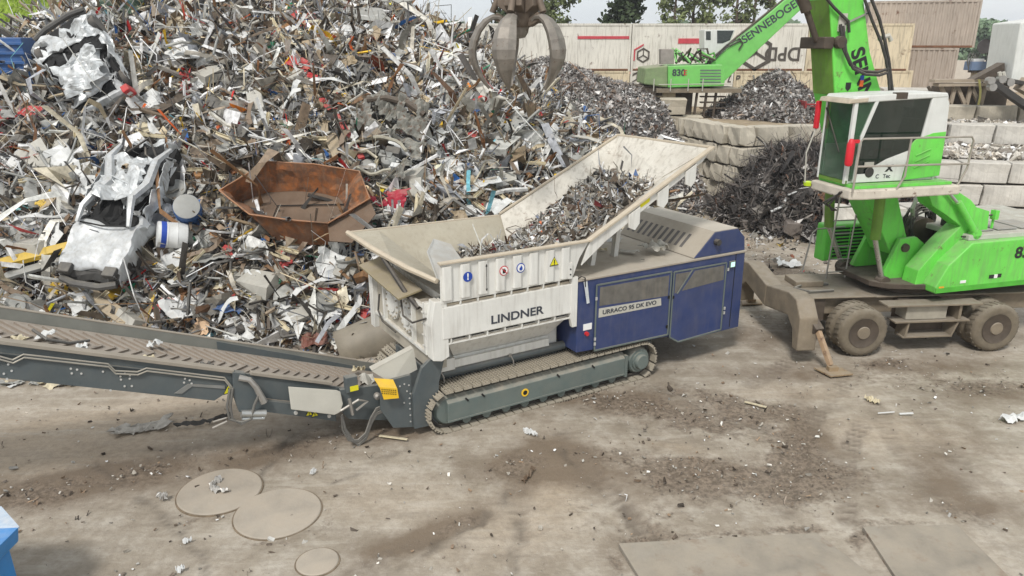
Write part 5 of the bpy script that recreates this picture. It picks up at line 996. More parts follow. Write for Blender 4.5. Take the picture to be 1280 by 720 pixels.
# ================= grapple =================
m_grab = mat('worn_grapple_steel', lin((138, 132, 124)), .42, metal=.45, dust=.35, dustc=(.30, .27, .235), var=.35, scale=5, stain=.5, rust=.15)
m_grabd = mat('brown_grapple_steel', lin((112, 100, 88)), .6, metal=.3, dust=.4, dustc=(.26, .21, .17), var=.35, scale=4)
gu = (math.cos(R(14)), math.sin(R(14))); GP = (UC[0] - 8.97 * gu[0], UC[1] - 8.97 * gu[1])
G = thing('scrap_grapple', 'open five-tined orange-peel grapple hanging over the scrap heap', 'grapple', (*GP, 5.62), R(14))
f = MB(); f.lathe([(.001, 1.05), (.18, 1.05), (.24, 1.15), (.26, 1.5), (.30, 1.55), (.30, 2.0), (.001, 2.0)], (0, 0, 0), 'z', 20); hb = f.build('grapple_hub', m_grabd, G, smooth=True)
f = MB(); f.lathe([(.001, .86), (.09, .88), (.14, .96), (.16, 1.06), (.001, 1.1)], (0, 0, 0), 'z', 18); f.build('lower_knob', m_grab, G, smooth=True)
for k in range(5):
    a0 = R(72 * k + 20); ca, sa = math.cos(a0), math.sin(a0)
    prof = [(.26, 1.20, .08), (.36, 1.26, .10), (.50, 1.27, .13), (.66, 1.19, .18), (.80, 1.04, .23), (.89, .86, .26), (.93, .68, .26), (.92, .52, .235), (.85, .34, .18), (.75, .18, .11), (.65, .06, .055), (.58, -.02, .015)]
    vs = []; K = len(prof); th = .05
    for i, (r_, z_, w_) in enumerate(prof):
        j0, j1 = prof[max(i - 1, 0)], prof[min(i + 1, K - 1)]; tx, tz = j1[0] - j0[0], j1[1] - j0[1]; l = math.hypot(tx, tz); nx, nz_ = -tz / l, tx / l
        if nx * r_ + nz_ * (z_ - .7) < 0: nx, nz_ = -nx, -nz_
        for s_, off in ((-1, -.10), (-.45, .0), (.45, .0), (1, -.10)): vs.append((r_ + nx * off * w_ * 3, w_ * s_ * .85, z_ + nz_ * off * w_ * 3))
        for s_, off in ((1, -.10), (.45, .0), (-.45, .0), (-1, -.10)): vs.append((r_ + nx * (off * w_ * 3 - th), w_ * s_ * .79, z_ + nz_ * (off * w_ * 3 - th)))
    vs = [(x * ca - y * sa, x * sa + y * ca, z) for x, y, z in vs]; n8 = 8
    fs = [(i * n8 + j, i * n8 + (j + 1) % n8, (i + 1) * n8 + (j + 1) % n8, (i + 1) * n8 + j) for i in range(K - 1) for j in range(n8)] + [tuple(range(8))[::-1], tuple(range((K - 1) * 8, K * 8))]
    f = MB(); f.add(vs, fs); tn = f.build('grapple_tine', m_grab, G, bevel=.008)
    f = MB(); f.bar((.2 * ca, .2 * sa, 1.12), (.45 * ca, .45 * sa, 1.24), .12, .14); f.build('tine_knuckle', m_grabd, tn, bevel=.01)
    f = MB(); f.tube([(.30 * ca, .30 * sa, 1.75), (.50 * ca, .50 * sa, 1.30)], .06, 10); f.build('tine_cylinder', m_grabd, tn, smooth=True)
    pv = MB(); b0 = a0; w2 = .16
    f = MB(); f.prism([(.22, 1.28), (.40, 1.40), (.37, 2.0), (.22, 2.0)], -w2, w2)
    f.v = [(x * ca - y * sa, x * sa + y * ca, z) for x, y, z in f.v]; f.build('cylinder_guard', m_grabd, G, bevel=.012)
# ================= rear green machine =================
Yr = 38.5
def rx(px, py): p = aty(px, py, Yr); return p[0], p[2]
r0 = rx(815, 108)
RM = thing('material_excavator', 'smaller faded green excavator standing before the cream containers', 'excavator', (r0[0], Yr, 0), 0)
def RP(pts): return [(rx(*p)[0] - r0[0], rx(*p)[1]) for p in pts]
m_green2 = mat('faded_green_paint', lin((112, 196, 92)), .5, dust=.35, dustc=(.36, .36, .30), var=.12)
f = MB(); f.prism(RP([(829, 108), (829, 82), (880, 80), (895, 80), (899, 95), (897, 106)]), -1.2, 1.2); rb = f.build('engine_house', m_green2, RM, bevel=.04)
f = MB(); f.prism(RP([(800, 104), (802, 84), (829, 81), (829, 108)]), -1.15, 1.15); f.build('counterweight', mat('dusty_green_end', lin((126, 150, 104)), .7, dust=.6), RM, bevel=.06)
for k in range(5):
    p = RP([(868, 86 + k * 3.6), (893, 86 + k * 3.6)]); f = MB(); f.box(p[0][0], p[1][0], -1.215, -1.20, p[0][1] - .06, p[0][1]); f.build('vent_slot', m_trackpaint, rb)
p = RP([(842, 90)])[0]; text('model_number', '830', .42, m_txt, rb, (p[0], -1.215, p[1]), bold=.03); p = RP([(851, 90)])[0]; text('model_letter', 'E', .34, m_signr, rb, (p[0] - .05, -1.218, p[1])) 
f = MB(); f.prism(RP([(822, 80), (822, 61), (838, 61), (838, 80)]), -.9, -.3); f.build('exhaust_box', mat('grey_dusty_metal', lin((150, 144, 138)), .8, dust=.4), RM, bevel=.03)
for k in range(14):
    a = RP([(838 + k * 3.0, 79)])[0]; P = [(a[0] + random.uniform(-.3, .3), random.uniform(-1, .6), a[1] + random.uniform(0, .1)) for _ in range(1)] + [(a[0] + random.uniform(-.2, .5), random.uniform(-1, .6), a[1] + random.uniform(.2, .7)) for _ in range(2)] + [(a[0] + random.uniform(.2, 1.0), random.uniform(-1, .6), a[1] + random.uniform(0, .2))]
    MB().tube(P, .05, 6).build('roof_pipe', random.choice((m_green2, m_mudd, m_hose)), RM)
f = MB(); f.prism(RP([(881, 68), (881, 37), (920, 37), (915, 50), (905, 68)]), .1, 1.2); rc = f.build('operator_cab', m_cabw, RM, bevel=.03)
f = MB(); f.prism(RP([(883, 50), (883, 39), (889, 39), (889, 50)]), .085, .099); f.build('cab_window', m_glass, rc)
f = MB(); f.prism(RP([(897, 54), (897, 38), (918, 38), (913, 50), (904, 54)]), .085, .099); f.build('cab_window', m_glass, rc)
f = MB(); f.prism(RP([(875, 86), (884, 80), (983, -4), (1000, -16), (1018, -20), (1018, -6), (1006, 4), (904, 100), (890, 104)]), -.45, .3); rbm = f.build('boom', m_green2, RM, bevel=.03)
def lerp_(a, b, t): return a + (b - a) * t
pm = RP([(962, 25)])[0]; pa = RP([(880, 90), (1000, 5)]); ang = math.atan2(pa[1][1] - pa[0][1], pa[1][0] - pa[0][0])
text('boom_lettering', 'SENNEBOGEN', .52, m_txt, rbm, (pm[0], -.455, pm[1]), rot=(R(90), -ang, 0), bold=.02)
for dy in (0, 3): MB().tube([(x, -.5, z) for x, z in RP([(880, 80 + dy), (905, 56 + dy), (921, 48 + dy), (925, 54), (920, 62)])], .04, 5).build('boom_hose', m_black, rbm)
MB().tube([(x, -.2, z) for x, z in RP([(876, 84), (920, 46), (985, -6)])], .06, 6).build('boom_pipe', m_mudd, rbm)
f = MB(); f.box(*[RP([(815, 108)])[0][0], RP([(918, 108)])[0][0]], -1.3, 1.2, RP([(815, 114)])[0][1], RP([(815, 109)])[0][1]); f.build('walkway', m_mud, RM)
for x in (817, 838, 860, 878): MB().tube([(RP([(x, 0)])[0][0], -1.35, RP([(x, 112)])[0][1]), (RP([(x, 0)])[0][0], -1.35, RP([(x, 97)])[0][1])], .025, 5).build('walkway_post', m_panelgrey, RM)
MB().tube([(x, -1.35, z) for x, z in RP([(817, 104), (905, 103)])], .022, 5).build('walkway_rail', m_panelgrey, RM)
f = MB(); f.box(RP([(800, 0)])[0][0], RP([(830, 0)])[0][0], -1.0, 1.0, RP([(0, 118)])[0][1], RP([(0, 106)])[0][1]); f.build('undercarriage_frame', m_mudd, RM)
f = MB(); f.box(RP([(826, 0)])[0][0], RP([(848, 0)])[0][0], -.8, 1.0, 2.9, RP([(0, 112)])[0][1]); f.build('pedestal', m_cont2, RM)
f = MB(); f.box(RP([(848, 0)])[0][0], RP([(871, 0)])[0][0], -.6, 1.0, 2.9, RP([(0, 112)])[0][1]); f.build('pedestal_opening', m_mudd, RM)
for x in (872, 884, 896): MB().bar((RP([(x, 0)])[0][0], -1.0, 2.9), (RP([(x + 2, 0)])[0][0], -1.0, RP([(0, 112)])[0][1]), .14, .1).build('support_leg', m_mudd, RM)
for z in (120, 127, 134): p = RP([(870, z), (900, z)]); MB().box(p[0][0], p[1][0], -1.05, -.7, p[0][1], p[0][1] + .06).build('stair_tread', m_mudd, RM)
# ================= other yard objects at the right =================
def pxbox(name, m, x0, x1, y0, y1, Y, depth, parent=None, bevel=.01):
    a = aty(x0, y1, Y); b = aty(x1, y0, Y); f = MB(); f.box(a[0], b[0], Y, Y + depth, a[2], b[2]); return f.build(name, m, parent, bevel)
m_beige = mat('beige_steel', lin((172, 158, 140)), .7, dust=.4, var=.15)
TR = thing('steel_walkway', 'beige steel truss gantry resting above the pale stepped wall', 'gantry', (0, 0, 0))
Yt = 33.5
def tpt(px, py): p = aty(px, py, Yt); return (p[0], Yt, p[2])
for a, b, n_ in (((1165, 101), (1262, 100), 'upper_chord'), ((1170, 106), (1262, 105), 'lower_chord')):
    MB().bar(tpt(*a), tpt(*b), .5, .12).build(n_, m_beige, TR)
for x in (1184, 1204, 1222):
    MB().bar(tpt(x - 8, 107), tpt(x + 2, 131), .12, .14).build('brace', m_beige, TR); MB().bar(tpt(x + 10, 107), tpt(x + 4, 131), .12, .14).build('brace', m_beige, TR)
MB().bar(tpt(1160, 108), tpt(1173, 130), .1, .1).build('brace', m_mudd, TR)
p0 = aty(1165, 131, 34.2); p1 = aty(1262, 108, 34.2); MB().box(p0[0], p1[0], 34.2, 34.5, 3.0, p1[2]).build('dark_backing', m_mudd, TR)
Yp = 33.2
BX = thing('pump_unit', 'blue box on a post with a yellow hose beside the corrugated containers', 'pump', (0, 0, 0))
pxbox('blue_housing', mat('dusty_blue_housing', lin((104, 126, 158)), .6, dust=.5, var=.1), 1214, 1234, 77, 88, Yp, .6, BX); pxbox('housing_top', mat('pale_top', lin((200, 200, 200)), .6), 1217, 1231, 73.5, 77, Yp + .05, .5, BX); pxbox('post', m_beige, 1218, 1228, 88.2, 100, Yp + .1, .35, BX); pxbox('housing_base', m_mudd, 1216, 1232, 88, 91, Yp + .05, .4, BX)
MB().tube([tuple(aty(x, y, Yp - .1)) for x, y in ((1221, 92), (1224, 100), (1225.5, 112), (1225, 122), (1223, 131))], .045, 7).build('yellow_hose', mat('pale_yellow_hose', lin((214, 208, 130)), .6), BX, smooth=True)
for k in range(4): MB().tube([tuple(aty(x, y, Yp + .2)) for x, y in ((1211 + k * 2, 88), (1209 + k * 3, 76), (1213 + k * 4, 66), (1218 + k, 74))], .03, 5).build('thin_pipe', m_hose, BX)
FL = thing('floodlight', 'round dark floodlight on a thin mast above the blue box', 'lamp', (0, 0, 0))
c = aty(1231, 58, Yp); f = MB(); f.lathe([(.001, .02), (.26, .02), (.30, 0), (.30, .03), (.2, .22), (.08, .3), (.001, .3)], (c[0], Yp, c[2]), n=24); f.build('lamp_bowl', mat('dark_lamp_bowl', lin((86, 82, 82)), .5, metal=.3), FL, smooth=True)
MB().tube([(c[0] + .28, Yp + .15, c[2] - .1), (c[0] + .32, Yp + .2, 4.9), (c[0] + .2, Yp + .3, 3.0)], .03, 6).build('mast', m_hose, FL)
WM = thing('loading_machine', 'white bodied machine with black hydraulic arm cut by the right edge', 'machine', (0, 0, 0))
Yw = 30.5
def wp(px, py, dy=0): p = aty(px, py, Yw + dy); return p
P = [wp(*p) for p in ((1264, 101), (1276, 28), (1330, 20), (1330, 108), (1272, 104))]; f = MB(); f.prism([(p[0], p[2]) for p in P], Yw, Yw + 1.8); f.build('white_body', m_cabw, WM, bevel=.05)
P = [wp(*p, -.2) for p in ((1229, 100), (1268, 79), (1268, 100))]; f = MB(); f.prism([(p[0], p[2]) for p in P], Yw + .4, Yw + .9); f.build('dark_guard', m_mudd, WM)
for a, b, r_ in (((1240, 103), (1300, 145), .24), ((1246, 98), (1290, 106), .16)): MB().bar(tuple(wp(*a, -.3)), tuple(wp(*b, -.3)), r_ * 1.6, r_).build('black_arm', m_black, WM, bevel=.02)
for x, y in ((1238, 101), (1240, 109), (1252, 99), (1262, 103)): f = MB(); q = wp(x, y, -.4); f.lathe([(.001, 0), (.15, 0), (.15, .25), (.001, .25)], (q[0], Yw - .5, q[2]), n=12); f.build('arm_joint', m_steel, WM)
for x in (1249, 1254): MB().tube([tuple(wp(x, 90, -.35)), tuple(wp(x + 3, 103, -.35))], .07, 7).build('white_pipe', m_panelgrey, WM)
MB().bar(tuple(wp(1276, 104, -.2)), tuple(wp(1300, 118, -.2)), .5, .5).build('grey_housing', m_beige, WM)
p = aty(1000, 160, 36.5); RC = thing('red_crate', 'red slatted steel crate at the right foot of the terrace scrap heap', 'crate', (p[0], 36.2, 2.85))
for k in range(7): MB().box(0, 1.5, 0, .05, .08 + k * .115, .15 + k * .115).build('crate_slat', mat('dull_red_paint', lin((150, 44, 48)), .7, var=.2, dust=.3), RC)
for x in (0, 1.46, 1.9): MB().box(x, x + .06, -.02, 1.0, 0, .95).build('crate_post', MATS['dull_red_paint'], RC)
f = MB(); f.box(1.6, 2.0, -.3, .1, 0, 1.3); o = f.build('red_steel_post', m_red, RC)
# boundary wall and hedge far right, seen past the containers
MB().box(20, 90, 60, 60.4, 0, 5.2); 
f = MB(); f.box(0, 70, 0, .3, 0, 3.6); o = f.build('boundary_wall', mat('pale_wall', lin((200, 192, 180)), .9, var=.1), None); o.location = (24, 58, 1.6); tag(o, 'long pale boundary wall in the distance at far right', 'wall')
# ================= single pieces in the scrap heap =================
def hit(px, py, fn=main_h): return ray_hit(fn, px, py)
def basis(theta, pitch=None, yaw=0.0):
    """frame lying against the slope: x along the picture's horizontal turned by theta, z off the slope towards the yard"""
    n = Vector((0, -math.cos(R(55 if pitch is None else pitch)), math.sin(R(55 if pitch is None else pitch)))); n.rotate(Matrix.Rotation(R(yaw), 3, 'Z'))
    x = Vector((math.cos(R(yaw)), math.sin(R(yaw)), 0)); y = n.cross(x)
    M = Matrix((x, y, n)).transposed(); return M @ Matrix.Rotation(R(theta), 3, 'Z')
def put(o, px, py, theta=0, pitch=None, lift=.05, yaw=0, fn=main_h):
    h = hit(px, py, fn); M = basis(theta, pitch, yaw); n = M.col[2]; o.matrix_world = Matrix.Translation(Vector(h) + Vector(n) * lift) @ M.to_4x4(); return o
def pxm(px, py, w): h = hit(px, py); return w * h[1] / FPX * 1.02    # metres covered by w pixels there
def crumple(w, h_, amp, seed, nx=12, ny=9, thick=.012, curve=0.0, ragged=.06):
    v = []; rr = random.Random(seed)
    for j in range(ny + 1):
        for i in range(nx + 1):
            x = (i / nx - .5) * w; y = (j / ny - .5) * h_; s = max(w, h_)
            e = ragged * s * (i in (0, nx) or j in (0, ny))
            p = Vector((x * 2.2 / s + seed, y * 2.2 / s, seed * .37)); z = abs(noise.noise(p)) * amp * 2 - amp * .5 + noise.noise(p * 3.1) * amp * .35 + curve * (x / w) ** 2 * s
            v.append((x + rr.uniform(-e, e) + noise.noise(p + Vector((9, 0, 0))) * amp * .4, y + rr.uniform(-e, e) + noise.noise(p + Vector((0, 9, 0))) * amp * .4, z))
    f = [(j * (nx + 1) + i, j * (nx + 1) + i + 1, (j + 1) * (nx + 1) + i + 1, (j + 1) * (nx + 1) + i) for j in range(ny) for i in range(nx)]
    b = MB(); b.add(v, f); return b
def sheet(name, label, cat, m, px, py, wpx, hpx, theta=0, amp=.12, seed=1, pitch=None, lift=.24, curve=0, yaw=0, ragged=.06, nx=12, ny=9):
    w = pxm(px, py, wpx); h_ = pxm(px, py, hpx) * 1.15; b = crumple(w, h_, amp * max(w, h_), seed, curve=curve, ragged=ragged, nx=nx, ny=ny); o = b.build(name, m, None)
    sl_ = o.modifiers.new('thickness', 'SOLIDIFY'); sl_.thickness = .012; put(o, px, py, theta, pitch, lift, yaw); return tag(o, label, cat)
M_ = lambda n, c, r=.5, **k: mat(n, lin(c), r, **{**dict(dust=.3, dustc=(.28, .25, .2), var=.2, scale=3), **k})
m_sw = M_('white_sheet_metal', (222, 224, 224)); m_sg = M_('grey_sheet_metal', (150, 152, 150)); m_sd = M_('dark_sheet', (72, 72, 72)); m_sr = M_('red_sheet', (190, 36, 44)); m_st = M_('tan_sheet', (172, 154, 126), stain=.5)
m_sc = M_('cream_sheet', (216, 204, 172), stain=.4); m_sb = M_('blue_sheet', (40, 90, 150)); m_sy = M_('yellow_sheet', (214, 178, 50)); m_or = M_('peach_board', (216, 178, 140)); m_car = M_('car_white_paint', (196, 200, 203), .28, dust=.3, var=.2, stain=.35, scale=5, metal=.15)
m_crm = mat('crumpled_silver', lin((214, 218, 220)), .3, metal=.25, dust=.3, dustc=(.25, .23, .2), var=.45, scale=4, stain=.5)
m_rusty = mat('orange_rust_plate', lin((164, 100, 52)), .85, var=.6, scale=1.1, rust=.9, stain=.6, dust=.25, dustc=(.28, .2, .14), bump=.6)
m_rustin = mat('brown_rust_inside', lin((96, 76, 60)), .85, var=.4, scale=1.6, dust=.35, dustc=(.2, .15, .11), bump=.5)
# (name, label, category, material, px, py, wpx, hpx, theta, amp, seed, extra)
items = [
 ('crumpled_panel', 'bright red crumpled panel near the top of the heap', 'scrap sheet', m_sr, 378, 33, 34, 22, -20, .16, 3),
 ('crumpled_panel', 'red dented strip of bodywork below the crumpled red panel', 'scrap sheet', m_sr, 376, 88, 34, 12, -25, .14, 4),
 ('tarpaulin', 'dark grey creased tarpaulin hanging on the heap left of the tan beam', 'tarpaulin', m_sd, 296, 128, 46, 50, -30, .10, 5),
 ('sheet_metal', 'large white bent sheet at the upper middle of the heap', 'scrap sheet', m_sw, 467, 53, 38, 32, -35, .10, 6),
 ('sheet_metal', 'upright white folded sheet right of the large white one', 'scrap sheet', m_sw, 524, 78, 26, 34, 40, .12, 7),
 ('sheet_metal', 'white and pale blue sheet left of the grapple', 'scrap sheet', m_sw, 551, 88, 34, 28, 20, .14, 8),
 ('sheet_metal', 'long grey car panel lying across the top of the heap', 'scrap sheet', m_sg, 430, 22, 110, 18, -14, .05, 9),
 ('sheet_metal', 'wide grey sheet on the very top right of the heap', 'scrap sheet', m_sg, 500, 12, 70, 22, -6, .08, 10),
 ('sheet_metal', 'beige creased sheet right of the yellow plate', 'scrap sheet', m_sc, 545, 42, 42, 22, -20, .14, 11),
 ('yellow_plate', 'small yellow plate left of the grapple', 'scrap plate', m_sy, 547, 63, 22, 10, -15, .05, 12),
 ('yellow_plate', 'second small yellow strip beside the grapple tine', 'scrap plate', m_sy, 572, 82, 18, 7, 0, .05, 13),
 ('corrugated_sheet', 'greyish ribbed sheet at the upper heap', 'scrap sheet', m_sg, 343, 52, 26, 30, 20, .05, 14),
 ('sheet_metal', 'cream sheet below the ribbed sheet', 'scrap sheet', m_sc, 366, 58, 22, 18, -10, .1, 15),
 ('sheet_metal', 'white rectangular sheet near the second crushed car', 'scrap sheet', m_sw, 199, 75, 20, 16, -25, .05, 16),
 ('sheet_metal', 'tall light grey strip above the crushed white car', 'scrap sheet', m_sc, 182, 178, 22, 44, 20, .06, 17),
 ('sheet_metal', 'pale translucent crumpled sheet left of the crushed white car', 'scrap sheet', m_sg, 42, 300, 44, 60, 25, .12, 18),
 ('sheet_metal', 'white bent sheet folded beside the crushed white car', 'scrap sheet', m_sw, 106, 240, 34, 26, 15, .14, 19),
 ('sheet_metal', 'cream irregular sheet below the rusty skip', 'scrap sheet', m_sc, 295, 352, 46, 34, 20, .10, 20),
 ('board', 'upright peach coloured board at the foot of the heap', 'board', m_or, 258, 409, 17, 34, 3, .02, 21),
 ('sheet_metal', 'large white bent box panel near the conveyor', 'scrap sheet', m_sw, 303, 418, 38, 30, 8, .10, 22),
 ('sheet_metal', 'folded white panel right of the box panel', 'scrap sheet', m_sw, 330, 400, 22, 48, 25, .16, 23),
 ('sheet_metal', 'bright white folded corner sheet left of the hopper', 'scrap sheet', m_sw, 411, 396, 36, 22, 35, .14, 24),
 ('sheet_metal', 'grey brown plate leaning against the hopper flap', 'scrap sheet', m_st, 437, 283, 46, 34, 40, .05, 25),
 ('sheet_metal', 'white strip panel above the engine bay wreck', 'scrap sheet', m_sw, 518, 180, 18, 24, 30, .08, 26),
 ('blue_plate', 'small bright blue dented plate right of the engine bay wreck', 'scrap plate', m_sb, 590, 218, 22, 12, -10, .1, 27),
 ('red_cloth', 'pinkish red cloth beside the corner of the rusty skip', 'cloth', M_('crimson_cloth', (178, 34, 62), .8), 485, 257, 52, 22, -8, .25, 28),
 ('sheet_metal', 'red crumpled metal lump right of the grapple', 'scrap sheet', m_sr, 668, 152, 20, 14, 0, .25, 29),
 ('sheet_metal', 'dark red panel under the grapple tip', 'scrap sheet', m_sr, 663, 130, 14, 20, 0, .2, 30),
 ('sheet_metal', 'pale blue grey flat sheet under the grapple', 'scrap sheet', m_sg, 640, 118, 34, 16, 0, .06, 31),
 ('sheet_metal', 'white curled strip in front of the grapple', 'scrap sheet', m_sw, 608, 120, 40, 9, -38, .08, 32),
 ('red_cloth', 'red and mauve car panel lying at the far left', 'cloth', m_sr, 30, 155, 66, 14, 5, .2, 33),
 ('sheet_metal', 'mauve smooth panel on the red one at the far left', 'scrap sheet', M_('mauve_sheet', (150, 112, 138)), 50, 158, 32, 12, -25, .1, 34),
 ('sheet_metal', 'crinkled green netting at the top left of the heap', 'netting', M_('dark_green_net', (48, 78, 62), .8), 150, 12, 56, 30, 0, .2, 35),
 ('sheet_metal', 'brown flat board near the top of the heap', 'board', m_st, 252, 14, 56, 12, 38, .03, 36),
 ('sheet_metal', 'red brown plate at the top of the heap', 'scrap sheet', M_('red_brown_plate', (120, 62, 50)), 243, 22, 20, 12, 30, .05, 37),
 ('sheet_metal', 'grey brown bent plate left of the conveyor start', 'scrap sheet', M_('red_brown_plate', (120, 62, 50)), 395, 432, 34, 16, 10, .14, 38),
 ('sheet_metal', 'yellow green plastic heap piece at the left edge above the conveyor', 'plastic sheet', M_('olive_yellow', (140, 120, 40)), 22, 384, 36, 20, 0, .2, 39),
 ('sheet_metal', 'grey flat door panel lying above the conveyor', 'scrap sheet', m_sg, 75, 372, 44, 34, -8, .08, 40),
 ('sheet_metal', 'ragged pale strip right of the grey door panel', 'scrap sheet', m_sc, 110, 398, 22, 44, 25, .15, 41),
 ('plastic_piece', 'yellow plastic piece near the tail of the upper crushed car', 'plastic', m_sy, 170, 76, 16, 14, 30, .2, 42),
 ('plastic_piece', 'small turquoise plastic scrap at the far left', 'plastic', M_('turquoise', (90, 160, 165)), 38, 265, 18, 12, 10, .2, 43),
 ('plastic_piece', 'small yellow plastic scrap above the turquoise one', 'plastic', m_sy, 64, 256, 10, 24, -15, .1, 44),
 ('plastic_piece', 'red plastic lid below the cream sheet', 'plastic', m_sr, 358, 330, 16, 26, 20, .2, 45),
 ('plastic_piece', 'green plastic strip below the rusty skip', 'plastic', M_('mint_green', (60, 180, 140)), 342, 359, 24, 6, 5, .1, 46),
 ('plastic_piece', 'orange red plate at the left of the upper crushed car', 'plastic', m_sr, 70, 110, 14, 12, 0, .2, 47),
 ('plastic_piece', 'blue crumpled plastic left of the hopper end', 'plastic', m_sb, 452, 418, 26, 14, 30, .25, 48),
 ('plastic_piece', 'small red canister left of the hopper end', 'plastic', m_sr, 459, 400, 14, 16, 0, .2, 49),
]
for (nm, lb, ct, m, px, py, w, h_, th, am, sd) in items: sheet(nm, lb, ct, m, px, py, w, h_, th, am, sd)
def beam_(name, label, cat, m, p, q, w, lift=.12, h_=.05, kind='bar', bend=0.0, sub=None):
    a = Vector(hit(*p)) + Vector((0, -.6, .8)) * lift; b = Vector(hit(*q)) + Vector((0, -.6, .8)) * lift; c = (a + b) / 2; f = MB(); a -= c; b -= c
    mid = Vector((0, -.6, .8)) * bend
    if kind == 'bar': f.bar(tuple(a), tuple(mid), w, h_, (0, -.5, .8)); f.bar(tuple(mid), tuple(b), w, h_, (0, -.5, .8)) if bend else None
    if kind == 'bar' and not bend: f = MB(); f.bar(tuple(a), tuple(b), w, h_, (0, -.5, .8))
    if kind == 'pipe': f.tube([tuple(a.lerp(b, t) + mid * math.sin(math.pi * t)) for t in np.linspace(0, 1, 7)], w, 8)
    o = f.build(name, m, None, bevel=.006 if kind == 'bar' else 0, smooth=kind == 'pipe'); o.location = c; return tag(o, label, cat)
beam_('wooden_beam', 'long tan beam standing up the slope above the rusty skip', 'beam', m_st, (385, 108), (427, 208), .32, .3, .10)
beam_('red_bar', 'long red bar left of the engine bay wreck', 'bar', m_sr, (424, 156), (455, 210), .16, .34, .08)
beam_('red_bar', 'short red bar below the longer red bar', 'bar', m_sr, (455, 212), (460, 232), .16, .1, .08)
yb = beam_('yellow_beam', 'yellow painted beam sticking out left of the crushed white car', 'beam', m_sy, (0, 350), (112, 322), .24, .5, .12)
beam_('steel_channel', 'grey steel channel lying along the yellow beam', 'beam', m_sg, (4, 364), (112, 332), .2, .42, .08)
beam_('wooden_plank', 'long grey brown plank slanting below the crushed white car', 'plank', m_st, (80, 348), (168, 412), .32, .35, .05)
beam_('steel_channel', 'grey channel slanting left of the crushed car below the bumper', 'beam', m_sg, (170, 378), (178, 410), .16, .12, .08)
beam_('yellow_bar', 'thin yellow bar right of the crushed car bumper', 'bar', m_sy, (196, 370), (188, 408), .07, .15, .04)
beam_('yellow_bar', 'thin yellow stick below the barrels', 'bar', m_sy, (208, 418), (220, 398), .07, .15, .04)
beam_('white_post', 'white post standing left of the tan beam', 'bar', m_sw, (324, 122), (340, 172), .14, .15, .07)
beam_('white_post', 'second white post left of the tan beam', 'bar', m_sw, (312, 130), (326, 176), .10, .15, .07)
beam_('rusty_pipe', 'rusty ribbed pipe above the rusty skip', 'pipe', m_rusty, (278, 175), (296, 222), .09, .1, kind='pipe', bend=.1)
beam_('grey_pipe', 'grey pipe lying behind the crushed white car', 'pipe', m_sg, (60, 270), (112, 268), .11, .15, kind='pipe')
beam_('orange_cable', 'thin orange cable above the hopper back wall', 'cable', M_('orange_red', (210, 90, 60)), (508, 243), (560, 262), .025, .2, kind='pipe', bend=-.3)
beam_('wooden_pole', 'pale pole above the hopper back wall', 'pole', m_sc, (562, 262), (598, 246), .05, .25, kind='pipe')
beam_('red_pole', 'white pole standing up behind the hopper', 'pole', m_sc, (521, 278), (525, 232), .05, .3, kind='pipe')
# drums
def drum(label, px, py, r, h_, theta, m, m2, tilt):
    t = thing('drum', label, 'drum'); f = MB(); f.lathe([(r * .98, 0), (r, .02), (r, h_ * .33), (r * 1.03, h_ * .34), (r, h_ * .36), (r, h_ * .66), (r * 1.03, h_ * .67), (r, h_ * .69), (r, h_ - .02), (r * .98, h_)], (0, 0, 0), 'z', 28); f.build('shell', m, t, smooth=True)
    MB().lathe([(.001, h_ - .03), (r * .93, h_ - .03), (r * .97, h_ + .008), (r * .95, h_ + .01)], (0, 0, 0), 'z', 28).build('drum_lid', m2, t, smooth=True)
    MB().lathe([(r * 1.012, h_ * .72), (r * 1.012, h_ * .9)], (0, 0, 0), 'z', 28).build('band', m_signb, t, smooth=True) if 'blue' in label else None
    h = hit(px, py); M = Matrix.Rotation(R(theta), 3, 'Z') @ Matrix.Rotation(R(tilt), 3, 'X'); t.matrix_world = Matrix.Translation(Vector(h) + Vector((0, -.25, .15))) @ M.to_4x4()
drum('grey drum showing its round lid, behind the white drum', 243, 272, .30, .6, 20, m_sb, m_sg, 62)
drum('white drum with a blue band beside the crushed car', 240, 300, .30, .62, -62, m_sw, m_sw, 78)
# half of a grey tank
for (nm, lb, m, px, py, L_, r_, th, a0, a1) in (('half_tank', 'brown half cylinder shell right of the crushed car', m_sd, 249, 325, 1.15, .34, 5, 180, 350), ('half_tank', 'large grey brown funnel shaped shell next to the shredder end', M_('grey_brown_shell', (132, 124, 110), stain=.4), 468, 432, 1.5, .46, 22, 20, 200)):
    f = MB(); v = []; n = 14
    for i in range(6):
        x = (i / 5 - .5) * L_
        for j in range(n): a = R(a0 + (a1 - a0) * j / (n - 1)); rr = r_ * (1 + .18 * i / 5 * (lb[0] == 'l')); v.append((x, rr * math.cos(a) + .03 * noise.noise((x * 3, j, 0)), rr * math.sin(a) + .04 * noise.noise((x * 3, j, 5))))
    f.add(v, [(i * n + j, i * n + j + 1, (i + 1) * n + j + 1, (i + 1) * n + j) for i in range(5) for j in range(n - 1)]); o = f.build(nm, m, None, smooth=True)
    s_ = o.modifiers.new('thickness', 'SOLIDIFY'); s_.thickness = .02; put(o, px, py, th, 50, .25); tag(o, lb, 'tank shell')
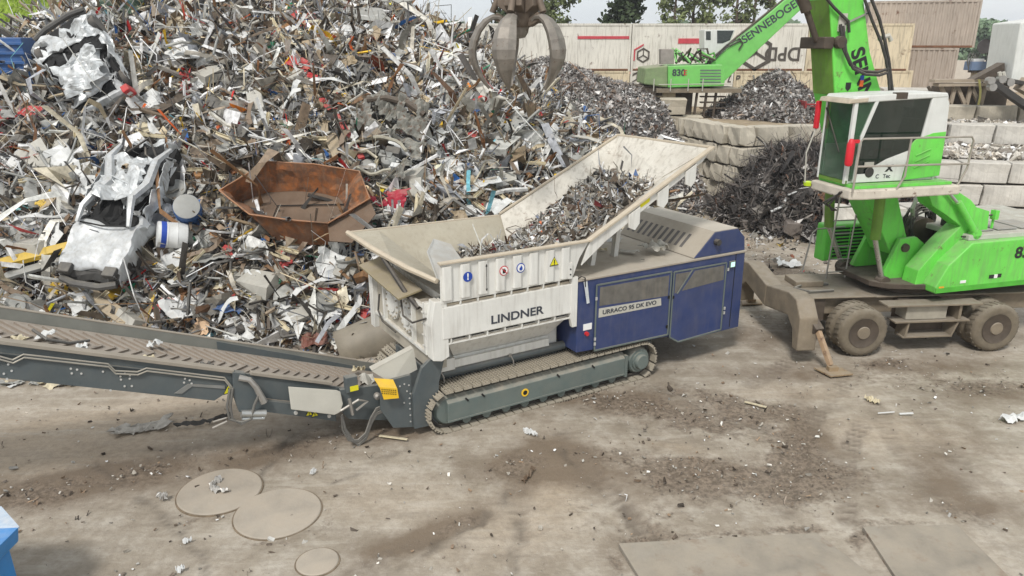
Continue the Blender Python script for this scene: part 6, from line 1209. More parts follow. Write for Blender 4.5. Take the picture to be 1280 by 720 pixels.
# rusty skip: six-sided open tray with walls of real thickness
def skip_():
    t = thing('rusty_skip', 'large open rusty orange steel skip lying on the slope of the heap', 'skip')
    # corner positions of the rim as seen in the photo, each on the slope
    rimpx = [(274, 238), (334, 202), (392, 205), (449, 214), (462, 248), (410, 279), (364, 275), (312, 268)]
    base = Vector(hit(368, 262)); n = Vector((0, -math.cos(R(52)), math.sin(R(52))))
    def onplane(px, py, off):
        d = Vector(ray(px, py)); o_ = Vector((0, 0, CAM_H)); q = base + n * off; return o_ + d * ((q - o_).dot(n) / d.dot(n))
    rim_ = [onplane(*p, .95) for p in rimpx]
    flo = [onplane(*p, .28) for p in [(302, 252), (335, 240), (380, 238), (424, 246), (434, 264), (408, 290), (372, 294), (338, 282)]]
    t.location = base
    k = 8; rim_ = [p - base for p in rim_]; flo = [p - base for p in flo]
    for i in range(k):
        a, b, c, d = rim_[i], rim_[(i + 1) % k], flo[(i + 1) % k], flo[i]; N = 6; f = MB(); v = []
        for jj in range(5):
            for ii in range(N + 1):
                u = ii / N; w = jj / 4; p = a.lerp(b, u).lerp(d.lerp(c, u), w); e_ = .14 * math.sin(math.pi * w) + .05; p = p + n * e_ * noise.noise(p * 1.7) + Vector((1, .5, 0)) * e_ * noise.noise(p * 2.3 + Vector((3, 1, 1))); v.append(tuple(p))
        f.add(v, [(jj * (N + 1) + ii, jj * (N + 1) + ii + 1, (jj + 1) * (N + 1) + ii + 1, (jj + 1) * (N + 1) + ii) for jj in range(4) for ii in range(N)])
        o = f.build('skip_wall', m_rusty if True else m_rustin, t); s_ = o.modifiers.new('thickness', 'SOLIDIFY'); s_.thickness = .03; s_.offset = 0
    f = MB(); f.quad3([tuple(p) for p in flo], .02); f.build('skip_floor', m_rustin, t)
    f = MB(); f.tube([tuple(p) for p in rim_] + [tuple(rim_[0])], .018, 6); f.build('skip_rim', M_('pale_rust_rim', (160, 108, 70)), t)
    f = MB(); f.tube([tuple(flo[7] + n * .04), tuple(flo[1].lerp(flo[6], .35) + n * .04), tuple(flo[3].lerp(flo[4], .6) + n * .04)], .015, 5); f.build('floor_seam', m_dark, t)
    for P_ in (((312, 268), (364, 275), (378, 306), (345, 300)), ((364, 275), (410, 279), (412, 306), (378, 306))):
        a_ = [onplane(*p, .93) - base for p in P_[:2]] + [onplane(*p, .25) - base for p in P_[2:]]; f = MB(); f.quad3([tuple(p) for p in a_], .02); f.build('skip_outer_wall', m_rusty, t)
    # brown plate hanging below
    q_ = [onplane(*p, .8) - base for p in ((462, 250), (410, 279), (412, 302), (440, 304), (470, 268))]
    f = MB(); f.quad3([tuple(p) for p in q_], .02); f.build('torn_plate', m_rustin, t)
skip_()
# crushed cars
def car(label, px, py, yaw, L_, Wd, theta_pitch, seed, rear=False, crush=.5, lift=.35, roll=0):
    t = thing('crushed_car', label, 'wrecked car'); nx, ny = 46, 30; prof = [(0, .34), (.03, .55), (.10, .66), (.28, .74), (.36, .86), (.47, 1.12), (.62, 1.16), (.80, 1.08), (.92, .92), (.97, .62), (1.0, .38)]
    v = []; mi = []
    rr = random.Random(seed)
    for i in range(nx + 1):
        u = i / nx; H_ = float(np.interp(u, [p[0] for p in prof], [p[1] for p in prof])); cab_h = max(0, H_ - .74)
        sq = 1 - crush * sst(.30, .5, u) * (1 - .3 * sst(.9, 1, u))
        for j in range(ny + 1):
            a = j / ny; s_ = abs(a - .5) * 2; sg = 1 if a > .5 else -1
            if s_ > .62: z = .25 + (.74 * min(1, H_ / .74) - .25) * (1 - (s_ - .62) / .38); y = Wd / 2 * (1 - .05 * (s_ - .62) / .38)
            else: w_ = s_ / .62; z = min(H_, .74) + cab_h * sq * (1 - w_ ** 3.5); y = Wd / 2 * w_ ** .85 * (1 - .12 * cab_h * (1 - w_))
            y *= (1 - .22 * float(sst(.34, .5, u)) * (not rear)) * (.86 + .14 * math.sin(math.pi * min(1, u * 1.4 + .12))) * (1 - .05 * u)
            x = (.5 - u) * L_
            am = (.04 + .19 * float(sst(.28, .5, u))) if not rear else (.15 - .11 * float(sst(.78, .95, u)))
            p = Vector((x * 1.6 + seed, y * sg * 1.6, z * 1.6)); d = Vector((noise.noise(p * 1.3), noise.noise(p * 1.3 + Vector((7, 3, 1))), -abs(noise.noise(p * 1.1 + Vector((1, 8, 3)))) * 1.7)) * am * 1.6 + Vector((noise.noise(p * 2.6), noise.noise(p * 2.6 + Vector((4, 4, 1))), -1.6 * abs(noise.noise(p * 2.4)))) * am * .8 + Vector((noise.noise(p * 4.3), noise.noise(p * 4.3 + Vector((7, 3, 1))), noise.noise(p * 4.3 + Vector((1, 8, 3))))) * am * .45
            v.append((x + d.x, y * sg + d.y, z + d.z))
    fs, glass, dark_, crum = [], [], [], []
    for i in range(nx):
        for j in range(ny):
            u = (i + .5) / nx; a = (j + .5) / ny; s_ = abs(a - .5) * 2; q_ = (i * (ny + 1) + j, (i + 1) * (ny + 1) + j, (i + 1) * (ny + 1) + j + 1, i * (ny + 1) + j + 1)
            if (.33 < u < .47 and s_ < .56) or (.52 < u < .58 and s_ < .2 and not rear) or (.88 < u < .93 and s_ < .5 and not rear) or (.82 < u < .915 and s_ < .46 and rear) or (.44 < u < .62 and .44 < s_ < .60) or (.66 < u < .80 and .46 < s_ < .58): glass.append(q_)
            elif (u < .035 and s_ < .7) and u < .5: dark_.append(q_)
            elif (u > .47) != rear and not (rear and u > .8): crum.append(q_)
            else: fs.append(q_)
    for nm, F, m in (('body_shell', fs, m_car), ('crumpled_roof', crum, m_crm), ('window_opening', glass, m_dark), ('bumper', dark_, m_sd)):
        used = sorted({k for q_ in F for k in q_}); mp_ = {k: n_ for n_, k in enumerate(used)}; b = MB(); off = -.05 if nm == 'window_opening' else 0
        b.add([(v[k][0], v[k][1], v[k][2] + off) for k in used], [tuple(mp_[k] for k in q_) for q_ in F]); o = b.build(nm, m, t, smooth=nm in ('body_shell', 'crumpled_roof')); s2 = o.modifiers.new('thickness', 'SOLIDIFY'); s2.thickness = .015
        if nm in ('body_shell', 'crumpled_roof'):
            try: o.data.set_sharp_from_angle(angle=R(24))
            except Exception: pass
    f = MB(); f.prism([(-.46 * L_, .2), (.46 * L_, .2), (.46 * L_, .5), (-.46 * L_, .5)], -Wd * .42, Wd * .42); f.build('underbody', m_dark, t)
    for x in (.33 * L_, -.30 * L_):
        for y in (-Wd / 2 + .02, Wd / 2 - .2):
            f = MB(); f.lathe([(.18, 0), (.27, -.0), (.30, .04), (.30, .15), (.27, .18), (.18, .18)], (x, y, .30), n=22); w = f.build('car_wheel', m_black, t, smooth=True)
            f = MB(); f.lathe([(.001, .03), (.17, .03), (.18, .15), (.001, .15)], (x, y, .30), n=16); f.build('wheel_rim', m_sg, w)
    f = MB(); f.tube([(.505 * L_, -Wd * .42, .40), (.535 * L_, -Wd * .2, .42), (.54 * L_, Wd * .2, .40), (.51 * L_, Wd * .42, .38)], .085, 8); f.build('front_bumper', m_sd, t, smooth=True)
    for k_ in range(0 if rear else 7):
        x_ = rr.uniform(-.45, -.05) * L_; MB().tube([(x_, rr.uniform(-.6, .6), .75), (x_ + rr.uniform(-.3, .3), rr.uniform(-.5, .5), rr.uniform(.8, 1.0)), (x_ + rr.uniform(-.5, .5), rr.uniform(-.7, .7), .7)], .03, 5).build('torn_trim', rr.choice((m_sd, m_crm, m_black)), t)
    k1 = 1 if not rear else .95
    for s_ in (() if rear else (-1, 1)):                 # bent pillars and roof rails that still read as a car
        MB().tube([(.20 * L_, s_ * Wd * .40, .84), (.11 * L_, s_ * Wd * .37, .98), (.02 * L_, s_ * Wd * .30, .98)], [.05, .075, .09], 6).build('windscreen_pillar', m_car, t, smooth=True)
        MB().tube([(.02 * L_, s_ * Wd * .30, .96), (-.10 * L_, s_ * Wd * (.30 + .08 * s_), .86), (-.26 * L_, s_ * Wd * .38, .93), (-.40 * L_, s_ * Wd * .42, .72)], [.09, .12, .10, .05], 6).build('roof_rail', m_car, t, smooth=True)
        if not rear: f = MB(); f.box(.44 * L_, .50 * L_, s_ * Wd * .34 - .14, s_ * Wd * .34 + .14, .52, .66); f.build('headlight', m_sd, t, bevel=.02)
    b = crumple(L_ * .34, Wd * .62, .22, seed + 60, 16, 12); b.v = [(x - .13 * L_, y, z + .93) for x, y, z in b.v]; o = b.build('caved_roof', m_crm, t); s2 = o.modifiers.new('thickness', 'SOLIDIFY'); s2.thickness = .012
    for s_ in (-1, 1): b = crumple(L_ * .4, .5, .14, seed + 70 + s_, 14, 7); b.v = [(x - .12 * L_, s_ * (Wd * .50 + z * .5), .62 + y * .8) for x, y, z in b.v]; o = b.build('dented_side', m_crm, t); s2 = o.modifiers.new('thickness', 'SOLIDIFY'); s2.thickness = .012
    if not rear: MB().tube([(.19 * L_, -Wd * .38, .80), (.21 * L_, 0, .83), (.19 * L_, Wd * .38, .80)], .02, 6).build('bonnet_gap', m_dark, t)
    if rear:
        x = -.5 * L_ - .02
        f = MB(); f.box(x - .03, x + .02, -.28, .28, .50, .66); f.build('plate_recess', m_sd, t)
        f = MB(); f.box(x - .05, x + .15, -Wd / 2 + .02, -Wd / 2 + .22, .55, .95); f.build('tail_light', m_sr, t, bevel=.03); f = MB(); f.box(x - .056, x - .04, -Wd / 2 + .06, -Wd / 2 + .19, .70, .82); f.build('lens', m_sw, t)
    h = hit(px, py); n = Vector((0, -math.cos(R(theta_pitch)), math.sin(R(theta_pitch))))
    xax = Vector((math.cos(R(yaw)), math.sin(R(yaw)) * n.z, 0)); xax = Vector((math.cos(R(yaw)), 0, 0)) + Vector((0, n.z, -n.y)) * math.sin(R(yaw)); xax.normalize(); yax = n.cross(xax)
    M = Matrix((xax, yax, n)).transposed() @ Matrix.Rotation(R(roll), 3, 'X'); t.matrix_world = Matrix.Translation(Vector(h) + n * lift) @ M.to_4x4(); return t
car('crushed white car with flattened roof lying nose down on the left of the heap', 171, 280, -97, 4.0, 1.5, 50, 2, crush=.7, lift=.22)
car('squashed silver hatchback high on the left of the heap showing its tail', 128, 100, 122, 2.9, 1.9, 25, 9, rear=True, crush=.5, lift=.42, roll=-4)
# engine bay wreck: grey front carcass with a round opening
def wreck():
    t = thing('engine_bay_wreck', 'grey stripped car front with open engine bay in the middle of the heap', 'wrecked car'); b = MB(); v = []; nx, ny = 44, 44
    for j in range(ny + 1):
        for i in range(nx + 1):
            x = (i / nx - .5) * 2.0; y = (j / ny - .5) * 2.5; p = Vector((x * 1.3, y * 1.3, 4)); z = .5 * abs(noise.noise(p * 1.6)) + .22 * abs(noise.noise(p * 4.2)) - .05 + .35 * math.exp(-((y - 1.0) / .3) ** 2) + .10 * noise.noise(p * 3) + .1; r_ = math.hypot(x, (y + .72))
            v.append((x + .12 * noise.noise(p + Vector((5, 0, 0))) + .08 * noise.noise(p * 3.3), y + .12 * noise.noise(p + Vector((0, 5, 0))), z))
    fs = []
    for j in range(ny):
        for i in range(nx):
            x = ((i + .5) / nx - .5) * 2.0; y = ((j + .5) / ny - .5) * 2.5
            if (x / .78) ** 2 + ((y + .55) / .62) ** 2 > 1 and noise.noise(Vector((x * 2.6, y * 2.6, 2))) < .22 and abs(x) < .98 - .25 * abs(noise.noise(Vector((0, y * 3, 1)))): fs.append((j * (nx + 1) + i, j * (nx + 1) + i + 1, (j + 1) * (nx + 1) + i + 1, (j + 1) * (nx + 1) + i))
    b.add(v, fs); o = b.build('body_shell', M_('stripped_grey_body', (132, 132, 126), stain=.8, rust=.35, var=.4), t); s = o.modifiers.new('thickness', 'SOLIDIFY'); s.thickness = .02
    f = MB(); f.tube([(.80 * math.cos(a) + .03 * math.sin(7 * a), -.72 + .60 * math.sin(a) + .03 * math.cos(6 * a), .34 + .05 * math.sin(5 * a)) for a in np.linspace(.5, 5.4, 22)], .045, 6); f.build('opening_flange', M_('pale_flange', (168, 164, 148)), t, smooth=True)
    f = MB(); f.box(-.8, .8, -1.3, -.2, -.35, -.1); f.build('dark_bay', m_dark, t)
    rr = random.Random(5)
    for k in range(26):
        x = rr.uniform(-.55, .55); y = rr.uniform(-1.15, -.3); s_ = rr.uniform(.07, .2); f = MB()
        if k % 3: f.lathe([(.001, 0), (s_, .02), (s_, s_ * 1.2), (s_ * .6, s_ * 1.5), (.001, s_ * 1.5)], (x, y, -.1), 'z', 10)
        else: f.box(x - s_, x + s_, y - s_ * .6, y + s_ * .6, -.1, .22)
        f.build('engine_part', rr.choice((m_sg, m_steel, m_sd, m_sw)), t, bevel=.015)
    f = MB(); f.tube([(-.8, 1.0, .5), (-.3, 1.1, .56), (.3, 1.05, .54), (.8, .85, .4)], .09, 8); f.build('cross_member', m_mudd, t, smooth=True)
    put(t, 487, 193, -12, 52, .38)
wreck()
# tyres in the heap
for px, py, th, r_ in ((555, 128, 10, .32), (478, 128, 60, .3), (246, 30, 30, .3), (520, 232, 80, .26)):
    f = MB(); f.lathe([(.55 * r_, -.08), (.85 * r_, -.11), (r_, -.07), (r_, .07), (.85 * r_, .11), (.55 * r_, .08)], (0, 0, 0), 'z', 24); o = f.build('old_tyre', m_black, None, smooth=True); put(o, px, py, th, 30, .12, yaw=th); tag(o, {555: 'old black tyre below the yellow strip left of the grapple', 478: 'old tyre at the upper edge of the engine bay wreck', 246: 'old tyre near the top left of the heap', 520: 'old tyre right of the engine bay opening'}[px], 'tyre')
# blue container shell at far left
h = hit(22, 84) + np.array([0, -.5, .35]); t = thing('blue_container', 'crushed blue ribbed steel container at the upper left of the heap', 'container', tuple(h + np.array([-.3, -.4, -.3])), R(14))
f = MB(); f.box(-2.0, 1.0, 0, 1.2, -.3, .75); f.build('container_body', m_sb, t, bevel=.03)
for k in range(4): MB().box(-2.0, 1.02, -.06, 0, -.2 + k * .25, -.12 + k * .25).build('side_rib', m_sb, t, bevel=.01)
# loose pieces one can pick out, copies spread over the heap
def variants(kind, n, m):
    out = []
    for k in range(n):
        rr = random.Random(k * 13 + len(kind)); L_ = 1
        if kind == 'sheet': b = crumple(1.0, rr.uniform(.4, .9), rr.uniform(.08, .2), k * 3.1 + 50, 8, 6)
        elif kind == 'pipe': b = MB(); b.tube([(t - .5, .06 * math.sin(t * 5 + k), .05 * math.cos(t * 4 + k)) for t in np.linspace(0, 1, 6)], rr.uniform(.018, .035), 7)
        elif kind == 'channel': b = MB(); a = .045; b.prism([(-a, 0), (a, 0), (a, .06), (a - .012, .06), (a - .012, .012), (-a + .012, .012), (-a + .012, .06), (-a, .06)], -.5, .5, 'x')
        elif kind == 'strip':
            b = MB(); v = []
            for i in range(9): t_ = i / 8 - .5; z = .25 * math.sin(t_ * 4 + k) * .5; yy = .18 * math.sin(t_ * 5 + k * 2) * .6; v += [(t_, yy - .05, z), (t_, yy + .05, z + .03 * math.sin(i * 2.0))]
            b.add(v, [(2 * i, 2 * i + 2, 2 * i + 3, 2 * i + 1) for i in range(8)])
        elif kind == 'loop': b = MB(); b.tube([(.45 * math.cos(a) * (1 + .2 * math.sin(2 * a + k)), .35 * math.sin(a), .12 * math.sin(a * 2 + k)) for a in np.linspace(0, 3.6 + k * .5, 12)], .03, 6)
        elif kind == 'rim': b = MB(); b.lathe([(.2, -.05), (.42, -.14), (.5, -.18), (.5, -.14), (.43, .0), (.5, .14), (.5, .18), (.4, .1), (.12, .02), (.12, -.04)], (0, 0, 0), 'z', 20)
        elif kind == 'frame':
            b = MB(); q = [(-.5, -.3, rr.uniform(-.1, .1)), (.5, -.3, rr.uniform(-.1, .1)), (.45, .3, rr.uniform(-.1, .1)), (-.45, .3, rr.uniform(-.1, .1))]
            for i in range(4): b.bar(q[i], q[(i + 1) % 4], .05, .04)
            b.bar((0, -.3, 0), (.05, .3, .0), .04, .03)
        elif kind == 'box': b = MB(); b.box(-.5, .5, -.35, .35, -.2, .2); b.v = [(x + rr.uniform(-.12, .12), y + rr.uniform(-.1, .1), z + rr.uniform(-.06, .06)) for x, y, z in b.v]
        out.append(b.mesh(kind, m))
    return out
kinds = [('sheet', 'bent_sheet', 'bent white sheet', 'light bent sheets in the scrap heap', m_sw, 45, (.35, 1.3)), ('sheet', 'bent_sheet', 'bent grey sheet', 'grey bent sheets in the scrap heap', m_sg, 45, (.35, .95)),
         ('sheet', 'bent_sheet', 'dark crumpled plate', 'dark plates in the scrap heap', m_sd, 32, (.35, .9)), ('sheet', 'bent_sheet', 'tan stained sheet', 'tan sheets in the scrap heap', m_st, 30, (.3, .8)),
         ('pipe', 'steel_pipe', 'thin grey pipe', 'pipes in the scrap heap', m_sg, 60, (.8, 2.0)), ('channel', 'steel_channel', 'cream steel profile', 'steel profiles in the scrap heap', m_sc, 45, (.7, 1.9)),
         ('strip', 'metal_strip', 'curved white strip', 'white strips in the scrap heap', m_sw, 60, (.5, 1.5)), ('strip', 'metal_strip', 'curved brown strip', 'brown strips in the scrap heap', M_('brown_strip', (118, 96, 76)), 40, (.5, 1.4)),
         ('box', 'crushed_box', 'dented pale casing', 'dented casings in the scrap heap', M_('pale_casing', (182, 180, 172)), 28, (.3, .8)),
         ('loop', 'bent_tube', 'bent dark tube loop', 'tube loops in the scrap heap', m_black, 26, (.5, 1.2)), ('rim', 'wheel_rim', 'bare wheel rim', 'wheel rims in the scrap heap', m_sg, 14, (.45, .6)), ('frame', 'scrap_rack', 'bent steel rack', 'bent racks in the scrap heap', m_sd, 20, (.6, 1.3)), ('sheet', 'bent_sheet', 'red dented sheet', 'red sheets in the scrap heap', m_sr, 14, (.3, .8)), ('sheet', 'bent_sheet', 'blue dented sheet', 'blue sheets in the scrap heap', m_sb, 10, (.3, .6)), ('sheet', 'bent_sheet', 'yellow dented sheet', 'yellow sheets in the scrap heap', m_sy, 8, (.25, .5))]
rr = random.Random(99)
LM = [('the rusty skip', 368, 245), ('the crushed white car', 165, 290), ('the squashed silver hatchback', 132, 105), ('the engine bay wreck', 487, 200), ('the grapple', 648, 90), ('the hopper back wall', 560, 270), ('the red crumpled panel', 378, 33), ('the dark tarpaulin', 296, 128),
      ('the conveyor', 120, 430), ('the peach board', 258, 409), ('the raised chute', 740, 160), ('the heap top', 300, 5), ('the blue container', 22, 78), ('the white and grey drums', 240, 285), ('the tan beam', 405, 150), ('the large white sheet', 467, 53), ('the yellow beam', 55, 337), ('the green netting', 150, 12), ('the cream sheet', 295, 352), ('the small blue plate', 590, 218), ('the mauve panel', 50, 158), ('the shredder end frame', 480, 380)]
SEEN = {}
def where(px, py, s_, th, long_):
    L2 = sorted(LM, key=lambda q: math.hypot(q[1] - px, q[2] - py)); n_, x, y = L2[0]; dx, dy = px - x, py - y
    pos = ('left of' if dx < 0 else 'right of') if abs(dx) > abs(dy) * 1.4 else ('above' if dy < 0 else 'below')
    if abs(dx) <= abs(dy) * 1.4 and abs(dx) > abs(dy) * .5: pos += ' and to the ' + ('left of' if dx < 0 else 'right of')
    return pos + ' ' + n_
for kind, nm, lb, gr, m, n, (s0, s1) in kinds:
    ms = variants(kind, 5, m)
    for k in range(n):
        for _try in range(30):
            px = rr.uniform(4, 760); py = rr.uniform(8, 440)
            if main_h(np.array([0.0]), np.array([0.0])) is None: pass
            h = hit(px, py)
            if h[2] < .15 or seg_dist(np.array([h[0]]), np.array([h[1]]), BL)[0] < .4 or float(coarse(h[0], h[1], 0)) < .4 or h[1] > 33: continue
            if 262 < px < 470 and 200 < py < 310 or 108 < px < 222 and 190 < py < 385 or 80 < px < 190 and 50 < py < 160: continue
            break
        s_ = rr.uniform(s0, s1); o = bpy.data.objects.new(nm, ms[k % 5]); COL.objects.link(o)
        if kind in ('sheet', 'strip'): q_ = o.modifiers.new('thickness', 'SOLIDIFY'); q_.thickness = .012 / s_
        th_ = rr.uniform(0, 180); M = basis(th_, rr.uniform(15, 85), rr.uniform(-40, 40)); w_ = s_ if kind not in ('pipe', 'channel') else 1
        S3 = Matrix.Diagonal((s_, s_ if kind not in ('pipe', 'channel') else 1, s_ if kind not in ('pipe', 'channel') else 1)).to_4x4()
        o.matrix_world = Matrix.Translation(Vector(h) + Vector((0, -.2, .2))) @ M.to_4x4() @ S3; q3 = (s_ - s0) / (s1 - s0); sz = ('long ', 'mid length ', 'short ') if kind in ('pipe', 'channel', 'strip') else ('large ', 'middle sized ', 'small ')
        l_ = (sz[0] if q3 > .66 else sz[1] if q3 > .33 else sz[2]) + lb + ' ' + where(px, py, s_, th_, 1); k2 = SEEN.get(l_, 0); SEEN[l_] = k2 + 1
        if k2: l_ = l_.replace(lb, lb + (', second one', ', third one', ', fourth one', ', fifth one', ', sixth one')[min(k2 - 1, 4)] + ',')
        tag(o, l_, 'scrap piece', gr)
# rusty spots among the dark heap, white curved rail on it
P = [Vector(ray_hit(lambda X, Y: dark_h(X, Y), *p)) + Vector((0, -.1, .12)) for p in ((962, 268), (975, 262), (985, 246), (1000, 240), (1022, 238))]
f = MB(); f.tube([tuple(p) for p in P], .05, 7); tag(f.build('bent_white_rail', m_sw, None, smooth=True), 'bent white rail lying on the dark wire heap', 'rail')
P = [Vector(ray_hit(lambda X, Y: dark_h(X, Y), *p)) + Vector((0, -.1, .1)) for p in ((926, 228), (938, 250))]; f = MB(); f.tube([tuple(p) for p in P], .04, 6); tag(f.build('straight_pole', m_sc, None), 'pale straight pole leaning on the left of the dark wire heap', 'pole')
P = [Vector(ray_hit(lambda X, Y: dark_h(X, Y), *p)) + Vector((0, -.1, .1)) for p in ((952, 188), (970, 215))]; f = MB(); f.tube([tuple(p) for p in P], .04, 6); tag(f.build('straight_pole', m_sc, None), 'pale short pole on top of the dark wire heap', 'pole')
o = crumple(.9, .6, .2, 71).build('rusty_sheet', m_rusty, None); s_ = o.modifiers.new('t', 'SOLIDIFY'); s_.thickness = .015; put(o, 1040, 252, 10, 40, .2, fn=dark_h); tag(o, 'rusty brown sheet on the right of the dark wire heap', 'scrap sheet')
# ================= yard details =================
m_cover = mat('concrete_cover', lin((160, 153, 142)), .85, var=.4, scale=1.3, dust=.6, dustc=(.38, .325, .26), bump=.5)
for px, py, r_, lb in ((275, 613.5, .605, 'round concrete cover with a bent foil strip on it'), (347.5, 641, .605, 'round concrete cover right of the one with the foil strip'), (397, 704, .27, 'small round cover at the bottom edge')):
    c = at(px, py, .01); f = MB(); f.lathe([(.001, .022), (r_ - .012, .022), (r_, .012), (r_ + .004, -.03)], (0, 0, 0), 'z', 56); o = f.build('manhole_cover', m_cover, None); o.location = (c[0], c[1], max(gz(c[0], c[1]), -.005) + .006); tag(o, lb, 'manhole cover')
    f = MB(); ring = [(r_ + .0 + .02 * (k % 2), 0) for k in range(2)]; f.lathe([(r_ + .003, .004), (r_ + .018, .005), (r_ + .022, -.02)], (0, 0, 0), 'z', 56); g = f.build('cover_gap', mat('gap_dirt', lin((124, 110, 92)), .95, var=.5, scale=6), o)
def lath(label, px, py, a, b, w, m, cat, name):
    c = at(px, py, 0); f = MB(); f.bar((a[0], a[1], .03), (b[0], b[1], .05), w, .02); o = f.build(name, m, None, bevel=.004); o.location = (c[0], c[1], gz(c[0], c[1]) + .015); return tag(o, label, cat)
def foil(label, px, py, pts, w, m, z0=.05, cat='metal scrap', seed=1, name='foil_strip'):
    c = at(px, py, 0); f = MB(); v = []; rr = random.Random(seed); n = len(pts)
    P = [np.array(p) for p in pts]
    Q = [P[int(t)] * (1 - (t - int(t))) + P[min(int(t) + 1, n - 1)] * (t - int(t)) for t in np.linspace(0, n - 1.001, n * 5)]
    for i, p in enumerate(Q):
        d = Q[min(i + 1, len(Q) - 1)] - Q[max(i - 1, 0)]; d = d / (np.linalg.norm(d) + 1e-6); nn = np.array([-d[1], d[0]]); ww = w * rr.uniform(.4, 1.2)
        for s_ in (-1, -.3, .4, 1): v.append((p[0] + nn[0] * ww * s_, p[1] + nn[1] * ww * s_, z0 + rr.uniform(-.03, .05) + .04 * (abs(s_) < .5)))
    f.add(v, [(i * 4 + j, i * 4 + j + 1, (i + 1) * 4 + j + 1, (i + 1) * 4 + j) for i in range(len(Q) - 1) for j in range(3)]); o = f.build(name, m, None); s_ = o.modifiers.new('t', 'SOLIDIFY'); s_.thickness = .008; o.location = (c[0], c[1], gz(c[0], c[1]) + .02); return tag(o, label, cat)
m_foil = mat('crumpled_foil', lin((196, 194, 190)), .35, metal=.5, dust=.3, var=.3, scale=12)
foil('bent silver foil strip lying on the left round cover', 272, 612, [(-.02, .22), (-.10, .10), (-.08, -.03), (.04, -.10), (.22, -.12)], .045, m_foil)
foil('small crumpled foil lump left of the round covers', 203, 625, [(-.06, .03), (.0, -.02), (.05, .04), (.04, -.05)], .05, m_foil, seed=4)
o = crumple(.95, .34, .17, 7.7, 14, 7, ragged=.09).build('metal_wad', mat('grey_wad', lin((176, 172, 164)), .45, dust=.3, var=.4, scale=10), None); s_ = o.modifiers.new('t', 'SOLIDIFY'); s_.thickness = .01; c = at(178, 536, 0); o.location = (c[0], c[1], .08); o.rotation_euler = (0, 0, R(22)); tag(o, 'long crumpled grey metal wad lying under the conveyor', 'metal scrap')
foil('dark cable lying on the yard under the conveyor hinge', 250, 530, [(.45, .28), (.25, .05), (-.05, -.08), (-.4, -.14)], .02, m_sd, .02, seed=31, name='cable', cat='cable')
foil('white looped strip on the ground right of the crawler track', 663, 545, [(-.12, .10), (-.02, -.02), (.12, -.05), (.03, .03), (-.10, .06)], .012, m_sw, .03, seed=8)
lath('pale thin lath lying below the conveyor hoses', 491, 549, (-.24, .07), (.26, -.09), .045, m_sc, 'lath', 'lath')
foil('brown torn branch on the yard below the crawler track', 658, 600, [(.12, .28), (.0, .02), (-.06, -.1)], .03, M_('branch', (104, 84, 66)), .02, seed=10, name='branch', cat='branch')
lath('pale straight stick on the ground in front of the blue cabinet', 945, 508, (-.17, .14), (.15, -.12), .05, m_sc, 'stick', 'stick')
foil('white flattened sheet at the right edge of the yard', 1268, 527, [(-.25, -.05), (0, .05), (.3, .08)], .12, m_sw, .03, seed=13)
foil('pale flattened card on the ground below the outrigger foot', 1090, 502, [(-.1, .1), (.02, 0), (.1, -.08)], .06, m_sc, .01, seed=14)
lath('short white pipe on the ground below the outrigger foot', 1132, 520, (-.12, .0), (.12, -.01), .04, m_sw, 'pipe', 'white_pipe'); lath('thin white rod left of the short white pipe', 1108, 519, (-.16, .0), (.14, .01), .02, m_sw, 'rod', 'white_rod')
foil('white paper scrap at the bottom left between the covers', 234, 680, [(-.05, -.01), (.06, .02)], .02, m_sw, .01, seed=16)
foil('white scrap at the bottom edge left of the small cover', 226, 716, [(-.05, -.01), (.05, .02)], .025, m_sw, .01, seed=17)
foil('white scrap with a red bit above the right round cover', 391, 593, [(-.03, -.05), (.04, .06)], .014, m_sw, .02, seed=18)
foil('white plastic fragment beside the blue cabinet', 836, 300, [(-.1, 0), (.1, .1), (.0, -.1)], .05, m_sw, .05, seed=19)
o = crumple(.75, .5, .16, 88).build('white_sheet', m_sw, None); s_ = o.modifiers.new('t', 'SOLIDIFY'); s_.thickness = .01; c = at(984, 333, 0); o.location = (c[0], c[1], .12); tag(o, 'white bent sheet on the ground behind the outrigger', 'scrap sheet')
# light debris row below the conveyor at the left edge
rr = random.Random(3)
for k in range(16):
    px = rr.uniform(0, 92); c = at(px, 481 + rr.uniform(-4, 4), 0); o = crumple(rr.uniform(.12, .4), rr.uniform(.08, .2), .04, k + 200, 5, 4).build('torn_panel', rr.choice((m_sw, m_sc, m_sg)), None); s_ = o.modifiers.new('t', 'SOLIDIFY'); s_.thickness = .008
    o.location = (c[0], c[1], .06); o.rotation_euler = (rr.uniform(-.3, .3), rr.uniform(-.3, .3), rr.uniform(0, 3)); tag(o, ('torn pale panel piece number wise unlabelled' if False else ['large', 'medium', 'small'][k % 3] + ' ' + ['square', 'jagged', 'curled', 'folded', 'narrow', 'bent', 'ripped'][k % 7] + ' ' + ['white', 'cream', 'grey'][[m_sw, m_sc, m_sg].index(o.data.materials[0])] + ' panel piece behind the conveyor, ' + ('at the left edge' if px < 30 else 'a little right of the edge' if px < 60 else 'farthest from the edge')), 'scrap piece', 'torn panel pieces behind the conveyor')
# steel plates at the bottom
m_plate = mat('dirty_steel_plate', lin((140, 134, 124)), .75, metal=.05, var=.6, scale=1.1, dust=.6, dustc=(.33, .285, .225), rust=.3, bump=.5)
for pts, lb in ((((773, 681), (1020, 668), (1078, 712), (1140, 765), (830, 775)), 'dusty steel road plate at the bottom edge, left one'), (((1078, 660), (1196, 658), (1262, 724), (1290, 760), (1150, 770)), 'dusty steel road plate at the bottom edge, right one')):
    P = [at(*p, .03)[:2] for p in pts]; c = sum(P) / len(P); f = MB(); f.prism([tuple(p - c) for p in P], -.02, .045, 'z'); o = f.build('steel_plate', m_plate, None, bevel=.006); o.location = (c[0], c[1], .012); tag(o, lb, 'steel plate')
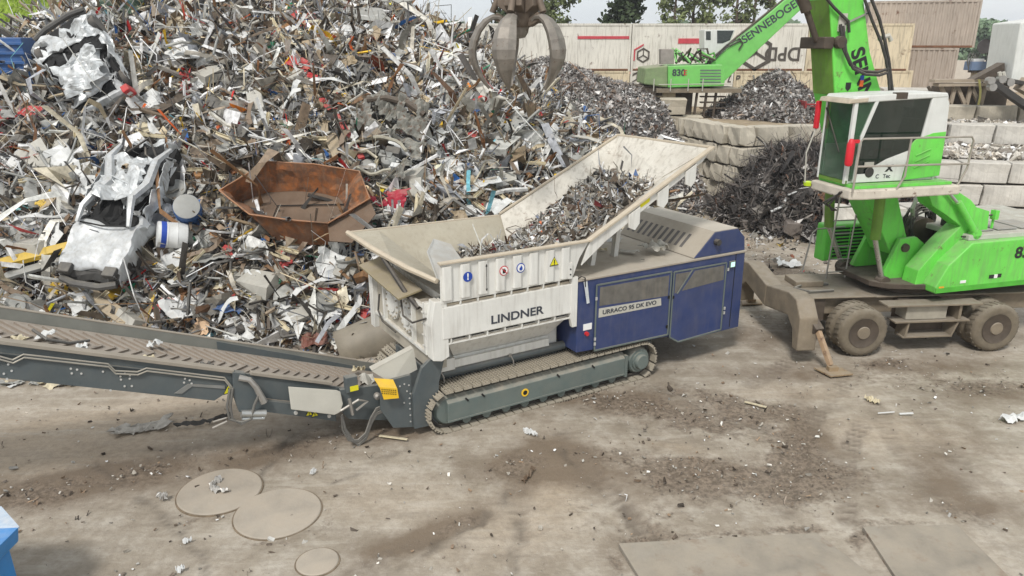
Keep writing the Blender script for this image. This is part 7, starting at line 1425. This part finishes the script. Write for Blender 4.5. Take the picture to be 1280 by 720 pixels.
# blue machine corner at the bottom left
m_bl = mat('bright_blue_paint', lin((24, 122, 190)), .35, dust=.15, dustc=(.6, .6, .6), var=.12, scale=5)
c = aty(24, 658, 7.2)
t = thing('blue_container', 'corner of a bright blue steel container at the bottom left edge', 'container', (c[0], 7.2, 0))
def bp(px, py, Y=7.2): p = aty(px, py, Y); return (p[0] - c[0], p[2])
f = MB(); f.prism([bp(24, 658), bp(24, 676), bp(12, 684), bp(22, 720), bp(30, 760), (-1.6, bp(30, 760)[1]), (-1.6, bp(0, 670)[1])], -.9, 0) 
f.v = [(x, y, z) for x, y, z in f.v]; f.build('container_corner', m_bl, t, bevel=.02)
f = MB(); p = bp(24, 658); q_ = bp(0, 638, 7.55)
f.quad3([(p[0], -.0, p[1]), (p[0] - .0, -.02, p[1] + .0), (-1.6, -.02, p[1] - .06), (-1.6, .36, p[1] + .02), (q_[0] + .02, .36, p[1] + .02)], .02); f.build('container_top', mat('pale_blue_dusty_top', lin((150, 176, 200)), .6, dust=.5, dustc=(.55, .56, .58), var=.2, scale=8), t)
f = MB(); zb = 0; f.box(-1.6, -.15, -.9, 0, .0, bp(30, 760)[1]); f.build('container_lower', m_bl, t)
# things on the cabinet roof and the belt
def onm(name, label, x, y, z, w, h_, m, seed, amp=.25, cat='scrap sheet'):
    o = crumple(w, h_, amp * w, seed).build(name, m, None); s_ = o.modifiers.new('t', 'SOLIDIFY'); s_.thickness = .008; p = mw(x, y, z); o.location = tuple(p); o.rotation_euler = (random.uniform(-.2, .2), random.uniform(-.2, .2), random.uniform(0, 3)); return tag(o, label, cat)
onm('plastic_film', 'crumpled pale plastic film on the cabinet roof before the vent slots', 5.05, .75, 2.50, .55, .42, M_('pale_film', (186, 184, 176)), 301, .3)
onm('plastic_film', 'flat torn film left of the crumpled film on the roof', 4.55, .95, 2.40, .42, .16, M_('pale_film', (186, 184, 176)), 302, .12)
for k, (x, y, w) in enumerate(((4.2, 1.4, .2), (3.7, 1.7, .16), (4.9, 1.9, .3), (4.4, .35, .06))): onm('roof_scrap', ('cream scrap bit on the roof under the chute', 'grey scrap bit at the left of the roof', 'white torn sheet on the roof close to the vent slots', 'small dark bit near the roof edge')[k], x, y, 2.38, w, w * .5, (m_sc, m_sg, m_sw, m_sd)[k], 310 + k, .15, 'scrap piece')['group'] = 'bits on the cabinet roof'
for k, (x, y, w, m, lb) in enumerate(((-5.62, 1.35, .24, m_sw, 'white plastic lump riding on the conveyor belt'), (-5.9, 1.0, .2, m_sc, 'pale lump near the edge of the conveyor belt at left'), (-5.2, 1.05, .18, m_sw, 'small pale flake on the conveyor belt'), (-4.25, 1.6, .2, m_sw, 'white flake in the middle of the conveyor belt'), (-4.42, .9, .14, m_sc, 'cream chip by the near belt edge'), (-4.32, .86, .16, m_sc, 'upright cream chip by the near belt edge'), (-6.1, .85, .2, m_sw, 'pale lump on the near rail at the left'), (-3.62, .88, .2, m_sd, 'dark lump on the belt above the conveyor hinge'), (-1.0, 1.25, .4, M_('pale_film', (186, 184, 176)), 'pale crumpled lump at the lower belt end'), (-1.0, 1.75, .2, m_sc, 'small lump beside the crumpled one at the lower belt end'))):
    onm('belt_scrap', lb, x, y, cz(x) - .03, w, w * .7, m, 330 + k, .35, 'scrap piece')
f = MB(); f.tube([tuple(mw(x, y, cz(x) - .06 + dz)) for x, y, dz in ((-5.75, 1.3, .08), (-5.6, 1.1, .03), (-5.35, 1.1, .02), (-5.1, 1.25, .05))], .022, 6); tag(f.build('loose_hose', m_sd, None, smooth=True), 'dark bent hose piece lying on the conveyor belt', 'hose')
# ================= vegetation =================
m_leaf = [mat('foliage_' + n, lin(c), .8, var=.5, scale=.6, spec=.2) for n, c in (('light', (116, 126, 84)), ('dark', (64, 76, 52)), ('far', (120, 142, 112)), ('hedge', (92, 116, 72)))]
m_bark = mat('bark', lin((92, 80, 70)), .9, var=.3)
def tree(label, x, y, z0, h_, r_, m, seed, n=2600, conifer=False, bare=False, group=None, leaf=.22):
    rg = np.random.default_rng(seed); rr = random.Random(seed); t = thing('tree', label, 'tree', (x, y, z0), 0, group)
    f = MB(); f.tube([(0, 0, 0), (.1, 0, h_ * .3), (-.05, .1, h_ * .65), (0, 0, h_ * .97)], [.22, .17, .1, .02], 8); tips = []
    for k in range(22 if not conifer else 34):
        zz = h_ * rr.uniform(.25, .92); a = rr.uniform(0, 6.28); l = r_ * (1 - zz / h_ * (.85 if conifer else .45)) * rr.uniform(.7, 1.15); e = Vector((math.cos(a) * l, math.sin(a) * l, zz + (l * .45 if not conifer else -l * .15)))
        m_ = Vector((0, 0, zz)).lerp(e, .5) + Vector((0, 0, .1 * l)); f.tube([(0, 0, zz), tuple(m_), tuple(e)], [.05, .035, .01], 5); tips.append((Vector((0, 0, zz)), e))
        for _ in range(3):
            b = Vector((0, 0, zz)).lerp(e, rr.uniform(.4, .9)); e2 = b + Vector((rr.uniform(-1, 1), rr.uniform(-1, 1), rr.uniform(-.1, .9))) * l * .4; f.tube([tuple(b), tuple(e2)], [.02, .006], 4); tips.append((b, e2))
    f.build('trunk', m_bark, t)
    if bare: return t
    T = [tips[rg.integers(len(tips))] for _ in range(n)]; P = np.array([tuple(a.lerp(b, float(u))) for (a, b), u in zip(T, rg.uniform(.35, 1.08, n))]) + rg.normal(0, .16 * r_ / 2, (n, 3))
    v = np.array([(-.5, -.3, 0), (.5, -.3, 0), (.5, .3, 0), (-.5, .3, 0)]) * leaf; A = rg.normal(0, 1, (n, 3, 3)); Q, _ = np.linalg.qr(A); V = np.einsum('nij,kj->nki', Q, v) * rg.uniform(.6, 1.5, (n, 1, 1)) + P[:, None]
    o = np_mesh('crown', V.reshape(-1, 3), np.arange(n * 4).reshape(n, 4), m); o.parent = t; return t
def tx(px, Y): return aty(px, 60, Y)[0]
tree('dark broad conifer behind the grapple', tx(645, 56), 56, 2.6, 10.5, 3.4, m_leaf[1], 1, 5200, True, leaf=.3)
tree('light green tree right of the dark conifer behind the grapple', tx(690, 58), 58, 2.6, 9.0, 2.4, m_leaf[0], 2, 2200)
tree('dark conifer behind the red striped container', tx(783, 56), 56, 2.6, 9.6, 2.7, m_leaf[1], 3, 4200, True, leaf=.28)
bl_ = ['slender birch nearest the dark conifer', 'second slender birch from the dark conifer', 'slender birch above the red lettering stripe', 'slender birch right of the red lettering stripe', 'slender birch left of the rear boom', 'slender birch behind the rear boom']
for k, px in enumerate((842, 868, 893, 918, 945, 972)): tree(bl_[k] + ' behind the containers', tx(px, 60), 60 + (k % 3), 2.6, 9.4 + .6 * (k % 2), 1.9, m_leaf[0], 10 + k, 1500, group='birches behind the containers')
tree('bare spreading tree at the top left corner', -25.5, 37, 7.8, 7, 3.2, None, 30, bare=True)
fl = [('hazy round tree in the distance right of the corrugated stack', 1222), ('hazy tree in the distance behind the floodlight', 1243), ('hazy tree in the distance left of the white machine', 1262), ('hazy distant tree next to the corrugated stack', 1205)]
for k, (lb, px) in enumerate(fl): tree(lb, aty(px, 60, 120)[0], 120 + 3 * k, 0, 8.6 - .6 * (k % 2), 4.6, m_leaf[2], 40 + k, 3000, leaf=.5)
# far tree line, a mass
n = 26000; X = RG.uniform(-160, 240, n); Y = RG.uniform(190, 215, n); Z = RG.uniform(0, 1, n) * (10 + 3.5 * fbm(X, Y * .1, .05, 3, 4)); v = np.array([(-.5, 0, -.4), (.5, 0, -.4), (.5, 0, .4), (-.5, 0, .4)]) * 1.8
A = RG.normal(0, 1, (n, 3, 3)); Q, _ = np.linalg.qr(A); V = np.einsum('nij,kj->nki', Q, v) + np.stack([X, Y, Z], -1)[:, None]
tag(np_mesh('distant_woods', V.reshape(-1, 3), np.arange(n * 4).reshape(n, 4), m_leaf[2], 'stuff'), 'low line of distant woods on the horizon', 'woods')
# green bank at the top left
xs = np.arange(-60, -12, .5); ys = np.arange(30, 60, .5); X, Y = np.meshgrid(xs, ys); Z = 8.6 * sst(30, 37, Y) * sst(-12, -19, X) + fbm(X, Y, .3, 4, 3) * .4 - .3
grid_mesh('grass_bank', xs, ys, Z, mat('grass_soil', lin((128, 150, 52)), .95, var=.4, scale=1.5, bump=.8), 'structure')
n = 26000; X = RG.uniform(-40, -15, n); Y = RG.uniform(32, 42, n); Z = 8.6 * sst(30, 37, Y) * sst(-12, -19, X) - .3 + fbm(X, Y, .3, 4, 3) * .4
v = np.array([(-.04, 0, 0), (.04, 0, 0), (.0, 0, 1)]); a = RG.uniform(0, 3.14, n); hh = RG.uniform(.08, .22, n); V = np.zeros((n, 3, 3)); V[:, :, 0] = v[:, 0] * np.cos(a)[:, None] + RG.normal(0, .05, (n, 1)) * v[:, 2]; V[:, :, 1] = v[:, 0] * np.sin(a)[:, None]; V[:, :, 2] = v[:, 2] * hh[:, None]; V += np.stack([X, Y, Z], -1)[:, None]
tag(np_mesh('grass', V.reshape(-1, 3), np.arange(n * 3).reshape(n, 3), mat('grass_blades', lin((140, 166, 54)), .8, var=.4, scale=1), 'stuff'), 'bright green grass on the bank at the top left', 'grass')

# ================= air =================
f = MB(); f.box(-620, 620, -180, 640, -1.6, 21.5); hz = f.build('haze', None, None); hz.data.materials.clear()
hm = bpy.data.materials.new('haze_air'); hm.use_nodes = True; t_ = hm.node_tree; t_.nodes.remove(t_.nodes['Principled BSDF']); v_ = t_.nodes.new('ShaderNodeVolumePrincipled')
v_.inputs['Density'].default_value = .0008; v_.inputs['Color'].default_value = (.93, .95, 1, 1); v_.inputs['Anisotropy'].default_value = .2; t_.links.new(v_.outputs[0], t_.nodes['Material Output'].inputs['Volume'])
hz.data.materials.append(hm); tag(hz, 'thin pale air haze', None, kind='stuff')
